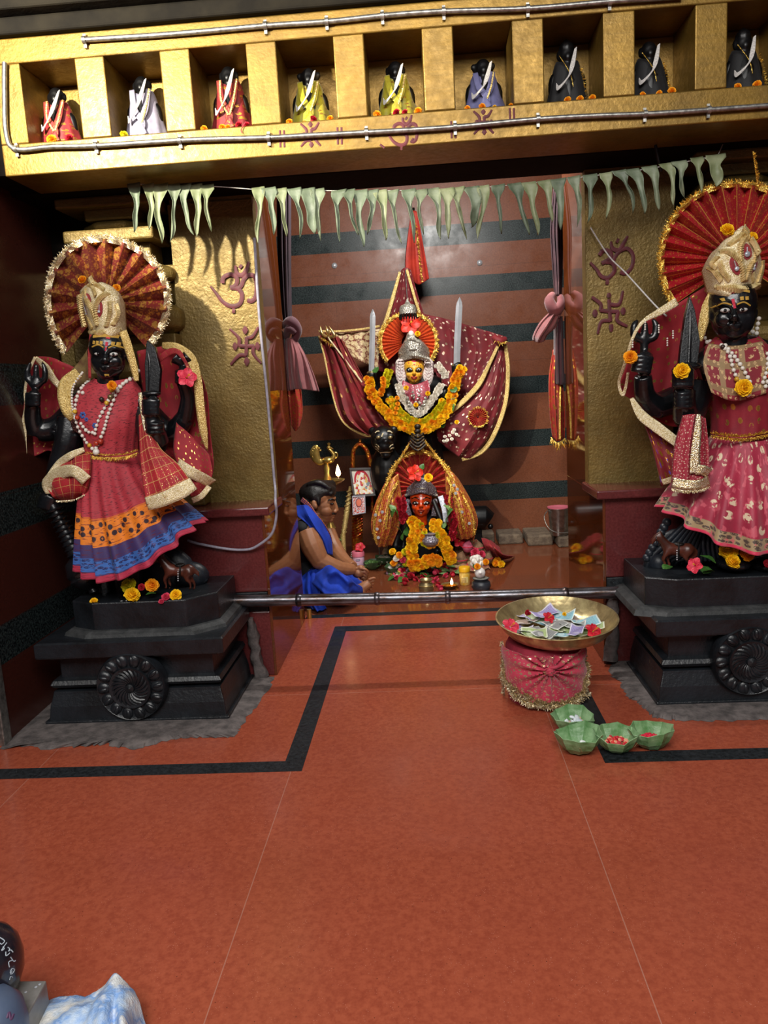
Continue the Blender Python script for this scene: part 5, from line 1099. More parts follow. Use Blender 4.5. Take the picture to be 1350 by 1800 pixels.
for i, (x, y) in enumerate(((714, 682), (752, 692), (731, 712), (698, 700), (699, 710), (697, 718), (695, 726))): flower('orange' if i > 2 else 'yellow', x, y, 5.10, 4.5, ['yellow marigold at the left collar of the yellow faced idol', 'yellow marigold at the right collar of the yellow faced idol', 'yellow marigold at the tip of the rose neck cloth', 'topmost orange marigold of the dangling string left of the chest', 'second orange marigold of the dangling string left of the chest', 'third orange marigold of the dangling string left of the chest', 'lowest orange marigold of the dangling string left of the chest'][i], face=(1.4, 0, 0))
flower('hibiscus_orange', 721, 571, 5.2, 17, 'large orange red hibiscus at the top of the orange fan', face=(1.35, 0, 0)); flower('yellow', 734, 587, 5.15, 5, 'yellow marigold right of the silver crown tip', face=(1.4, 0, 0))
for i, (x, y) in enumerate(((800, 690), (798, 702), (796, 714), (790, 724), (786, 735), (776, 744), (765, 750), (780, 752), (752, 757), (700, 757), (710, 760), (692, 752), (662, 655))):
    leaf(x, y, 5.12, 16, 'green leaf tied behind the orange marigold garland of the yellow faced idol', (1.2+random.uniform(-.4, .4), random.uniform(-.8, .8), random.uniform(-1, 1)), group='leaves behind the orange garland')
for i, (x, y) in enumerate(((790, 766), (796, 760), (802, 764), (794, 772), (786, 774), (782, 768), (798, 756), (780, 776))): flower('white', x, y, 5.12, 3.6, 'white blossom in the small cluster on the right swag of the maroon drape', 'white blossoms on the maroon swag')
flower('yellow', 803, 742, 5.12, 4, 'small yellow flower among the leaves right of the thick garland')
# black lion head at the left of the idol
J = Idol(5.05); kk = J.k; L0 = thing('lion_head', 'black carved lion head with gilded whiskers left of the front idol', 'carving', J.p(672, 800, .1))
mb = MB(); E = lambda x, y, d, a, b, c: mb.ell(J.p(x, y, d), (a*kk, c*kk, b*kk), 16, 10)
E(674, 772, 0, 23, 24, 22); E(676, 784, -.07, 13, 10, 12); E(672, 788, -.06, 10, 9, 9); E(684, 785, -.06, 10, 9, 9); E(678, 800, -.05, 10, 6, 9); E(655, 758, .02, 8, 8, 6); E(692, 756, .02, 8, 8, 6); E(678, 776, -.1, 6, 4, 5); E(664, 768, -.06, 8, 5, 5); E(686, 766, -.06, 8, 5, 5); E(680, 830, .1, 30, 50, 30); E(700, 900, .15, 40, 60, 40)
lm = remesh(mb, .008, 3, .45); ltr = bvh(lm); lo = lm.build('lion_body', mBLACK, L0, smooth='all')
mb = MB()
for a in ((660, 760, 668, 757), (682, 757, 690, 760), (662, 780, 668, 784), (660, 784, 667, 788), (659, 789, 667, 792), (686, 784, 692, 780), (687, 788, 694, 786), (672, 766, 675, 760), (666, 795, 690, 794)): stroke(mb, [J.p(a[0], a[1]), J.p((a[0]+a[2])/2, (a[1]+a[3])/2-1.5), J.p(a[2], a[3])], 1.6*kk, tree=ltr, off=.003)
mb.build('gilded_lines', mPALE, lo)
for x in (665, 686): MB().ell(J.p(x, 769, -.115), (4*kk, 3*kk, 3*kk), 10, 7).build('eye', mOLDBR, lo)
# ================================================================ FRONT IDOL
I = Idol(4.95); k = I.k; p = I.p
IF = thing('goddess_idol', 'small orange faced idol under a peaked red and gold hood, nearest the offerings', 'idol', (.0, 4.98, 0))
W = 20; f = head_map(I, 740, 884, W, yaw=.0, dy=-.05, nod=.03); r = W*k
mb = MB(); T = lambda pts, rr, n=12: mb.tube(I.L(pts), [a*k for a in rr], n, 5)
T([(741, 915, .05), (742, 960, .05), (742, 1010, .06)], [28, 38, 46], 18); T([(700, 935, .02), (741, 915, .05), (782, 935, .02)], [14, 26, 14]); T([(700, 935, .02), (695, 965, -.02), (712, 975, -.08)], [13, 11, 9]); T([(782, 935, .02), (790, 965, -.02), (775, 975, -.08)], [13, 11, 9])
body = remesh(mb, .010, 3, .45); body.build('body', mBLACK, IF, smooth='all')
mb = MB(); add_head(mb, f, r, ears=False); mm = remesh(mb, .0048, 3, .4); trF = bvh(mm); face = mm.build('face', M('sindoor orange paint', 'e04a14', 'c43a0e', 30, .28, coat=.4), IF, smooth='all')
for s in (-1, 1):
    o1 = MB(); o1.ell(f(s*.43, -.02, .83), (.35*r, .15*r, .18*r), 16, 9); o1.build('eye_outline', mPUP, face); w1 = MB(); w1.ell(f(s*.43, -.02, .91), (.22*r, .10*r, .09*r), 12, 8); w1.build('eye_white', mEYE, face); b1 = MB(); b1.ell(f(s*.43, -.02, .98), (.09*r, .05*r, .09*r), 10, 7); b1.build('pupil', mPUP, face)
fpaint('brow_paint', mPUP, [([(-.85, -.30), (-.5, -.48), (-.12, -.34)], [.05, .1, .06]), ([(.12, -.34), (.5, -.48), (.85, -.30)], [.06, .1, .05])], face, trF)
fpaint('lip_paint', M('dark lip paint', '8a1c14', '6c120c', 30, .4), [([(-.28, .62), (0, .6), (.28, .62)], .08), ([(-.2, .73), (0, .77), (.2, .73)], .08)], face, trF)
fpaint('white_dots', mWHITE, [([(-.06, -.42), (.06, -.42)], .14), ([(-.05, -.68), (.05, -.68)], .1), ([(-.05, .92), (.05, .92)], .12)], face, trF)
crown(I, IF, [(712, 874), (740, 866), (770, 874)], [(716, 858), (730, 848), (752, 848), (766, 858)], [(726, 850), (734, 842), (738, 834), (742, 830), (746, 834), (752, 842), (758, 850)], -.02, .11, sparkle('dull embossed silver', 'a49ea8', '6c6670', 120, .5, .42, .7), chev=[([(713, 871), (740, 863), (769, 871)], 2.4), ([(716, 862), (740, 854), (766, 862)], 1.6)], rope_mat=MATS['embossed silver'])
for x in (717, 765):
    mb = MB(); mb.ell(p(x, 882, -.04), (5*k, .014, 6*k)); mb.lathe(p(x, 905, -.05), [(0, -4*k), (7.5*k, -1*k), (7*k, 4*k), (4*k, 14*k), (2*k, 20*k), (0, 22*k)], 14, Matrix.Scale(.5, 3, V((0, 1, 0)))); mb.build('ear_pendant', MATS['dull embossed silver'], IF)
fan(I, IF, 738, 856, .03, 14, 56, 60, -28, 208, 17, mFANR, .026, mTINSEL, .018, tip=.1, lean=.03)
mHOOD = cloth('red gold tissue hood', 'a8241e', '841a18', 10, .45, [(14, 18, .36, 'd8a030', 1, .42), (30, 30, .16, 'e8c060', 1)], metal_motif=.5, stripes=[(0, 18, .18, 'c89030')])
hd = MB(); sheet(hd, [I.L([(728, 766, .0), (734, 758, -.02), (741, 766, .0)]), I.L([(706, 800, .02), (716, 785, .06), (734, 782, .10), (752, 785, .06), (766, 800, .02)]), I.L([(680, 845, -.04), (705, 815, .08), (737, 812, .14), (775, 818, .08), (800, 845, -.04)]), I.L([(662, 890, -.10), (690, 850, .10), (738, 850, .18), (790, 850, .10), (824, 890, -.10)]), I.L([(655, 930, -.12), (690, 900, .10), (738, 900, .20), (800, 900, .10), (835, 930, -.12)]), I.L([(664, 955, -.12), (695, 950, .10), (738, 950, .20), (800, 950, .10), (832, 950, -.12)])], 60, 40, 9, .012, grow=True, ph=.5); hd.build('peaked_hood', mHOOD, IF, solid=.003)
for nm, pts, wd in (('hood_fall', [[(700, 832, -.06), (690, 840, -.08), (676, 850, -.06)], [(706, 880, -.08), (682, 890, -.15), (658, 890, -.1)], [(704, 920, -.10), (676, 930, -.18), (652, 925, -.12)], [(690, 958, -.10), (668, 962, -.15), (660, 955, -.12)]], 0), ('hood_fall', [[(782, 825, -.06), (795, 830, -.08), (806, 842, -.06)], [(784, 870, -.06), (806, 875, -.16), (828, 880, -.1)], [(788, 915, -.08), (814, 920, -.18), (840, 915, -.12)], [(796, 945, -.08), (820, 948, -.15), (834, 942, -.12)]], 0)):
    mb = MB(); sheet(mb, [I.L(x) for x in pts], 24, 24, 4, .012, grow=True); mb.build(nm, mHOOD, IF, solid=.003)
mb = MB()
for pts in ([(728, 768, -.04), (700, 812, -.05), (672, 868, -.12), (658, 920, -.16), (662, 955, -.16)], [(741, 768, -.04), (768, 802, -.05), (800, 850, -.12), (828, 900, -.16), (834, 940, -.16)], [(700, 845, -.1), (684, 880, -.18), (678, 930, -.2)], [(786, 838, -.1), (804, 880, -.19), (816, 930, -.2)], [(712, 800, -.02), (736, 790, .04), (762, 800, -.02), (785, 822, -.06), (798, 850, -.1)], [(795, 850, -.14), (790, 880, -.17), (797, 900, -.17)]):
    ribbon(mb, I.L(pts), 3.5*k, wave=.003); fringe(mb, I.L(pts), .022, .0035, up=(.6, -.6, .3), spread=1.2, w=.0012); fringe(mb, I.L(pts), .022, .0035, up=(-.6, -.6, -.3), spread=1.2, w=.0012)
mb.build('gold_tinsel_trim', mTINSEL, IF, smooth=False)
mb = MB()
for x, y in ((663, 930), (665, 945), (668, 915), (801, 867), (804, 860), (798, 853), (812, 900), (660, 905), (825, 920), (672, 900)): mb.lathe(p(x, y, -.2), [(.0, 0), (.010, .0), (.010, .003), (0, .004)], 12, Matrix.Rotation(pi/2, 3, 'X'))
mb.build('mirror_sequins', mCHROME, IF)
mb = MB()
for j in range(5): mb.ell(p(734, 750+8*j, -.06), (6*k, 5*k, 5*k)); mb.tube(I.L([(724-2*j*.5, 762+5*j, -.05), (734, 768+6*j, -.08), (744+2*j*.5, 762+5*j, -.05)]), 2*k, 6, 4)
mb.build('black_gold_pendant', M('black gold threads', '1c1410', '6a5020', 90, .5, .3, lo=.55, hi=.6), IF)
flower('hibiscus_orange', 729, 832, 4.78, 15, 'orange red hibiscus on the crown of the orange faced idol', face=(1.2, 0, .4)); flower('yellow', 753, 840, 4.78, 8, 'yellow marigold on the right of the orange faced idol\'s crown', face=(1.3, 0, 0)); leaf(740, 826, 4.80, 12, 'green leaf above the orange faced idol\'s crown', (1.4, .3, -.4))
garland('flower_garland', 'yellow marigold garland down the left front of the orange faced idol', [(722, 912, -.2), (730, 925, -.24), (728, 945, -.26), (722, 965, -.27), (728, 982, -.27)], 4.95, 7, ['yellow', 'yellow', 'orange'], 13, 2)
garland('flower_garland', 'yellow marigold garland down the right front of the orange faced idol', [(768, 914, -.2), (766, 930, -.24), (778, 945, -.26), (785, 965, -.27), (795, 988, -.27)], 4.95, 7, ['yellow', 'yellow', 'orange'], 13, 2)
garland('flower_garland', 'small yellow marigold loop around the silver pot before the orange face', [(740, 918, -.26), (746, 935, -.29), (742, 950, -.3), (752, 960, -.31), (768, 954, -.3), (766, 935, -.29)], 4.95, 5, ['yellow', 'orange', 'lemon'], 14, 1)
garland('flower_garland', 'marigold string lying on the floor in front of the orange faced idol', [(722, 996, -.32), (740, 992, -.32), (758, 984, -.32), (775, 986, -.32)], 4.95, 7, ['yellow', 'orange'], 12, 2)
garland('red_garland', 'red flower garland hanging left of the orange face', [(704, 876, -.16), (706, 892, -.18), (710, 910, -.19), (712, 918, -.2)], 4.95, 6, ['red'], 8, 2)
garland('red_garland', 'red flower garland hanging right of the orange face', [(786, 870, -.14), (792, 895, -.17), (797, 920, -.18), (795, 940, -.2), (788, 948, -.2)], 4.95, 5, ['red'], 14, 2)
for i, (x, y) in enumerate(((694, 900), (688, 908), (700, 910), (704, 922), (712, 930), (716, 942), (706, 936), (708, 950), (786, 905), (792, 898), (784, 918), (790, 922), (782, 928))):
    leaf(x, y, 4.74, 17, 'green leaf in the spray %s of the orange faced idol' % ('left' if x < 740 else 'right'), (1.2+random.uniform(-.4, .4), random.uniform(-.8, .8), random.uniform(-1.6, 1.6)), LEAFL if i % 3 == 0 else LEAF, group='leaf sprays at the orange faced idol')
MB().tube([p(762, 880, -.1), p(772, 905, -.14), p(778, 922, -.16)], [4*k, 5*k, 3*k], 10, 4).build('dark_plume', mBLACK, IF); mb = MB(); ribbon(mb, I.L([(774, 872, -.12), (781, 895, -.16), (784, 918, -.17)]), 9*k); mb.build('white_lace', M('white lace', 'd8dce4', '9aa2b4', 120, .7), IF, solid=.003)
q = p(757, 960, -.3); mb = MB(); mb.lathe(q, [(.0, 0), (.03, .0), (.05, .02), (.052, .04), (.035, .06), (.03, .07), (.036, .078), (.03, .078)], 20); mb.build('silver_pot', MATS['dull embossed silver'], label='small dull silver pot inside the marigold loop before the orange face', cat='pot')
# ================================================================ SEATED MAN
I = Idol(4.35); k = I.k; p = I.p
mSKIN = M('warm brown skin', '9c6846', '92603f', 40, .48, 0, bump=(160, .12, .002), sss=.12); mHAIR = M('black hair', '100d0c', '1e1a18', 120, .38, bump=(150, .5, .004))
mBLUE = cloth('royal blue cloth', '1040c0', '0c3098', 12, .8, bump=.3, sheen=.0); mBLUE3 = M('royal blue dhoti cloth', '1040c0', '0b2e92', 9, .8, 0, bump=(30, .35, .006))
MAN = thing('person', 'man with black hair, blue scarf and blue dhoti sitting cross-legged, facing right towards the shrine', 'person', (p(560, 1060).x, 4.3, 0))
mb = MB(); E = lambda x, y, d, a, b, c: mb.ell(p(x, y, d), (a*k, b, c*k), 18, 12); T = lambda pts, rr, n=12: mb.tube(I.L(pts), [a*k for a in rr], n, 5)
E(546, 1005, 0, 38, .165, 46); E(536, 952, 0, 32, .185, 36); E(538, 934, -.16, 19, .06, 19); E(556, 930, .16, 18, .06, 18); T([(536, 930, 0), (546, 912, 0), (554, 896, 0)], [26, 21, 20])
E(558, 872, 0, 29, .080, 25); E(571, 886, 0, 20, .068, 24); E(573, 904, 0, 14, .055, 13); E(568, 912, 0, 16, .05, 9); E(581, 913, 0, 6, .025, 6); E(573, 897, -.035, 13, .035, 12); E(582, 876, 0, 9, .05, 5)
T([(587, 880, 0), (590, 890, 0), (591, 898, 0)], [3, 4, 5]); E(589, 899, -.012, 4, .012, 3.5); E(586, 905, 0, 4.5, .022, 2.4); E(585, 909, 0, 4.5, .02, 2.8)
E(552, 887, -.080, 5, .014, 9); E(555, 890, -.086, 3, .010, 5)
T([(540, 936, -.19), (549, 960, -.225), (562, 985, -.235)], [20, 20, 16]); T([(562, 985, -.235), (592, 998, -.21), (621, 1001, -.15)], [16, 14, 9.5]); E(562, 986, -.235, 16, .05, 15)
T([(575, 936, .17), (590, 966, .10), (606, 986, .0), (621, 996, -.09)], [17, 15, 12, 9])
# near hand closed over the far one: palm, four bent fingers, thumb from the side
E(631, 1006, -.14, 10, .035, 9); E(628, 1008, -.09, 9, .03, 8)
for j in range(4): T([(633, 999+4.6*j, -.168+.014*j), (642-.4*j, 1000.5+5.4*j, -.176+.014*j), (647-1.2*j, 1006+5.0*j, -.162+.014*j), (643-.8*j, 1010+4.3*j, -.138+.014*j)], [2.6, 2.4, 2.2, 1.8], 10)
T([(627, 1000, -.155), (634, 996, -.16), (641, 998, -.15)], [3.6, 3.2, 2.4], 8)
for j in range(4): T([(633, 1006+3.4*j, -.095), (640, 1010+3*j, -.085), (640, 1018+1.5*j, -.08)], [2.9, 2.7, 2.2], 8)
T([(628, 1002, -.10), (634, 1000, -.11)], [3.4, 2.6], 8)
# foot with toes
T([(612, 1036, -.16), (632, 1036, -.17), (642, 1030, -.17), (650, 1025, -.16)], [10, 10, 9, 7.5]); E(636, 1038, -.17, 9, .035, 8)
for j in range(5): T([(648, 1019+4.6*j, -.180+.010*j), (656-.9*j, 1016+5.2*j, -.180+.010*j), (660-1.4*j, 1017+5.2*j, -.174+.010*j)], [2.7-.22*j, 2.3-.18*j, 2.3-.2*j], 10)
bm = remesh(mb, .0040, 2, .4); bt = bvh(bm); man = bm.build('body', mSKIN, MAN, smooth='all')
mb = MB(); E(555, 866, 0, 31, .086, 22); E(541, 880, 0, 14, .078, 18); E(574, 862, -.0, 18, .07, 12); E(583, 866, -.01, 8, .055, 6); E(553, 872, -.05, 12, .04, 14); E(560, 880, -.074, 4, .012, 10)
for j in range(7): T([(540+5*j, 852-1.2*j+.3*j*j, -.05+.016*j), (560+4*j, 848, -.06+.018*j), (582+1.2*j, 860, -.055+.018*j)], [4, 5, 3], 8)
remesh(mb, .006, 2, .35).build('hair', mHAIR, man, smooth='all')
mb = MB(); T([(581, 903, -.030), (588, 902.5, -.012), (590.5, 903, .012)], [1.5, 2.4, 1.6], 8); T([(578, 906, -.036), (576, 909, -.038)], [1.4, .8], 6); mb.build('moustache', mHAIR, man)
MB().ell(p(583.5, 885.5, -.052), (4*k, .012, 1.7*k), 10, 7).build('eye', M('half closed eye', '2a1c16', '140c0a', 40, .3), man)
mb = MB(); T([(576, 880, -.062), (583, 877.5, -.056), (588, 879.5, -.035)], [1.0, 1.8, 1.2], 8); mb.build('eyebrow', mHAIR, man)
# vest
mb = MB(); E(545, 1006, 0, 40, .172, 46); E(535, 955, 0, 35, .190, 36); E(534, 927, -.15, 17, .075, 15); E(530, 940, -.12, 22, .09, 22); E(552, 928, .11, 15, .06, 14); E(533, 925, 0, 20, .09, 14)
vm = remesh(mb, .009, 4, .5); vest = vm.build('vest', M('black vest cloth', '15151a', '0c0c10', 20, .8, bump=(60, .3, .004)), MAN, smooth='all'); vt = bvh(vm)
mb = MB()
for pts in ([(536, 928, 0), (545, 936, 0), (549, 938, 0)], [(541, 931, 0), (548, 935, 0)], [(550, 990, 0), (562, 992, 0), (576, 990, 0)], [(548, 998, 0), (566, 1000, 0)]): stroke(mb, [p(*q) for q in pts], 1.6*k, tree=vt, off=.003)
if mb.v: mb.build('vest_print', M('grey print', '8a8c92', '66686e', 50, .7), vest)
# dhoti: wrapped legs in one folded cloth
mb = MB(); E(548, 1028, 0, 44, .2, 34); T([(548, 1026, -.08), (575, 1024, -.24), (592, 1030, -.36)], [32, 30, 25], 16); T([(592, 1030, -.36), (612, 1034, -.27), (632, 1040, -.17)], [25, 20, 10], 16); T([(556, 1022, .08), (585, 1020, .24), (604, 1022, .34)], [30, 27, 22], 16); T([(604, 1022, .34), (622, 1030, .2), (632, 1038, .0)], [22, 16, 11], 16); E(585, 1036, -.1, 40, .2, 20); E(556, 1052, -.2, 34, .1, 14); E(545, 1010, -.11, 20, .07, 12)
dm = remesh(mb, .010, 6, .5)
for i in range(len(dm.v)):
    q = dm.v[i]; w = q.x*16+q.z*30+sin(q.y*9)*1.5
    dm.v[i] = V((q.x, q.y-.012*sin(w*1.6)-.007*sin(w*3.3+1), max(q.z+.010*sin(q.x*30+q.z*26+q.y*14)+.005*sin(q.x*70+q.y*30), .004)))
dm.build('dhoti', mBLUE3, MAN, smooth='all')
mb = MB(); sheet(mb, [[p(532, 1012, -.24), p(545, 1003, -.26), p(556, 1000, -.25)], [p(528, 1035, -.28), p(543, 1032, -.31), p(560, 1030, -.32)], [p(534, 1050, -.30), p(548, 1052, -.33), p(566, 1054, -.34)], [G(550, 1070, .012), G(560, 1074, .02), G(574, 1070, .012)]], 20, 22, 3, .010); mb.build('dhoti_flap', mBLUE, MAN, solid=.004)
# scarf over the near shoulder
mb = MB(); sheet(mb, [I.L([(520, 890, -.06), (536, 888, -.12), (548, 892, -.10)]), I.L([(522, 905, -.14), (545, 906, -.20), (562, 912, -.13)]), I.L([(538, 918, -.19), (557, 928, -.215), (574, 932, -.12)]), I.L([(556, 942, -.20), (570, 948, -.20), (582, 950, -.11)]), I.L([(572, 972, -.18), (578, 974, -.17), (584, 976, -.12)])], 18, 26, 3, .006); mb.build('scarf', mBLUE, MAN, solid=.006)
mb = MB(); ribbon(mb, I.L([(530, 878, -.09), (543, 890, -.12), (553, 905, -.135), (566, 920, -.12), (578, 938, -.10), (583, 955, -.09)]), [9*k, 9*k, 8*k, 7*k, 5*k, 4*k]); mb.build('striped_stole', cloth('purple and orange stole', '6a2448', '4a1838', 20, .8, stripes=[(0, 3, .3, 'c8702a'), (1, 24, .3, '3a1a50')]), MAN, solid=.004)
# ================================================================ THINGS AROUND THE SHRINE
def on(px, py, z=0.0): return G(px, py, z)
# barrier rail
t = thing('barrier_rail', 'dark worn metal rail with bamboo-like joints across the sanctum entrance', 'rail', P(735, 1050, 3.04))
a, b = P(383, 1057, 3.05), P(1096, 1041, 3.05)
s = NT('worn bronze rail'); s.set(col=s.mix(s.maprange(s.noise(14, 5, s.scale(s.obj, (1, 4, 4))), .35, .68), hx('7a7c84'), hx('4a3426')), metal=.9, rough=.3); s.bump(s.noise(80), .15, .003)
mb = MB(); mb.tube([a.lerp(b, i/40)+V((0, 0, -.004*sin(pi*i/40))) for i in range(41)], .0245, 20); mb.build('rail_pipe', s.m, t)
mb = MB()
for u in (.205, .205, .40, .574, .86, .03):
    q = a.lerp(b, u); q.z -= .004*sin(pi*u); mb = MB(); mb.lathe(q, [(.0245, -.012), (.027, -.006), (.0285, 0), (.027, .006), (.0245, .012)], 20, Matrix.Rotation(pi/2, 3, 'Y'))
    if u != .205 or u == .205: mb.build('joint_ring', s.m, t)
q = P(540, 1060, 3.86); MB().tube([V((q.x, 3.9, .0)), V((q.x, 3.9, .05))], .012, 12).build('brass_stub', mBRASS, label='short brass stub on the floor at the end of the left passage wall', cat='post')
# wiring
MB().tube([P(447, 418, 3.262), P(456, 560, 3.262), P(470, 700, 3.262), P(481, 830, 3.262), P(484, 862, 3.22), P(484, 880, 3.03), P(486, 905, 3.04), P(478, 938, 3.05), P(455, 958, 3.07), P(435, 966, 3.08), P(400, 965, 3.08), P(350, 956, 3.08), P(330, 950, 3.085)], .0058, 8, 8).build('electric_cable', M('grey cable', 'a6a2b0', '8a8694', 40, .45), label='grey cable running down the left pillar and looping across its granite base', cat='cable')
# brass lamp with peacock
q = V((P(576, 845, 5.0).x, 5.0, 0)); z0 = P(576, 846, 5.0).z; t = thing('peacock_lamp', 'tall brass lamp with peacock finial and one flame, behind the seated man', 'oil lamp', q)
mb = MB(); mb.lathe(q, [(.11, 0), (.115, .012), (.09, .03), (.05, .05), (.03, .08), (.022, .12), (.03, .15), (.022, .18), (.018, .25), (.034, .28), (.018, .31), (.016, .4), (.03, .42), (.017, .45), (.017, z0-.08), (.03, z0-.05), (.02, z0-.03), (.05, z0-.015)], 24); mb.build('stem', mBRASS, t)
mb = MB(); mb.lathe(q, [(.05, z0-.03), (.09, z0-.012), (.112, z0+.004), (.114, z0+.009), (.09, z0+.0), (.03, z0-.008), (0, z0-.008)], 32); mb.build('oil_dish', mBRASS, t)
mb = MB(); mb.lathe(q, [(.02, z0-.01), (.026, z0+.02), (.016, z0+.05), (.022, z0+.09), (.014, z0+.11), (.02, z0+.13), (.008, z0+.14)], 20); J = Idol(5.0); j = J.k
w = lambda x, y, d=0: J.p(x, y, d)
mb.ell(w(577, 809), (11*j, .03, 6.5*j)); mb.tube([w(583, 808), w(587, 801), w(583, 794), w(578, 789)], [5*j, 3.6*j, 3*j, 2.6*j], 10, 5); mb.ell(w(578, 787), (4*j, .014, 3.6*j)); mb.tube([w(581, 787), w(586, 789.5)], [1.8*j, .4*j], 8)
for a in (-3, 0, 3): mb.tube([w(578, 785), w(578+a*.6, 778+abs(a)*.4)], [.8*j, 1.5*j], 6)
mb.tube([w(589+4.5*cos(a), 800+5*sin(a)) for a in [2*pi*i/14 for i in range(14)]], 1.1*j, 6, closed=True)
mb.tube([w(569, 811), w(562, 812), w(556, 806), w(553, 797), w(556, 788), (w(560, 786))], [5*j, 6*j, 8*j, 9*j, 7*j, 3*j], 12, 5, flat=.35, up=(0, 1, 0))
for i in range(8): a = 1.2+.42*i; mb.ell(w(556-8.5*sin(a)*.9+1, 798+12*cos(a)), (2*j, .012, 2*j), 8, 6)
mb.build('peacock', mBRASS, t)
s = NT('oil flame'); s.set(col=hx('ff9a30'), emit=s.ramp(s.n('ShaderNodeSeparateXYZ', {0: s.tc.outputs['Generated']}).outputs[2], [(0, hx('ff7a20')), (.5, hx('fff0c0')), (1, hx('ffb050'))]), est=14.0); mFL = s.m
def flame(c, h, parent):
    MB().lathe(c, [(0, 0), (h*.16, h*.12), (h*.2, h*.3), (h*.13, h*.6), (h*.05, h*.85), (0, h)], 12).build('flame', mFL, parent)
fq = w(595, 841, -.05); MB().tube([fq, fq+V((0, 0, .012))], .004, 6).build('wick', mTHREAD, t); flame(fq+V((0, 0, .01)), .085, t)
# framed pictures on a wrapped stand
def picture(name, label, c4, th, mats, mat_frame, border):
    t = thing(name, label, 'picture frame', (c4[2]+c4[3])/2)
    tl, tr, br, bl = c4; nrm = (tr-tl).cross(bl-tl).normalized()
    if nrm.y > 0: nrm = -nrm
    def q(u, v, o=0): return (tl.lerp(tr, u)).lerp(bl.lerp(br, u), v)+nrm*o
    mb = MB()
    for u0, u1, v0, v1 in ((0, 1, 0, border), (0, 1, 1-border, 1), (0, border, border, 1-border), (1-border, 1, border, 1-border)):
        A = [q(u0, v0, th), q(u1, v0, th), q(u1, v1, th), q(u0, v1, th)]; mb.prism(A, -nrm*th*1.6)
    mb.build('frame', mat_frame, t, smooth=False, bevel=.002)
    MB().grid([[q(border+(1-2*border)*i/8, border+(1-2*border)*jj/8, .001) for i in range(9)] for jj in range(9)]).build('print', mats[0], t)
    return t, q
s = NT('printed devotional picture'); v = s.vor(9, s.uv, 1); sepv = s.n('ShaderNodeSeparateColor', {0: v}).outputs
col = s.ramp(sepv[0], [(0, hx('d8d0bc')), (.3, hx('b84040')), (.45, hx('d8b060')), (.6, hx('e0dcd0')), (.8, hx('7a8a90')), (.92, hx('c05050'))], True)
sp = s.n('ShaderNodeSeparateXYZ', {0: s.uv}).outputs; du = s.math('SUBTRACT', sp[0], .5); dv = s.math('SUBTRACT', sp[1], .45)
dist = s.math('SQRT', s.math('ADD', s.math('MULTIPLY', du, du), s.math('MULTIPLY', s.math('MULTIPLY', dv, dv), .8)))
ring = s.math('MULTIPLY', s.math('GREATER_THAN', dist, .33), s.math('MULTIPLY', s.math('LESS_THAN', dist, .43), s.math('LESS_THAN', sp[1], .5)))
col = s.mix(ring, col, hx('b02838')); out = s.math('GREATER_THAN', dist, .43); col = s.mix(s.math('MULTIPLY', out, s.math('LESS_THAN', sp[1], .5)), col, hx('c8c4b8')); s.set(col=col, rough=.15); mPIC = s.m
s = NT('small red print'); col = s.ramp(s.noise(9, 3, s.uv), [(.35, hx('b83a28')), (.5, hx('e0d8d8')), (.58, hx('3a3440')), (.66, hx('d0a080'))], True); sp = s.n('ShaderNodeSeparateXYZ', {0: s.uv}).outputs
du = s.math('SUBTRACT', sp[0], .5); dv = s.math('SUBTRACT', sp[1], .35); dist = s.math('SQRT', s.math('ADD', s.math('MULTIPLY', du, du), s.math('MULTIPLY', dv, dv))); col = s.mix(s.math('LESS_THAN', dist, .3), col, s.mix(s.math('LESS_THAN', dist, .22), hx('701c1c'), hx('d05a30'))); s.set(col=col, rough=.2); mPIC2 = s.m
mFRM = M('dark wood frame', '2a1a16', '180e0c', 30, .4); mFRW = M('pale frame', 'b8b4bc', '8c8894', 30, .4)
mWRAP = sparkle('red gold foil wrap', 'b02a1c', 'c88a2c', 60, .75, .28, .6)
t = thing('wrapped_stand', 'stand wrapped in red and gold foil cloth, with a small arch, holding the framed pictures', 'stand', V((P(628, 945, 5.28).x, 5.28, 0)))
J = Idol(5.28); L_ = J.L
mb = MB(); mb.tube(L_([(627, 985, .02), (628, 945, 0), (629, 905, 0)]), [9*J.k, 10*J.k, 9*J.k], 16)
for i in range(9): mb.tube(L_([(619, 946-5*i, -.02), (628, 942-5*i, -.045), (637, 936-5*i, -.02)]), 1.6*J.k, 6, 3)
mb.build('wrapped_column', mWRAP, t)
mb = MB(); mb.tube(L_([(620, 825, .03), (621, 795, .03), (627, 784, .03), (633, 781, .03), (639, 784, .03), (646, 795, .03), (652, 820, .03), (656, 850, .03)]), 4*J.k, 10, 4); mb.ell(J.p(633, 776, .03), (3*J.k, 3*J.k, 5*J.k)); mb.tube(L_([(620, 900, .03), (620, 825, .03)]), 3*J.k, 8); mb.tube(L_([(654, 900, .03), (656, 850, .03)]), 3*J.k, 8); mb.build('arch', mWRAP, t)
mb = MB(); mb.tube(L_([(616, 855, -.02), (610, 900, -.03), (603, 942, -.04)]), [3*J.k, 5*J.k, 4*J.k], 12, 4)
for i in range(10): q = J.p(615-1.2*i, 862+8.4*i, -.025); mb.tube([q+V((-.02, -.005, -.008)), q+V((0, -.022, 0)), q+V((.02, -.005, .012))], 1.4*J.k, 6, 3)
mb.build('twisted_pole', mZARI, t)
mb = MB(); mb.box(J.p(615, 0, 0).x, J.p(660, 0, 0).x, 5.0, 5.2, 0, J.p(0, 955, 0).z-.0) if False else mb.tube([V((J.p(603, 950, 0).x, 5.24, .0)), J.p(603, 942, -.04)], 5*J.k, 10); mb.build('pole_foot', mZARI, t)
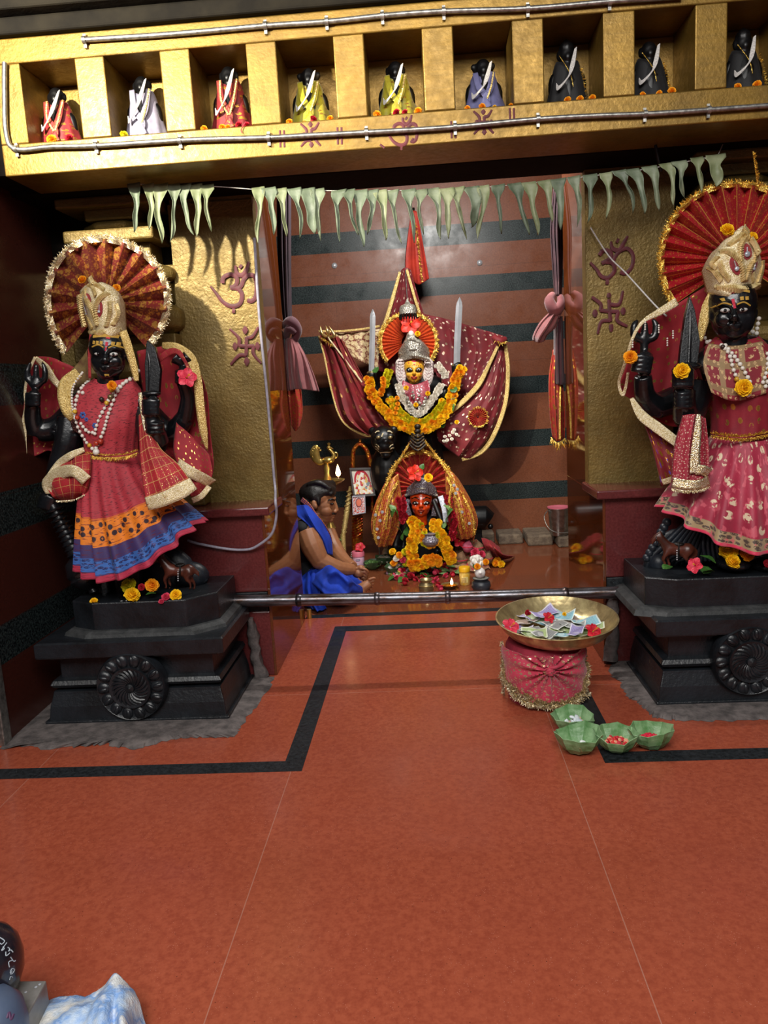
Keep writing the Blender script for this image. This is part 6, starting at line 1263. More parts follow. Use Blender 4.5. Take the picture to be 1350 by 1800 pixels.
picture('picture_frame', 'dark framed devotional picture leaning on the red and gold wrapped stand', [P(614, 823, 5.22), P(652, 822, 5.22), P(661, 872, 5.15), P(621, 875, 5.15)], .012, (mPIC,), mFRM, .09)
picture('picture_frame', 'small pale framed red picture below the dark framed one', [P(619, 872, 5.14), P(642, 871, 5.14), P(643, 902, 5.11), P(620, 906, 5.11)], .008, (mPIC2,), mFRW, .07)
# pink jar
q = on(631, 999); J = Idol(q.y); j = J.k; t = thing('plastic_jar', 'pink and white plastic jar with hibiscus on its lid, right of the man\'s hands', 'jar', q)
mPK = M('pale pink plastic', 'e0b8cc', 'd0a4bc', 10, .4); mPK2 = M('pink lid plastic', 'e0788c', 'd06478', 10, .4); mNAVY = M('navy label ink', '22306e', '1a2458', 30, .5)
MB().lathe(q, [(.036, 0), (.040, .004), (.040, .085), (.038, .09)], 28).build('jar_body', mPK, t); MB().lathe(q, [(.040, .083), (.043, .085), (.043, .112), (.040, .118), (0, .118)], 28).build('lid', mPK2, t)
mb = MB()
for z0_, z1_, a0, a1 in ((.010, .020, 0, 2*pi), (.058, .070, -1.9, -1.2)): mb.grid([[q+V((.0405*cos(a), .0405*sin(a), z)) for a in [a0+(a1-a0)*i/24 for i in range(25)]] for z in (z0_, z1_)])
mb.build('label_band', mNAVY, t)
mb = MB()
for z, a0, n in ((.064, -1.8, 6), (.045, -1.75, 3), (.036, -1.8, 5), (.05, -2.5, 2), (.042, -2.5, 2)):
    for i in range(n): a = a0+.1*i; c = q+V((.0412*cos(a), .0412*sin(a), z)); mb.obox(c, (.0014, 0, 0), (0, .0006, 0), (0, 0, .0028))
mb.build('label_lettering', M('white label ink', 'e8e4ec', 'c8c0d0', 30, .5), t)
flower('hibiscus', 633, 962, q.y-.01, 9, 'red hibiscus on the lid of the pink jar', face=(.9, 0, 0))
mb = MB()
for i in range(9): mb.ell(on(619, 1000)+V((.002*sin(i), 0, .012+.012*i)), .006, 8, 6)
mb.build('bead_chain', mSTEEL, label='short silver chain standing at the left side of the pink jar', cat='chain')
# leaf bowls
def leaf_bowl(label, c, R, h, mat, seed, group=None, n=9, content=None):
    rnd = random.Random(seed); t = thing('leaf_bowl', label, 'leaf bowl', c, group); N = n*4; rims = [rnd.uniform(.82, 1.15) for _ in range(n)]
    def ringp(f, zz, jag):
        row = []
        for i in range(N):
            a = 2*pi*i/N+.2*seed; s = i/4; m = int(s) % n; u = s-int(s); hh = rims[m]*(1-u)+rims[(m+1) % n]*u
            fold = 1-.10*abs(sin(pi*s)) if zz > 0 else 1
            row.append(c+V((cos(a)*R*f*fold, sin(a)*R*f*fold, max(.0012, zz*h*(hh if jag else 1)))))
        return row
    mb = MB(); mb.grid([ringp(.02, 0, 0), ringp(.32, 0.02, 0), ringp(.52, .14, 0), ringp(.76, .42, 1), ringp(.92, .76, 1), ringp(1.0, 1.0, 1)], closed=True); mb.build('folded_leaf', mat, t, smooth=False, solid=.0022)
    mb = MB()
    for i in range(3):
        mb = MB(); m = rnd.randrange(n); a = 2*pi*m/n+.2*seed; mb.tube([c+V((cos(a)*R*.98, sin(a)*R*.98, h*.75)), c+V((cos(a+.12)*R*.8, sin(a+.12)*R*.8, h*.45))], .0011, 5); mb.build('leaf_pin', M('dry stick pin', 'b0a070', '8c7c50', 50, .7), t)
    return t
mLB = M('green leaf plate', '8cae80', '5a8650', 22, .42, bump=(40, .5, .004), spec=.6); mLBD = M('dark leaf plate', '46603c', '2c4428', 22, .45, bump=(40, .5, .004))
b1, b2, b3, b4 = on(1012, 1297), on(1022, 1334), on(1091, 1332), on(1153, 1326)
leaf_bowl('leaf bowl with white and pink petals, rearmost of the four on the floor', b1+V((0, .05, 0)), .075, .062, mLB, 1); leaf_bowl('leaf bowl with a few white petals, leftmost in the front row of leaf bowls', b2+V((0, .05, 0)), .078, .066, mLB, 2)
leaf_bowl('leaf bowl with pale red petals, middle of the front row of leaf bowls', b3+V((0, .05, 0)), .074, .064, mLB, 3); leaf_bowl('leaf bowl with bright red powder, rightmost of the four on the floor', b4+V((0, .05, 0)), .072, .068, mLB, 4)
def heap(name, label, cat, c, R, h, n, cols, r, kind=None, z0=.0):
    mb = MB(); mats = [M('heap %s' % x, x, None, 60, .7) for x in cols]
    for i in range(n):
        a = random.uniform(0, 2*pi); d = R*sqrt(random.random()); mb.m = i % len(cols)
        mb.ell(c+V((cos(a)*d, sin(a)*d, z0+h*(1-(d/R)**2)*random.random())), (r*random.uniform(.7, 1.6), r*random.uniform(.7, 1.6), r*.6), 7, 5, (random.random(), random.random(), 0))
    mb.build(name, mats, label=label, cat=cat, kind='stuff')
heap('petals', 'white and pink petals heaped in the rearmost leaf bowl', 'petals', b1+V((.005, .05, 0)), .038, .04, 40, ['e4ecf0', 'd8e4ec', 'e0b8a0'], .009, z0=.014); heap('petals', 'few white petals in the leftmost front leaf bowl', 'petals', b2+V((.01, .055, 0)), .014, .012, 7, ['e8ecec'], .007, z0=.022)
heap('petals', 'pale red petals in the middle front leaf bowl', 'petals', b3+V((.0, .05, 0)), .034, .02, 60, ['d8342c', 'e8a080', 'c82838'], .006, z0=.026); heap('vermilion_powder', 'bright red powder in the rightmost leaf bowl', 'powder', b4+V((.0, .05, 0)), .034, .014, 140, ['e01840', 'c81034'], .005, z0=.026)
for i, (x, y, s, lb) in enumerate(((655, 1003, .055, 'dark leaf bowl of green leaves on the sanctum floor, nearest the man\'s hands'), (676, 994, .06, 'dark leaf bowl of pale flour behind the bowl of green leaves'), (692, 1011, .055, 'dark leaf bowl holding two white sweets, right of the other dark bowls'))):
    q = on(x, y); leaf_bowl(lb, q+V((0, s*.6, 0)), s*1.12, s*1.0, mLBD, 6+i)
    if i == 0: heap('basil_leaves', 'chopped green leaves heaped in the dark leaf bowl nearest the man', 'leaves', q+V((0, s*.6, 0)), .045, .03, 40, ['4c7a34', '6a9450'], .011, z0=.03)
    if i == 1: heap('flour', 'pale flour heaped in the dark leaf bowl', 'flour', q+V((0, s*.6, 0)), .045, .03, 60, ['d8d0b8', 'c4bca4'], .011, z0=.03)
    if i == 2:
        for xx in (-.02, .022): MB().ell(q+V((xx, s*.55, .04)), (.019, .019, .016)).build('white_sweet', mWHITE, label='round white sweet in the dark leaf bowl, %s of the two' % ('left' if xx < 0 else 'right'), cat='sweet')
# brass water pot, lamp, jars in the front row
q = on(750, 1047)+V((0, .045, 0)); t = thing('water_pot', 'small worn brass pot on the sanctum floor before the red flowers', 'pot', q)
MB().lathe(q, [(.028, 0), (.040, .004), (.044, .03), (.044, .05), (.037, .06), (.031, .066), (.031, .074), (.040, .084), (.036, .085), (.028, .075), (.0, .06)], 28).build('pot_body', mOLDBR, t)
MB().tube([q+V((.0445*cos(a), .0445*sin(a), .05)) for a in [2*pi*i/28 for i in range(28)]], .002, 6, closed=True).build('rim_band', mBRASS, t)
q = on(791, 1036)+V((0, .02, 0)); t = thing('oil_lamp', 'small clay lamp dish with a flame on the sanctum floor right of the brass pot', 'oil lamp', q)
MB().lathe(q, [(.02, 0), (.035, .006), (.05, .024), (.053, .026), (.046, .022), (.03, .012), (0, .010)], 28).build('dish', mOLDBR, t); MB().lathe(q, [(.043, .020), (0, .0205)], 24).build('oil', M('lamp oil', '8a5a1a', '6a4010', 20, .08), t); flame(q+V((.012, -.01, .022)), .045, t)
q = on(818, 1030)+V((0, .03, 0)); t = thing('spice_jar', 'clear jar of yellow powder with yellow lid, left of the black pot', 'jar', q); mYEL = M('yellow lid plastic', 'f0b81c', 'dca010', 10, .4)
MB().lathe(q, [(.028, 0), (.032, .004), (.033, .07), (.029, .082)], 24).build('jar_body', M('turmeric behind plastic', 'e0b030', 'e8cc78', 30, .15, coat=.5), t); MB().lathe(q, [(.030, .08), (.034, .083), (.034, .106), (.031, .11), (0, .11)], 24).build('lid', mYEL, t)
mb = MB(); mb.grid([[q+V((.0336*cos(a), .0336*sin(a), z)) for a in [-2.3+1.3*i/12 for i in range(13)]] for z in (.02, .055)]); lb = mb.build('label', M('jar label', 'e8d890', 'd8c070', 30, .4), t)
mb = MB()
for z in (.046, .038, .031, .025):
    for i in range(5): a = -2.1+.16*i; mb.obox(q+V((.0342*cos(a), .0342*sin(a), z)), (.0022, 0, 0), (0, .0005, 0), (0, 0, .0013))
mb.build('label_lettering', M('brown label ink', '9a5a20', '7a4418', 30, .5), lb)
q = on(847, 1043)+V((0, .045, 0)); t = thing('clay_pot', 'round soot black pot on the sanctum floor with conch and white flower on it', 'pot', q)
MB().lathe(q, [(.025, 0), (.045, .006), (.056, .03), (.052, .055), (.04, .066), (.046, .076), (.049, .078), (.044, .08), (.034, .07), (0, .068)], 28).build('pot_body', M('sooty grey clay', '22242a', '3a3e46', 14, .35, bump=(40, .4, .004)), t)
MB().lathe(q, [(.046, .079), (.03, .085), (0, .088)], 20).build('ash_fill', M('grey ash', '8a887c', '5c5a52', 60, .9), t)
mb = MB(); mb.lathe(q+V((-.004, -.014, .112)), [(0, -.028), (.012, -.024), (.024, -.014), (.031, 0), (.029, .008), (.022, .012), (.024, .016), (.016, .020), (.017, .023), (.008, .026), (.006, .030), (0, .033)], 24, Matrix.Rotation(radians(80), 3, 'X')); mb.build('conch_shell', M('white conch', 'e0dcd8', 'b8b0b0', 30, .3), label='white conch shell facing front on the black pot', cat='shell')
mb = MB(); c = q+V((-.018, .03, .165))
for i in range(22):
    a = random.uniform(0, 2*pi); b_ = random.uniform(-.3, 1.3); mb.ell(c+V((cos(a)*cos(b_), sin(a)*cos(b_), sin(b_)))*.03, (.018, .018, .010), 8, 6, (random.random()*2, random.random()*2, 0))
mb.ell(c, (.03, .03, .03)); mb.tube([c-V((0, 0, .02)), q+V((-.01, .02, .08))], .008, 8); mb.build('white_flower', mWHITE, label='big white blossom above the conch on the black pot', cat='flower')
flower('orange', 839, 996, q.y-.02, 6, 'orange marigold left of the conch on the black pot', face=(1.2, 0, 0)); flower('orange', 854, 988, q.y, 6, 'orange marigold right of the white blossom on the black pot', face=(1.2, 0, .3)); leaf(833, 1000, q.y-.01, 13, 'green leaf left of the conch on the black pot', (1.3, .6, .4))
q = on(862, 1044)+V((0, .03, 0)); MB().lathe(q, [(.03, 0), (.036, .004), (.03, .01), (0, .008)], 20).build('flat_stone', mPEDS, label='flat dark stone disc right of the black pot', cat='stone')
# coconuts and offerings at the right
mCOC = M('coconut husk', '8c6a4c', '5e4230', 30, .85, bump=(60, 1., .006))
for x, y, rr, lb in ((841, 963, 10, 'brown coconut highest in the heap right of the shrine'), (809, 985, 13, 'coconut with red smear at the left of the heap'), (855, 982, 12, 'pale coconut behind the black pot, lowest in the heap'), (822, 962, 10, 'coconut wrapped in pink cloth in the middle of the heap')):
    Yc = 4.84; c = P(x, y, Yc); R = rr*K(Yc); t = thing('coconut', lb, 'coconut', c-V((0, 0, R)))
    mb = MB(); mb.lathe(c, [(0, -R), (R*.6, -R*.8), (R, -R*.1), (R*.9, R*.45), (R*.5, R*.9), (R*.12, R*1.25), (0, R*1.35)], 20, Matrix.Rotation(random.uniform(-.5, .5), 3, 'Y')); mb.build('husk', mCOC if x != 822 else M('pink cloth wrap', 'c8607a', 'a03c58', 20, .8), t)
    mb = MB(); mb.tube([c+V((R*.96*cos(a), R*.9*sin(a), R*.12)) for a in [2*pi*i/20 for i in range(20)]], .004, 6, closed=True); mb.build('red_thread', mKUM, t)
mb = MB(); sheet(mb, [[P(795, 957, 5.0), P(815, 946, 5.0), P(840, 950, 5.0)], [P(790, 975, 4.95), P(815, 968, 4.95), P(845, 970, 4.95)], [G(790, 1006, .01), G(820, 1006, .01), G(862, 1000, .01)]], 24, 16, 3, .02); mb.build('offering_cloth', cloth('pale gold and red offering cloth', 'a89060', '8a3a3a', 8, .8, [(14, 14, .3, 'd8c890', 1, .4), (8, 8, .25, 'b02a3a', 0, .4)]), solid=.004, label='crumpled pale and red cloth under the coconuts right of the shrine', cat='cloth')
mb = MB(); sheet(mb, [[P(846, 945, 4.9), P(862, 950, 4.9), P(878, 962, 4.9)], [P(850, 958, 4.8), P(868, 965, 4.8), P(884, 975, 4.8)], [G(862, 985, .01), G(880, 985, .01), G(905, 978, .01)]], 18, 14, 3, .012); mb.build('red_veil_cloth', mDUP, solid=.003, label='red cloth with gold dots spread behind the loose marigolds at the right', cat='cloth')
pos = ((863, 968), (871, 971), (879, 978), (871, 990), (881, 992), (874, 985))
for i, (x, y) in enumerate(pos): flower('orange' if i % 2 else 'yellow', x, y, G(x, min(y+8, 998)).y-.0, 7, ['topmost', 'second from top', 'rightmost upper', 'lower left', 'rightmost lower', 'middle'][i]+' marigold of the loose bunch right of the coconuts')
flower('pink', 835, 972, 4.78, 9, 'pink blossom between the coconuts', face=(1.2, 0, 0)); flower('pink', 846, 975, 4.79, 8, 'pink blossom under the highest coconut', face=(1.2, 0, 0)); flower('hibiscus', 806, 952, 4.86, 12, 'red hibiscus on top of the offerings right of the shrine', face=(1., 0, .5))
# flowers strewn in front of the shrine
xs = [(706, 1018), (714, 1010), (722, 1016), (698, 1020), (730, 1022), (712, 1024), (768, 1022), (774, 1010), (782, 1004), (790, 1000), (800, 1006), (796, 1014), (784, 1016), (806, 1000), (770, 1032), (775, 1038), (726, 1008), (740, 1004), (764, 1002)]
for i, (x, y) in enumerate(xs): flower('red' if i % 3 else 'pink', x, y, 0, 0, '', z=.012) if False else inst(random.choice(MG['red' if i % 3 else 'pink']), 'blossom', on(x, y)+V((0, 0, .014)), (random.uniform(0, .9), random.uniform(-.5, .5), random.uniform(0, 6)), .022, None, 'crimson blossom strewn on the floor before the orange faced idol', 'flower', 'crimson blossoms on the sanctum floor')
for i in range(26):
    x, y = random.uniform(690, 825), random.uniform(992, 1030)
    inst(random.choice(MG['red' if i % 4 else 'pink']), 'blossom', on(x, y)+V((0, 0, .018+.012*random.random())), (random.uniform(0, .9), random.uniform(-.5, .5), random.uniform(0, 6)), random.uniform(.02, .03), None, 'crimson blossom strewn on the floor before the orange faced idol', 'flower', 'crimson blossoms on the sanctum floor')
for i in range(44):
    x, y = random.choice([(random.uniform(735, 770), random.uniform(1000, 1018)), (random.uniform(715, 810), random.uniform(998, 1012)), (random.uniform(700, 735), random.uniform(1004, 1022))])
    inst(LEAFL if i % 2 else LEAF, 'green_leaf', on(x, y)+V((0, 0, .012+.01*random.random())), (random.uniform(-.1, .8), random.uniform(-.4, .4), random.uniform(0, 6.3)), random.uniform(.06, .09), None, 'green leaf strewn on the floor before the orange faced idol', 'leaf', 'green leaves on the sanctum floor')
for i, (x, y) in enumerate(((690, 970), (702, 976), (712, 970), (697, 982), (708, 985), (720, 978), (692, 990), (714, 990))): flower(['yellow', 'orange', 'lemon', 'white', 'pink'][i % 5], x, y, 4.75, 7, ['yellow marigold', 'orange marigold', 'lemon blossom', 'white blossom', 'pink blossom'][i % 5]+' heaped left of the yellow garland, '+['topmost', 'second from top', 'upper right', 'far left', 'middle', 'right', 'bottom left', 'bottom right'][i])
heap('petals', 'mound of mixed petals and rice under the flowers left of the yellow garland', 'petals', G(706, 1006)+V((0, .0, 0)), .09, .10, 180, ['b08a9a', 'd8b040', 'c83a50', 'c8bca8', '6a8a4a'], .013)
# small offerings figures left of the shrine
t = thing('figurine', 'small white and red figurine beside the left fall of the hood', 'figurine', on(680, 985)+V((0, .12, 0))); J = Idol(ORG[t].y); j = J.k
mb = MB(); mb.lathe(J.p(680, 978), [(.035, -.02), (.04, 0), (.03, .04), (.018, .06)], 14); mb.ell(J.p(682, 955), (8*j, 7*j, 10*j)); mb.ell(J.p(686, 944), (5*j, 5*j, 6*j)); mb.tube(J.L([(676, 958, 0), (673, 948, -.02), (674, 940, -.02)]), 2.5*j, 8, 4); mb.build('figure', M('glazed cream white', 'd8ccb0', 'b09060', 40, .4), t)
mb = MB(); mb.ell(J.p(682, 950, -.03), (5*j, 3*j, 6*j)); mb.build('red_sash', mKUM, t)
q = on(667, 990)+V((0, .06, 0)); mb = MB(); mb.tube([q, q+V((0, 0, .14))], .004, 8); mb.ell(q+V((0, 0, .15)), (.010, .010, .02)); mb.lathe(q, [(.03, 0), (.02, .008), (0, .01)], 14); mb.build('small_staff', mSTEEL, label='thin silver staff standing left of the small figurine', cat='staff')
leaf(600, 950, 5.2, 20, 'dry leaf at the foot of the gold twisted pole', (.3, .2, 1.2), LEAFL)
# dark stone cylinder lying at the right and steel bucket
mb = MB(); c = P(846, 910, 5.35); mb.tube([c+V((-.2, 0, 0)), c+V((.03, 0, 0)), c+V((.055, 0, -.02))], [.085, .085, .06], 20); mb.ell(c+V((.06, -.03, -.06)), .02); mb.box(c.x-.1, c.x+.0, 5.32, 5.45, 0, c.z-.05); mb.build('stone_animal', mBLACK, label='dark rounded stone carving lying behind the hood at the right', cat='carving', bevel=.01)
q = V((P(983, 930, 5.42).x, 5.42, .078)); t = thing('steel_bucket', 'steel bucket with pink rim standing by the right passage wall', 'bucket', q)
zt = P(983, 892, 5.42).z-.078; MB().lathe(q, [(.058, 0), (.062, .006), (.078, zt-.01), (.083, zt), (.078, zt), (.06, .02), (0, .015)], 28).build('bucket_body', M('brushed steel', 'a8a6a4', '84827f', 30, .3, .95), t)
MB().lathe(q, [(.079, zt), (.081, zt+.006), (.05, zt+.004), (0, zt)], 28).build('pink_mug_rim', mPK2, t)
MB().tube([q+V((-.08, -.0, zt-.02)), q+V((-.11, -.04, zt-.06)), q+V((-.08, -.08, .06)), q+V((.0, -.09, .03)), q+V((.08, -.07, .05)), q+V((.085, 0, zt-.02))], .003, 8, 8).build('handle', mSTEEL, t)
# ================================================================ OFFERING BOWL ON ITS DRAPED DRUM
YD = 2.80; XD = P(966, 1190, YD-.14).x; RD = .146; ZD = .222
t = thing('draped_drum', 'round stool draped in rose red cloth with gold fringe, under the brass bowl', 'stool', (XD, YD, 0))
mROSE = cloth('rose red cloth with foil dots', 'cc3a54', 'a82842', 9, .6, [(16, 12, .22, 'ecd8a8', 1, .40), (24, 20, .13, 'f0e4c0', 1)], sheen=.3)
MB().lathe((XD, YD, 0), [(RD*.93, .0), (RD*.95, .02), (RD*.97, ZD-.02), (RD*.9, ZD), (0, ZD)], 48).build('stool_body', M('red stool cloth', 'a82c40', '841e30', 14, .8), t)
gz = ZD-.062; rows = []; bott = []
for jv in range(41):
    row = []
    for i in range(73):
        th = radians(-178+176*i/72); s = (i/72-.5)*2; zb = .022+.11*abs(s)**3.2; z = zb+(ZD-.012-zb)*(1-jv/40)
        dx = th+pi/2; dz = z-gz; d = sqrt((dx*RD)**2+dz*dz)+1e-5; ang = atan2(dz, dx*RD)
        amp = .010*math.exp(-((d-.045)/.06)**2)+.004*min(1, d/.1); w = sin(ang*15+.7*sin(ang*3))
        R = RD*1.0+.008+amp*w+.012*math.exp(-(d/.022)**2)
        row.append(V((XD+R*cos(th), YD+R*sin(th), z)))
    rows.append(row)
bott = rows[-1]
mb = MB(); mb.grid(rows); mb.build('draped_cloth', mROSE, t, solid=.002)
mb = MB(); mb.ell((XD+.0, YD-RD-.014, gz), (.018, .01, .012)); mb.tube([(XD-.0, YD-RD-.016, gz+.01), (XD+.02, YD-RD-.02, gz+.014), (XD+.05, YD-RD-.008, gz+.02)], [.006, .007, .004], 8, 4); mb.build('gathered_knot', mROSE, t)
mb = MB()
for rep in range(4): fringe(mb, [q_+V((0, -.004, .008)) for q_ in bott[::2]], .022, .0011, up=([-.8, .8, 0, 0][rep], -.35, [-.5, -.5, -1, .8][rep]), spread=.9, w=.0016, sm=0)
side = [V((XD-RD*1.03, YD-.0, ZD*(1-i/10))) for i in range(11)]; fringe(mb, side, .016, .001, up=(-1, -.3, -.3), spread=.9, w=.0018, sm=0)
s2 = [V((XD+RD*1.03, YD-.02, ZD*(1-i/10))) for i in range(11)]; fringe(mb, s2, .014, .0014, up=(1, -.5, 0), spread=1., w=.0013, sm=0)
low = [V((XD+RD*1.05*cos(a), YD+RD*1.05*sin(a), .02+.06*max(0, -cos(a)))) for a in [radians(175+170*i/40) for i in range(41)]]
for rep in range(3): fringe(mb, low, .024, .0013, up=([-.8, .8, 0][rep], -.3, .6), spread=1., w=.0016, sm=0)
mb.build('gold_fringe', mSILTIN, t, smooth=False)
RB = .222; ZB = .292; TL = .07; q = V((P(978, 1095, YD).x, YD, ZD+.014))
def PLN(px, py, z):
    d = ray(px, py); t = (z-H-TL*YD)/(d.z-TL*d.y); return V((d.x*t, d.y*t, H+d.z*t))
def tilt(mb):
    for i in range(len(mb.v)): mb.v[i].z += TL*(mb.v[i].y-YD)
    return mb; t = thing('brass_bowl', 'wide shallow brass bowl full of banknotes on the draped stool', 'bowl', q)
s = NT('hammered brass bowl'); s.set(col=s.mix(s.maprange(s.noise(30, 4, s.scale(s.obj, (1, 1, .2))), .35, .65), hx('d8c690'), hx('a8946a')), metal=.75, rough=.34); s.bump(s.vor(42), .25, .004)
tilt(MB().lathe(q, [(0, .0), (.13, .0), (.155, .004), (.185, .02), (.208, .045), (RB, ZB-ZD), (RB+.004, ZB-ZD+.002), (RB-.002, ZB-ZD+.003), (.203, .048), (.18, .024), (.152, .009), (0, .006)], 72)).build('bowl_body', s.m, t)
tilt(MB().tube([q+V((.155*cos(a), .155*sin(a), .011)) for a in [2*pi*i/64 for i in range(64)]], .0022, 6, closed=True)).build('inner_ring', s.m, t)
# banknotes, each a folded sheet
def note_mat(name, c1, c2, c3):
    s = NT(name); sp = s.n('ShaderNodeSeparateXYZ', {0: s.uv}).outputs
    col = s.mix(s.maprange(s.noise(30, 4, s.scale(s.uv, (2, 1, 1))), .42, .58), hx(c1), hx(c2))
    edge = s.math('MAXIMUM', s.math('MAXIMUM', s.math('LESS_THAN', sp[0], .05), s.math('GREATER_THAN', sp[0], .95)), s.math('MAXIMUM', s.math('LESS_THAN', sp[1], .09), s.math('GREATER_THAN', sp[1], .91)))
    col = s.mix(edge, col, hx(c3)); du = s.math('SUBTRACT', sp[0], .32); dv = s.math('SUBTRACT', sp[1], .5)
    oval = s.math('LESS_THAN', s.math('ADD', s.math('MULTIPLY', s.math('MULTIPLY', du, du), 6), s.math('MULTIPLY', dv, dv)), .09); col = s.mix(s.math('MULTIPLY', oval, .5), col, hx(c3))
    ln = s.math('LESS_THAN', s.math('FRACT', s.math('MULTIPLY', sp[1], 9)), .3); blk = s.math('MULTIPLY', ln, s.math('MULTIPLY', s.math('GREATER_THAN', sp[0], .55), s.math('LESS_THAN', sp[0], .85)))
    col = s.mix(s.math('MULTIPLY', blk, .5), col, hx('4a4a58')); s.set(col=col, rough=.75); return s.m
NM = dict(blue=note_mat('pale blue banknote', '9cc8d4', '78aebe', 'dce8e4'), violet=note_mat('lavender banknote', 'a89cc8', '8a80b4', 'd8d4e4'), green=note_mat('yellow green banknote', 'b4c48c', '94a86c', 'e0e4cc'), brown=note_mat('brownish banknote', 'b0988c', '8c7668', 'dcd0c4'), grey=note_mat('stone grey banknote', 'a4a4a0', '7c7e80', 'd8d8d4'))
notes = [('brown', 915, 1096, .6, 'left of the bowl behind the pink hibiscus'), ('violet', 903, 1112, -.5, 'at the left rim under the pink hibiscus'), ('green', 942, 1088, .1, 'left of centre behind the blue note'), ('violet', 955, 1080, .5, 'at the back left of the centre hibiscus'), ('violet', 978, 1076, -.4, 'at the back edge, right of the centre hibiscus'), ('blue', 950, 1100, -.1, 'in the middle left of the bowl'), ('grey', 926, 1112, .35, 'front left with a folded corner'), ('grey', 955, 1123, .8, 'at the front, tented upright'), ('brown', 985, 1092, -.6, 'right of the centre hibiscus'), ('blue', 990, 1085, -.5, 'behind the brownish notes right of centre'), ('brown', 1008, 1096, .7, 'right of centre leaning on others'), ('blue', 1034, 1098, .1, 'at the right side, flat and creased'), ('green', 985, 1108, 1.0, 'in the centre standing like a fan'), ('green', 998, 1112, .2, 'in the centre front, half hidden'), ('blue', 997, 1122, .05, 'at the front centre facing the room'), ('violet', 1016, 1118, 1.2, 'right of the front blue note'), ('green', 1030, 1118, .3, 'at the front right under the red hibiscus'), ('green', 1045, 1110, -.2, 'at the right behind the red hibiscus'), ('grey', 975, 1100, -.9, 'in the very middle, crumpled'), ('green', 935, 1122, -.1, 'at the front left, lying flat'), ('brown', 970, 1126, 1.1, 'at the front edge left of the blue note'), ('grey', 1010, 1104, -.3, 'in the middle right, crumpled'), ('violet', 925, 1086, -.9, 'at the back left rim')]
for i, (c, x, y, a, lb) in enumerate(notes):
    x = 978+(x-978)*.9; y = 1099+(y-1100)*.86; zc = ZD+.03+.006*(i % 4)+.012*(i % 3 == 0); q0 = PLN(x, y, zc); ct, sn = cos(a), sin(a); Lx, Ly = random.uniform(.044, .054), random.uniform(.026, .032); fo = random.uniform(-.5, .5); tx = random.uniform(-.2, .35); rw = []
    for jv in range(7):
        r_ = []
        for iv in range(11):
            u = iv/10*2-1; v = jv/6*2-1; z = .009*abs(u-fo)**1.3*(1 if i % 2 else -.4)+.004*sin(3*u+2*v+i)+v*Ly*tx+.004*max(0, u*v-.25)*3
            r_.append(q0+V((u*Lx*ct-v*Ly*sn, u*Lx*sn+v*Ly*ct, z+.006)))
        rw.append(r_)
    lo = min(p_.z-TL*(p_.y-YD) for r_ in rw for p_ in r_); dz = max(0, ZD+.022-lo)
    mb = MB(); mb.grid([[p_+V((0, 0, dz)) for p_ in r_] for r_ in rw]); mb.build('banknote', NM[c], solid=.0006, label='%s banknote in the brass bowl, %s' % ({'blue': 'pale blue', 'violet': 'lavender', 'green': 'yellow green', 'brown': 'brownish', 'grey': 'grey'}[c], lb), cat='banknote', group='banknotes in the brass bowl')
for x, y, kd, lb, s in ((897, 1102, 'hibiscus_pink', 'pink red hibiscus at the left rim of the brass bowl', 16), (964, 1086, 'hibiscus', 'dark red hibiscus in the centre of the brass bowl', 11), (1042, 1110, 'hibiscus', 'red hibiscus at the right side of the brass bowl', 15)): flower(kd, x, y, PLN(x, y+6, ZD+.06).y, s, lb, face=(.8, .2, .3))
flower('red', 927, 1078, PLN(927, 1082, ZD+.05).y, 7, 'small crimson blossom at the back left of the brass bowl'); flower('yellow', 992, 1080, PLN(992, 1084, ZD+.05).y, 4, 'tiny yellow flower at the back of the brass bowl')
# ================================================================ LEAF GARLANDS
mML = [M('dried mango leaf', '828c72', '5e6852', 14, .5, bump=(30, .3, .004)), M('dried mango leaf dull', '727e68', '525e4a', 14, .5, bump=(30, .3, .004)), M('dried mango leaf yellowish', '8e9474', '6a7450', 14, .5, bump=(30, .3, .004))]
def hang_leaf(a, b, w, mat, parent, open_=False):
    rows = []; n = 16; tw = random.uniform(-1.2, 1.2); cur = random.uniform(1.6, 2.6)*(0.35 if open_ else 1); ph = random.uniform(0, 6); bend = random.uniform(-.015, .015)
    for j in range(n+1):
        v = j/n; c = a.lerp(b, v)+V((bend*sin(pi*v), -.012*sin(pi*v), 0)); hw = w*(1.0 if v < .12 else (.62+.38*math.exp(-((v-.12)/.14)))*(1-max(0, (v-.72)/.28)**2)*(1+.12*sin(11*v+ph)))+.0012
        cv = cur*min(1, max(0, v-.08)*4); rr = []
        for i in range(9):
            s = i/4-1; th = s*cv
            if cv > .15: R = hw/cv; x, d = R*sin(th), R*(1-cos(th))
            else: x, d = s*hw, .15*abs(s)*hw
            rot = tw*v*v; rr.append(c+V((x*cos(rot)-d*sin(rot)+.003*sin(9*v+ph)*abs(s), -(x*sin(rot)+d*cos(rot))+.003*sin(14*v+ph+s*3)*abs(s), .002*sin(12*v+s))))
        rows.append(rr)
    mb = MB(); mb.grid(rows); return mb.build('leaf', mat, parent, solid=.0008)
YL = 2.965
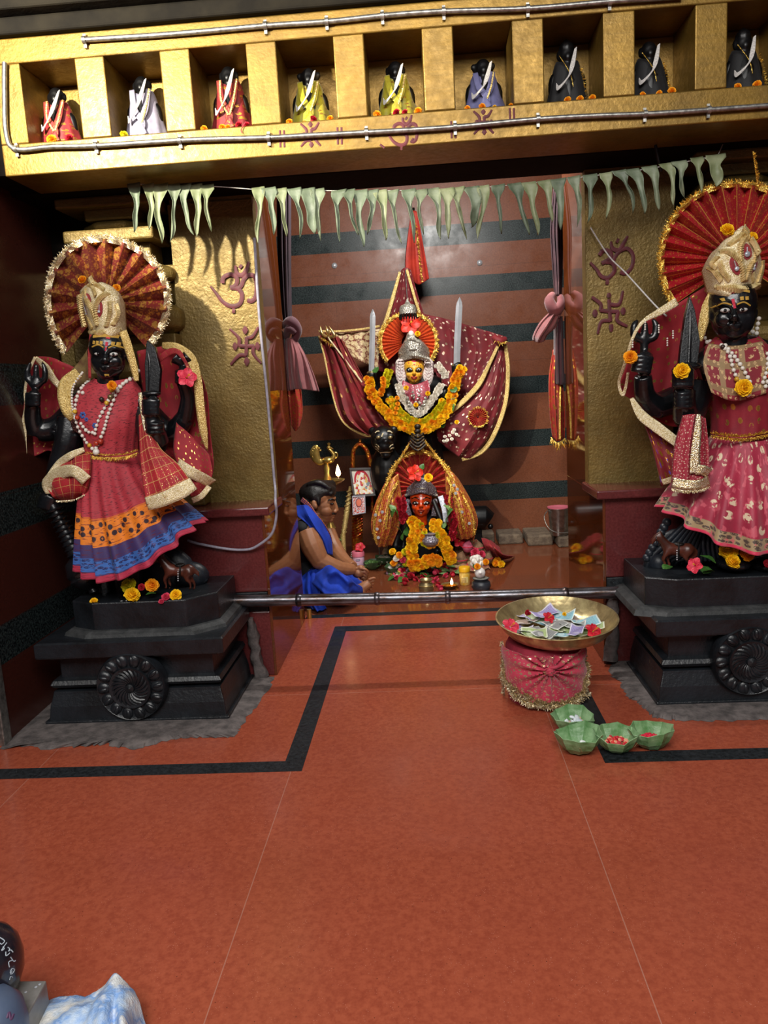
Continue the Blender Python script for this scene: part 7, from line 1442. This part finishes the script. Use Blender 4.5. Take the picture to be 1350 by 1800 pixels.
segs = {'left': ([(226, 324), (300, 327), (380, 329), (446, 334)], [(236, 325, 235, 408), (261, 326, 262, 404), (284, 326, 285, 428), (306, 326, 299, 425), (326, 327, 341, 412), (345, 327, 346, 416), (364, 328, 372, 407)]),
 'middle': ([(446, 334), (560, 336), (700, 336), (830, 332), (960, 320)], [(455, 332, 453, 427), (471, 333, 482, 413), (494, 334, 503, 415), (516, 334, 528, 419), (541, 334, 553, 411), (557, 335, 564, 423), (596, 337, 598, 425), (614, 336, 629, 413), (634, 337, 640, 434), (654, 337, 645, 412), (669, 337, 678, 422), (691, 337, 706, 427), (717, 336, 729, 426), (740, 336, 745, 412), (760, 334, 774, 420), (783, 334, 789, 419), (804, 332, 821, 420), (829, 331, 829, 400), (850, 329, 839, 420), (874, 328, 883, 410), (904, 325, 930, 412), (929, 323, 945, 413)]),
 'right': ([(940, 322), (1000, 315), (1060, 308), (1150, 296), (1262, 274)], [(957, 320, 970, 390), (982, 317, 986, 403), (1008, 313, 1015, 398), (1035, 310, 1033, 392), (1062, 307, 1067, 384), (1085, 303, 1113, 374), (1110, 300, 1132, 375), (1142, 295, 1158, 370), (1170, 290, 1183, 362), (1194, 286, 1203, 348), (1222, 280, 1234, 337), (1255, 275, 1260, 328)])}
t = thing('leaf_garland', 'string of curled dry green leaves hanging under the beam across the sanctum opening', 'leaf garland', P(700, 336, YL))
for nm, (st, lv) in segs.items():
    if nm == 'left': MB().tube([P(st[0][0], st[0][1]-1, YL), V((P(222, 300, 3.04).x, 3.065, 1.998))], .0016, 6).build('string', mTHREAD, t)
    if nm == 'right': MB().tube([P(st[-1][0], st[-1][1]-1, YL), V((P(1275, 255, 3.04).x, 3.065, 1.998))], .0016, 6).build('string', mTHREAD, t)
    MB().tube([P(x, y-1, YL) for x, y in st], .0016, 6, 8).build('string', mTHREAD, t)
    for i, (x0, y0, x1, y1) in enumerate(lv): hang_leaf(P(x0, y0-3, YL-.003), P(x1, y1, YL-random.uniform(0, .02)), random.uniform(.021, .027)*(1.25 if (x0, y0) in ((829, 331), (1255, 275), (541, 334)) else 1), random.choice(mML), t, (x0, y0) in ((829, 331), (1255, 275), (541, 334)))
# ================================================================ CURTAINS
I = Idol(3.93); k = I.k
mCUR = M('maroon curtain cloth', '542430', '3a1824', 12, .8, 0, sheen=.3); mCUR2 = M('dusty rose curtain', '8a4a4c', '6c3438', 12, .8, 0, sheen=.3); mORG = cloth('orange red cloth with gold edge', 'b43420', '8c2418', 8, .6, [(6, 14, .25, 'd09a38', 1, .42)])
t = thing('tied_curtain', 'dark maroon curtain knotted in the middle at the left end of the passage', 'curtain', I.p(510, 560, 0))
mb = MB(); sheet(mb, [I.L([(487, 330, 0), (500, 330, -.02), (511, 330, 0)]), I.L([(489, 450, 0), (501, 450, -.03), (511, 450, 0)]), I.L([(496, 540, 0), (504, 540, -.04), (512, 540, 0)]), I.L([(500, 575, -.02), (507, 575, -.05), (514, 575, -.02)])], 30, 24, 4, .010); mb.build('upper_fall', M('dark plum curtain', '2c1a24', '20121a', 12, .8), t, solid=.004)
mb = MB(); mb.tube(I.L([(501, 572, -.03), (512, 566, -.07), (522, 580, -.05), (518, 598, -.04)]), [7*k, 10*k, 9*k, 6*k], 14, 6); mb.tube(I.L([(503, 592, -.03), (508, 578, -.08), (518, 585, -.07)]), [6*k, 7*k, 5*k], 12, 5); mb.build('knot', mCUR, t)
mb = MB(); sheet(mb, [I.L([(502, 596, -.03), (510, 594, -.07), (520, 596, -.03)]), I.L([(500, 625, -.02), (516, 622, -.09), (538, 626, -.04)]), I.L([(502, 660, -.02), (520, 660, -.08), (552, 660, -.04)]), I.L([(504, 688, -.02), (525, 684, -.07), (561, 688, -.04)])], 40, 24, 5, .016, grow=True); mb.build('flared_tail', mCUR2, t, solid=.004)
mb = MB(); sheet(mb, [I.L([(505, 672, .02), (515, 672, -.0), (528, 676, .02)]), I.L([(508, 715, .02), (518, 712, -.02), (532, 722, .02)]), I.L([(512, 745, .02), (519, 758, -.02), (527, 748, .02)])], 16, 14, 2, .008); mb.build('red_end', mORG, t, solid=.004)
t = thing('tied_curtain', 'dusty rose curtain knotted in a loop at the right end of the passage', 'curtain', I.p(980, 540, 0))
mb = MB(); sheet(mb, [I.L([(974, 320, 0), (980, 320, -.02), (990, 320, 0)]), I.L([(968, 400, 0), (977, 400, -.03), (990, 400, 0)]), I.L([(971, 470, 0), (980, 470, -.04), (989, 470, 0)]), I.L([(975, 520, -.02), (981, 520, -.05), (987, 520, -.02)])], 26, 24, 4, .009); mb.build('upper_fall', M('plum brown curtain', '4a2e34', '332028', 12, .8), t, solid=.004)
mb = MB(); mb.tube(I.L([(972, 518, -.03), (966, 530, -.06), (975, 545, -.07), (986, 535, -.06), (984, 520, -.04)]), [6*k, 9*k, 10*k, 8*k, 5*k], 14, 6); mb.tube(I.L([(984, 540, -.05), (978, 556, -.06)]), [8*k, 6*k], 12, 5); mb.build('knot', mCUR2, t)
mb = MB(); sheet(mb, [I.L([(970, 546, -.04), (976, 550, -.07), (984, 556, -.04)]), I.L([(950, 566, -.04), (962, 574, -.1), (976, 575, -.05)]), I.L([(938, 588, -.03), (950, 592, -.1), (962, 588, -.05)]), I.L([(937, 598, -.02), (946, 602, -.06), (956, 600, -.03)])], 26, 18, 3, .012); mb.build('looped_fold', mCUR2, t, solid=.005)
mb = MB(); sheet(mb, [I.L([(974, 555, -.02), (980, 556, -.05), (988, 556, -.02)]), I.L([(974, 610, -.0), (980, 610, -.03), (990, 612, 0)]), I.L([(974, 672, 0), (982, 676, -.03), (992, 676, 0)])], 18, 18, 3, .008); mb.build('dark_tail', mCUR, t, solid=.004)
mb = MB(); sheet(mb, [I.L([(972, 615, .02), (976, 614, .0), (980, 615, .02)]), I.L([(965, 665, .02), (975, 665, -.01), (988, 670, .02)]), I.L([(966, 720, .02), (977, 720, -.02), (993, 724, .02)]), I.L([(971, 768, .02), (980, 776, -.02), (992, 770, .02)])], 22, 22, 3, .008); mb.build('orange_end', mORG, t, solid=.004)
mb = MB(); fringe(mb, I.L([(968, 768, .0), (980, 778, -.03), (993, 770, .0)]), .05, .003, up=(0, 0, -1), spread=.7, w=.002); ribbon(mb, I.L([(985, 668, -.0), (984, 720, -.02), (984, 772, -.02)]), 3*k); mb.build('gold_tassel', mTINSEL, t, smooth=False)
# ================================================================ NICHE IDOLS
ordn = ['first', 'second', 'third', 'fourth', 'fifth', 'sixth', 'seventh', 'eighth', 'ninth']
NI = [(100, 172, 'red'), (250, 152, 'white'), (402, 135, 'red'), (543, 138, 'yellow'), (695, 126, 'yellow'), (849, 122, 'lavender'), (996, 98, 'black'), (1140, 92, 'black'), (1306, 78, 'black')]
cm = dict(red=cloth('red niche cloth', '8c2024', '6c161a', 30, .6, [(8, 8, .25, 'd0a040', 1, .45)]), white=cloth('white niche cloth', '9894a4', '7c788c', 30, .7), yellow=cloth('yellow silk niche cloth', 'b4aa1c', '8c8010', 30, .4, [(8, 8, .2, 'b8862c', 1, .45)], sheen=.4), lavender=cloth('lavender niche cloth', '70709a', '585880', 30, .65), black=cloth('black niche cloth', '121114', '0a090b', 30, .7))  # cloth colours darkened to carry the shade inside the niches
for n, (hx_, hy, cc) in enumerate(NI):
    Yn = 2.935; I = Idol(Yn); k = I.k; zs = NZ0; base_y = None; c = I.p(hx_, hy); xb = c.x
    t = thing('niche_idol', 'small black stone idol in %s with cotton thread, %s niche from the left' % ({'red': 'red cloth', 'white': 'white cloth', 'yellow': 'yellow shawl', 'lavender': 'lavender cloth', 'black': 'black cloth'}[cc], ordn[n]), 'idol', (xb, Yn, zs), 'small idols in the niches')
    hz = c.z-zs; B = V((xb, Yn, zs)); mb = MB()
    mb.ell(B+V((0, 0, hz)), (.028, .028, .034), 16, 11); mb.ell(B+V((0, -.022, hz-.012)), (.012, .012, .014)); mb.ell(B+V((-.03, 0, hz)), (.006, .008, .016)); mb.ell(B+V((.03, 0, hz)), (.006, .008, .016))
    if n in (3, 5): mb.ell(B+V((-.032, 0, hz+.008)), (.012, .01, .012)); mb.ell(B+V((.032, 0, hz+.008)), (.012, .01, .012))
    if n in (6, 8): mb.lathe(B+V((0, 0, hz+.02)), [(.028, 0), (.024, .015), (.008, .03), (0, .034)], 8)
    mb.tube([B+V((0, 0, 0)), B+V((0, 0, hz*.5)), B+V((0, 0, hz-.02))], [.05, .045, .022], 14, 3); mb.tube([B+V((-.05, .0, hz*.25)), B+V((-.045, 0, hz*.6)), B+V((0, 0, hz*.72)), B+V((.045, 0, hz*.6)), B+V((.05, 0, hz*.25))], [.014, .018, .02, .018, .014], 10, 4)
    remesh(mb, .005, 2, .4).build('figure', mBLACK, t, smooth='all')
    mb = MB(); N = 40; hh = hz-.04; rows = []
    for j in range(14):
        v = j/13; z = hh*(1-v)+.002; rr = .03+.034*v**.7+(.0 if v < .6 else .006*(v-.6)); rows.append([B+V((rr*1.22*cos(a)*(1+.07*sin(7*a+2*v)*v), rr*.85*sin(a)*(1+.1*sin(9*a+n)*v), z+(.018*abs(cos(a)) if v < .4 else 0)*(1-v*2.5))) for a in [2*pi*i/N for i in range(N)]])
    mb.grid(rows, closed=True); cl = mb.build('draped_cloth', cm[cc], t, solid=.002); tr = bvh(mb)
    if cc in ('yellow', 'red', 'lavender', 'white'):
        mb = MB()
        for sx in (-1, 1): ribbon(mb, [B+V((sx*.03, -.028, hz-.02)), B+V((sx*.02, -.05, hz*.55)), B+V((-sx*.004+.004, -.06, hz*.3)), B+V((.01*sx, -.066, .02))], [.018, .022, .02, .026])
        mb.build('shawl', cm[cc], t, solid=.002); mb = MB()
        for sx in ((1,) if cc != 'red' else (-1, 1)): ribbon(mb, [B+V((sx*.030+.004, -.030, hz-.02)), B+V((sx*.022, -.053, hz*.55)), B+V((.004+.002*sx, -.063, hz*.3))], .006)
        mb.build('gold_border', mZARI, t, solid=.002)
    mb = MB(); dirn = 1 if n != 2 else 1
    for s_ in range(8): e = .0018*s_; mb.tube([B+V((.028-e*.5, -.034, hz+.012-e*.4)), B+V((.012-e, -.062, hz*.68)), B+V((-.016+e*.6, -.070, hz*.45+e)), B+V((-.042+e*.4, -.058, hz*.32+e)), B+V((-.046, -.05, hz*.38+e))], .0016, 5, 5)
    mb.build('cotton_thread', mTHREAD, t)
    if cc == 'black':
        mb = MB(); fringe(mb, [B+V((.035, -.045, hz*.7)), B+V((.05, -.055, hz*.3)), B+V((.058, -.05, .02))], .012, .0016, up=(.5, -1, 0), spread=1, w=.001); mb.tube([B+V((-.03, -.03, hz-.01)), B+V((0, -.055, hz*.6)), B+V((.01, -.06, hz*.35))], .0014, 6, 4); mb.build('tinsel_thread', mTINSEL, t, smooth=False)
NF = [(0, 86, 233, 'orange', 9), (0, 118, 233, 'red', 8), (1, 214, 226, 'lemon', 7), (2, 356, 218, 'orange', 6), (2, 388, 215, 'orange', 6), (2, 398, 215, 'orange', 5), (2, 418, 214, 'red', 7), (2, 432, 214, 'red', 6), (3, 507, 209, 'orange', 6), (3, 549, 205, 'red', 7), (3, 579, 205, 'orange', 6), (4, 662, 199, 'orange', 7), (4, 697, 196, 'red', 7), (4, 712, 196, 'red', 6), (4, 735, 195, 'orange', 7), (5, 822, 187, 'orange', 5), (5, 848, 185, 'orange', 6), (5, 870, 187, 'yellow', 3.5), (5, 899, 183, 'orange', 4), (6, 999, 174, 'orange', 6), (6, 1021, 173, 'orange', 6), (6, 1043, 171, 'orange', 6), (7, 1132, 162, 'orange', 5), (7, 1161, 161, 'orange', 5), (7, 1183, 158, 'orange', 7), (8, 1300, 150, 'orange', 6), (8, 1334, 148, 'orange', 7)]
from collections import Counter
cnt = Counter(n for n, *_ in NF); seen = Counter()
for n, x, y, kd, rr in NF:
    seen[n] += 1; tot = cnt[n]; pos = '' if tot == 1 else ', '+({1: 'leftmost', tot: 'rightmost'}.get(seen[n], '%s from the left' % ['', '', 'second', 'third', 'fourth', 'fifth'][seen[n]]))
    q = P(x, y, 2.81); q.z = max(q.z, NZ0+.008); q.y = 2.825
    inst(random.choice(MG[kd]), 'marigold_flower' if kd != 'red' else 'blossom', V((q.x, q.y, NZ0+rr*K(2.81)*.7)), (1.0, random.uniform(-.3, .3), random.uniform(-.5, .5)), rr*K(2.81), None, '%s on the ledge of the %s niche%s' % ({'orange': 'orange marigold', 'yellow': 'yellow marigold', 'lemon': 'lemon yellow marigold', 'red': 'crimson blossom'}[kd], ordn[n], pos), 'flower', 'flowers on the niche ledges')
mb = MB(); mb.tube([P(432, 214, 2.795), P(424, 228, 2.793), P(426, 234, 2.793)], .0016, 6, 4); mb.build('red_thread', mKUM, label='red thread hanging from the ledge of the third niche', cat='thread')
# ================================================================ NEAR LEFT CORNER
zs = .10
t = thing('metal_stool', 'low grey metal box in the bottom left corner of the photo', 'box', G(10, 1800, 0))
A = [G(-160, 1726, zs), G(82, 1723, zs), G(30, 1818, zs), G(-160, 1830, zs)]; mb = MB(); mb.prism(A, (0, 0, -zs+.002)); mb.build('box_body', M('grey painted metal', '8c8a88', '74726f', 20, .35, .2, bump=(30, .1, .002)), t, smooth=False, bevel=.003)
mb = MB()
for x, y in ((70, 1730), (45, 1744), (63, 1735)): mb.ell(G(x, y, zs), (.003, .003, .0012), 8, 5)
mb.build('water_drop', mGLASS, t)
c = G(-12, 1752, zs); R = .064; t = thing('black_pot', 'black round pot with white handwritten digits, cut by the left edge of the photo', 'pot', c)
cc = P(-28, 1690, c.y); R = abs((P(34, 1690, c.y)-cc).x); hz = cc.z-zs; mb = MB(); mb.lathe((cc.x, cc.y, zs), [(R*.55, 0), (R*.8, hz*.2), (R*.97, hz*.62), (R, hz), (R*.93, hz+R*.38), (R*.75, hz+R*.68), (R*.45, hz+R*.9), (R*.2, hz+R*.98), (0, hz+R*1.0)], 48); tr = bvh(mb); pb = mb.build('pot_body', M('glossy black enamel', '16161a', '24202a', 8, .22, coat=.4), t)
mb = MB(); vd = (cc-V((0, 0, H))).normalized()
for L_ in ([(0, 1648), (8, 1654), (3, 1660), (0, 1658)], [(12, 1657), (4, 1668), (3, 1671), (7, 1668), (5, 1664)], [(13, 1665), (17, 1668), (15, 1672), (19, 1670), (23, 1674)], [(10, 1673), (10, 1680), (14, 1678), (17, 1675)], [(18, 1682), (24, 1690), (27, 1688)], [(22, 1688), (15, 1691), (16, 1700)], [(17, 1710), (20, 1703), (25, 1704), (22, 1710), (18, 1712), (21, 1706)], [(16, 1722), (18, 1716), (22, 1718)]):
    stroke(mb, [P(x, y, cc.y) for x, y in L_], .0017, 5, tr, .0008, vd)
mb.build('handwritten_digits', M('white marker', 'c8d4dc', 'a8b4c0', 60, .7), pb)
c = G(-10, 1880, 0); t = thing('plastic_tub', 'blue grey rounded tub at the bottom left corner below the black pot', 'tub', c)
cc = P(-20, 1812, 1.16); mb = MB(); mb.lathe((cc.x, cc.y, .0), [(.05, 0), (.062, .04), (.066, cc.z), (.062, cc.z+.035), (.045, cc.z+.058), (.02, cc.z+.066), (0, cc.z+.067)], 40); tr = bvh(mb); pb = mb.build('tub_body', M('blue grey plastic', '56647c', '46546c', 8, .4), t)
mb = MB(); vd = (cc-V((0, 0, H))).normalized(); stroke(mb, [P(12, 1790, cc.y), P(16, 1780, cc.y), P(19, 1792, cc.y), P(24, 1782, cc.y)], .004, 5, tr, .0008, vd)
if mb.v: mb.build('purple_mark', M('purple ink', '5a3a5c', '42284a', 40, .6), pb)
# crumpled sack
def SZ(px, py, z): return G(px, py, z)
rows = [[SZ(44, 1812, .012), SZ(75, 1762, .03), SZ(150, 1750, .045), SZ(180, 1733, .06), SZ(206, 1718, .08), SZ(236, 1745, .06), SZ(252, 1790, .03), SZ(262, 1830, .012)],
        [SZ(40, 1822, .02), SZ(80, 1785, .05), SZ(150, 1770, .075), SZ(180, 1750, .085), SZ(208, 1736, .09), SZ(226, 1760, .075), SZ(240, 1800, .05), SZ(258, 1840, .02)],
        [SZ(30, 1860, .02), SZ(85, 1820, .06), SZ(140, 1800, .07), SZ(175, 1790, .09), SZ(200, 1775, .08), SZ(215, 1800, .09), SZ(235, 1830, .06), SZ(255, 1860, .02)],
        [SZ(20, 1900, .006), SZ(85, 1890, .03), SZ(140, 1880, .04), SZ(175, 1880, .04), SZ(200, 1880, .04), SZ(220, 1885, .04), SZ(240, 1890, .03), SZ(258, 1900, .006)]]
mb_ = MB(); rows = sheet(mb_, rows, 60, 40, 0)
for r_ in rows:
    for q in r_: q.z = max(.004, q.z+.010*noise.noise(V((q.x*34, q.y*20, 2)))+.004*noise.noise(V((q.x*90, q.y*60, 7))))
s = NT('blue white woven sack'); n1 = s.noise(9, 4); col = s.ramp(n1, [(.36, hx('e4e4e0')), (.46, hx('b4c8e0')), (.53, hx('7ba2d8')), (.60, hx('dce0e2'))]); s.set(col=s.mix(s.math('MULTIPLY', s.maprange(s.noise(14), .62, .68), .7), col, hx('c8b48c')), rough=.55); s.bump(s.math('ADD', s.noise(60, 4), s.noise(300, 2)), .6, .004)
mb = MB(); mb.grid(rows); mb.build('woven_sack', s.m, solid=.003, label='crumpled blue and white woven sack at the bottom left of the floor', cat='sack')
# ---------------------------------------------------------------- light, world, camera
def area(name, loc, target, sx, sy, power, col=(1, 1, 1)):
    l = bpy.data.lights.new(name, 'AREA'); l.shape = 'RECTANGLE'; l.size = sx; l.size_y = sy; l.energy = power; l.color = col
    o = bpy.data.objects.new(name, l); COL.objects.link(o); o.location = loc
    o.rotation_euler = (V(target)-V(loc)).to_track_quat('-Z', 'Y').to_euler(); return o
area('hall_daylight', (-.2, -.7, 3.2), (.15, 1.6, .0), 3.2, 1.6, 185, (1, .97, .93))
area('sanctum_tube_light', (.05, 3.75, 2.55), (.05, 5.5, .8), .7, .12, 60, (1, .97, .92))
l = bpy.data.lights.new('hall_spot_lamp', 'SPOT'); l.energy = 420; l.spot_size = radians(60); l.spot_blend = .35; l.shadow_soft_size = .025; l.color = (1, .93, .76)
o = bpy.data.objects.new('hall_spot_lamp', l); COL.objects.link(o); o.location = (-1.47, 1.4, 2.46)
o.rotation_euler = (V((.42, 1, -.02))).to_track_quat('-Z', 'Y').to_euler()
w = bpy.data.worlds.new('World'); SC.world = w; w.use_nodes = True
w.node_tree.nodes['Background'].inputs[0].default_value = (.75, .8, .9, 1); w.node_tree.nodes['Background'].inputs[1].default_value = .12
cam = bpy.data.cameras.new('Camera'); co = bpy.data.objects.new('Camera', cam); COL.objects.link(co)
cam.sensor_fit = 'HORIZONTAL'; cam.sensor_width = 36; cam.lens = 36*FOC/1350; cam.clip_start = .05
R = Matrix((RI, UP, -FW)).transposed(); co.matrix_world = Matrix.Translation((0, 0, H)) @ R.to_4x4()
SC.camera = co
vs = SC.view_settings; SC.display_settings.display_device = 'sRGB'
vs.view_transform = 'Standard'; vs.look = 'None'; vs.exposure = 0.0; vs.gamma = 1.0; vs.use_curve_mapping = False
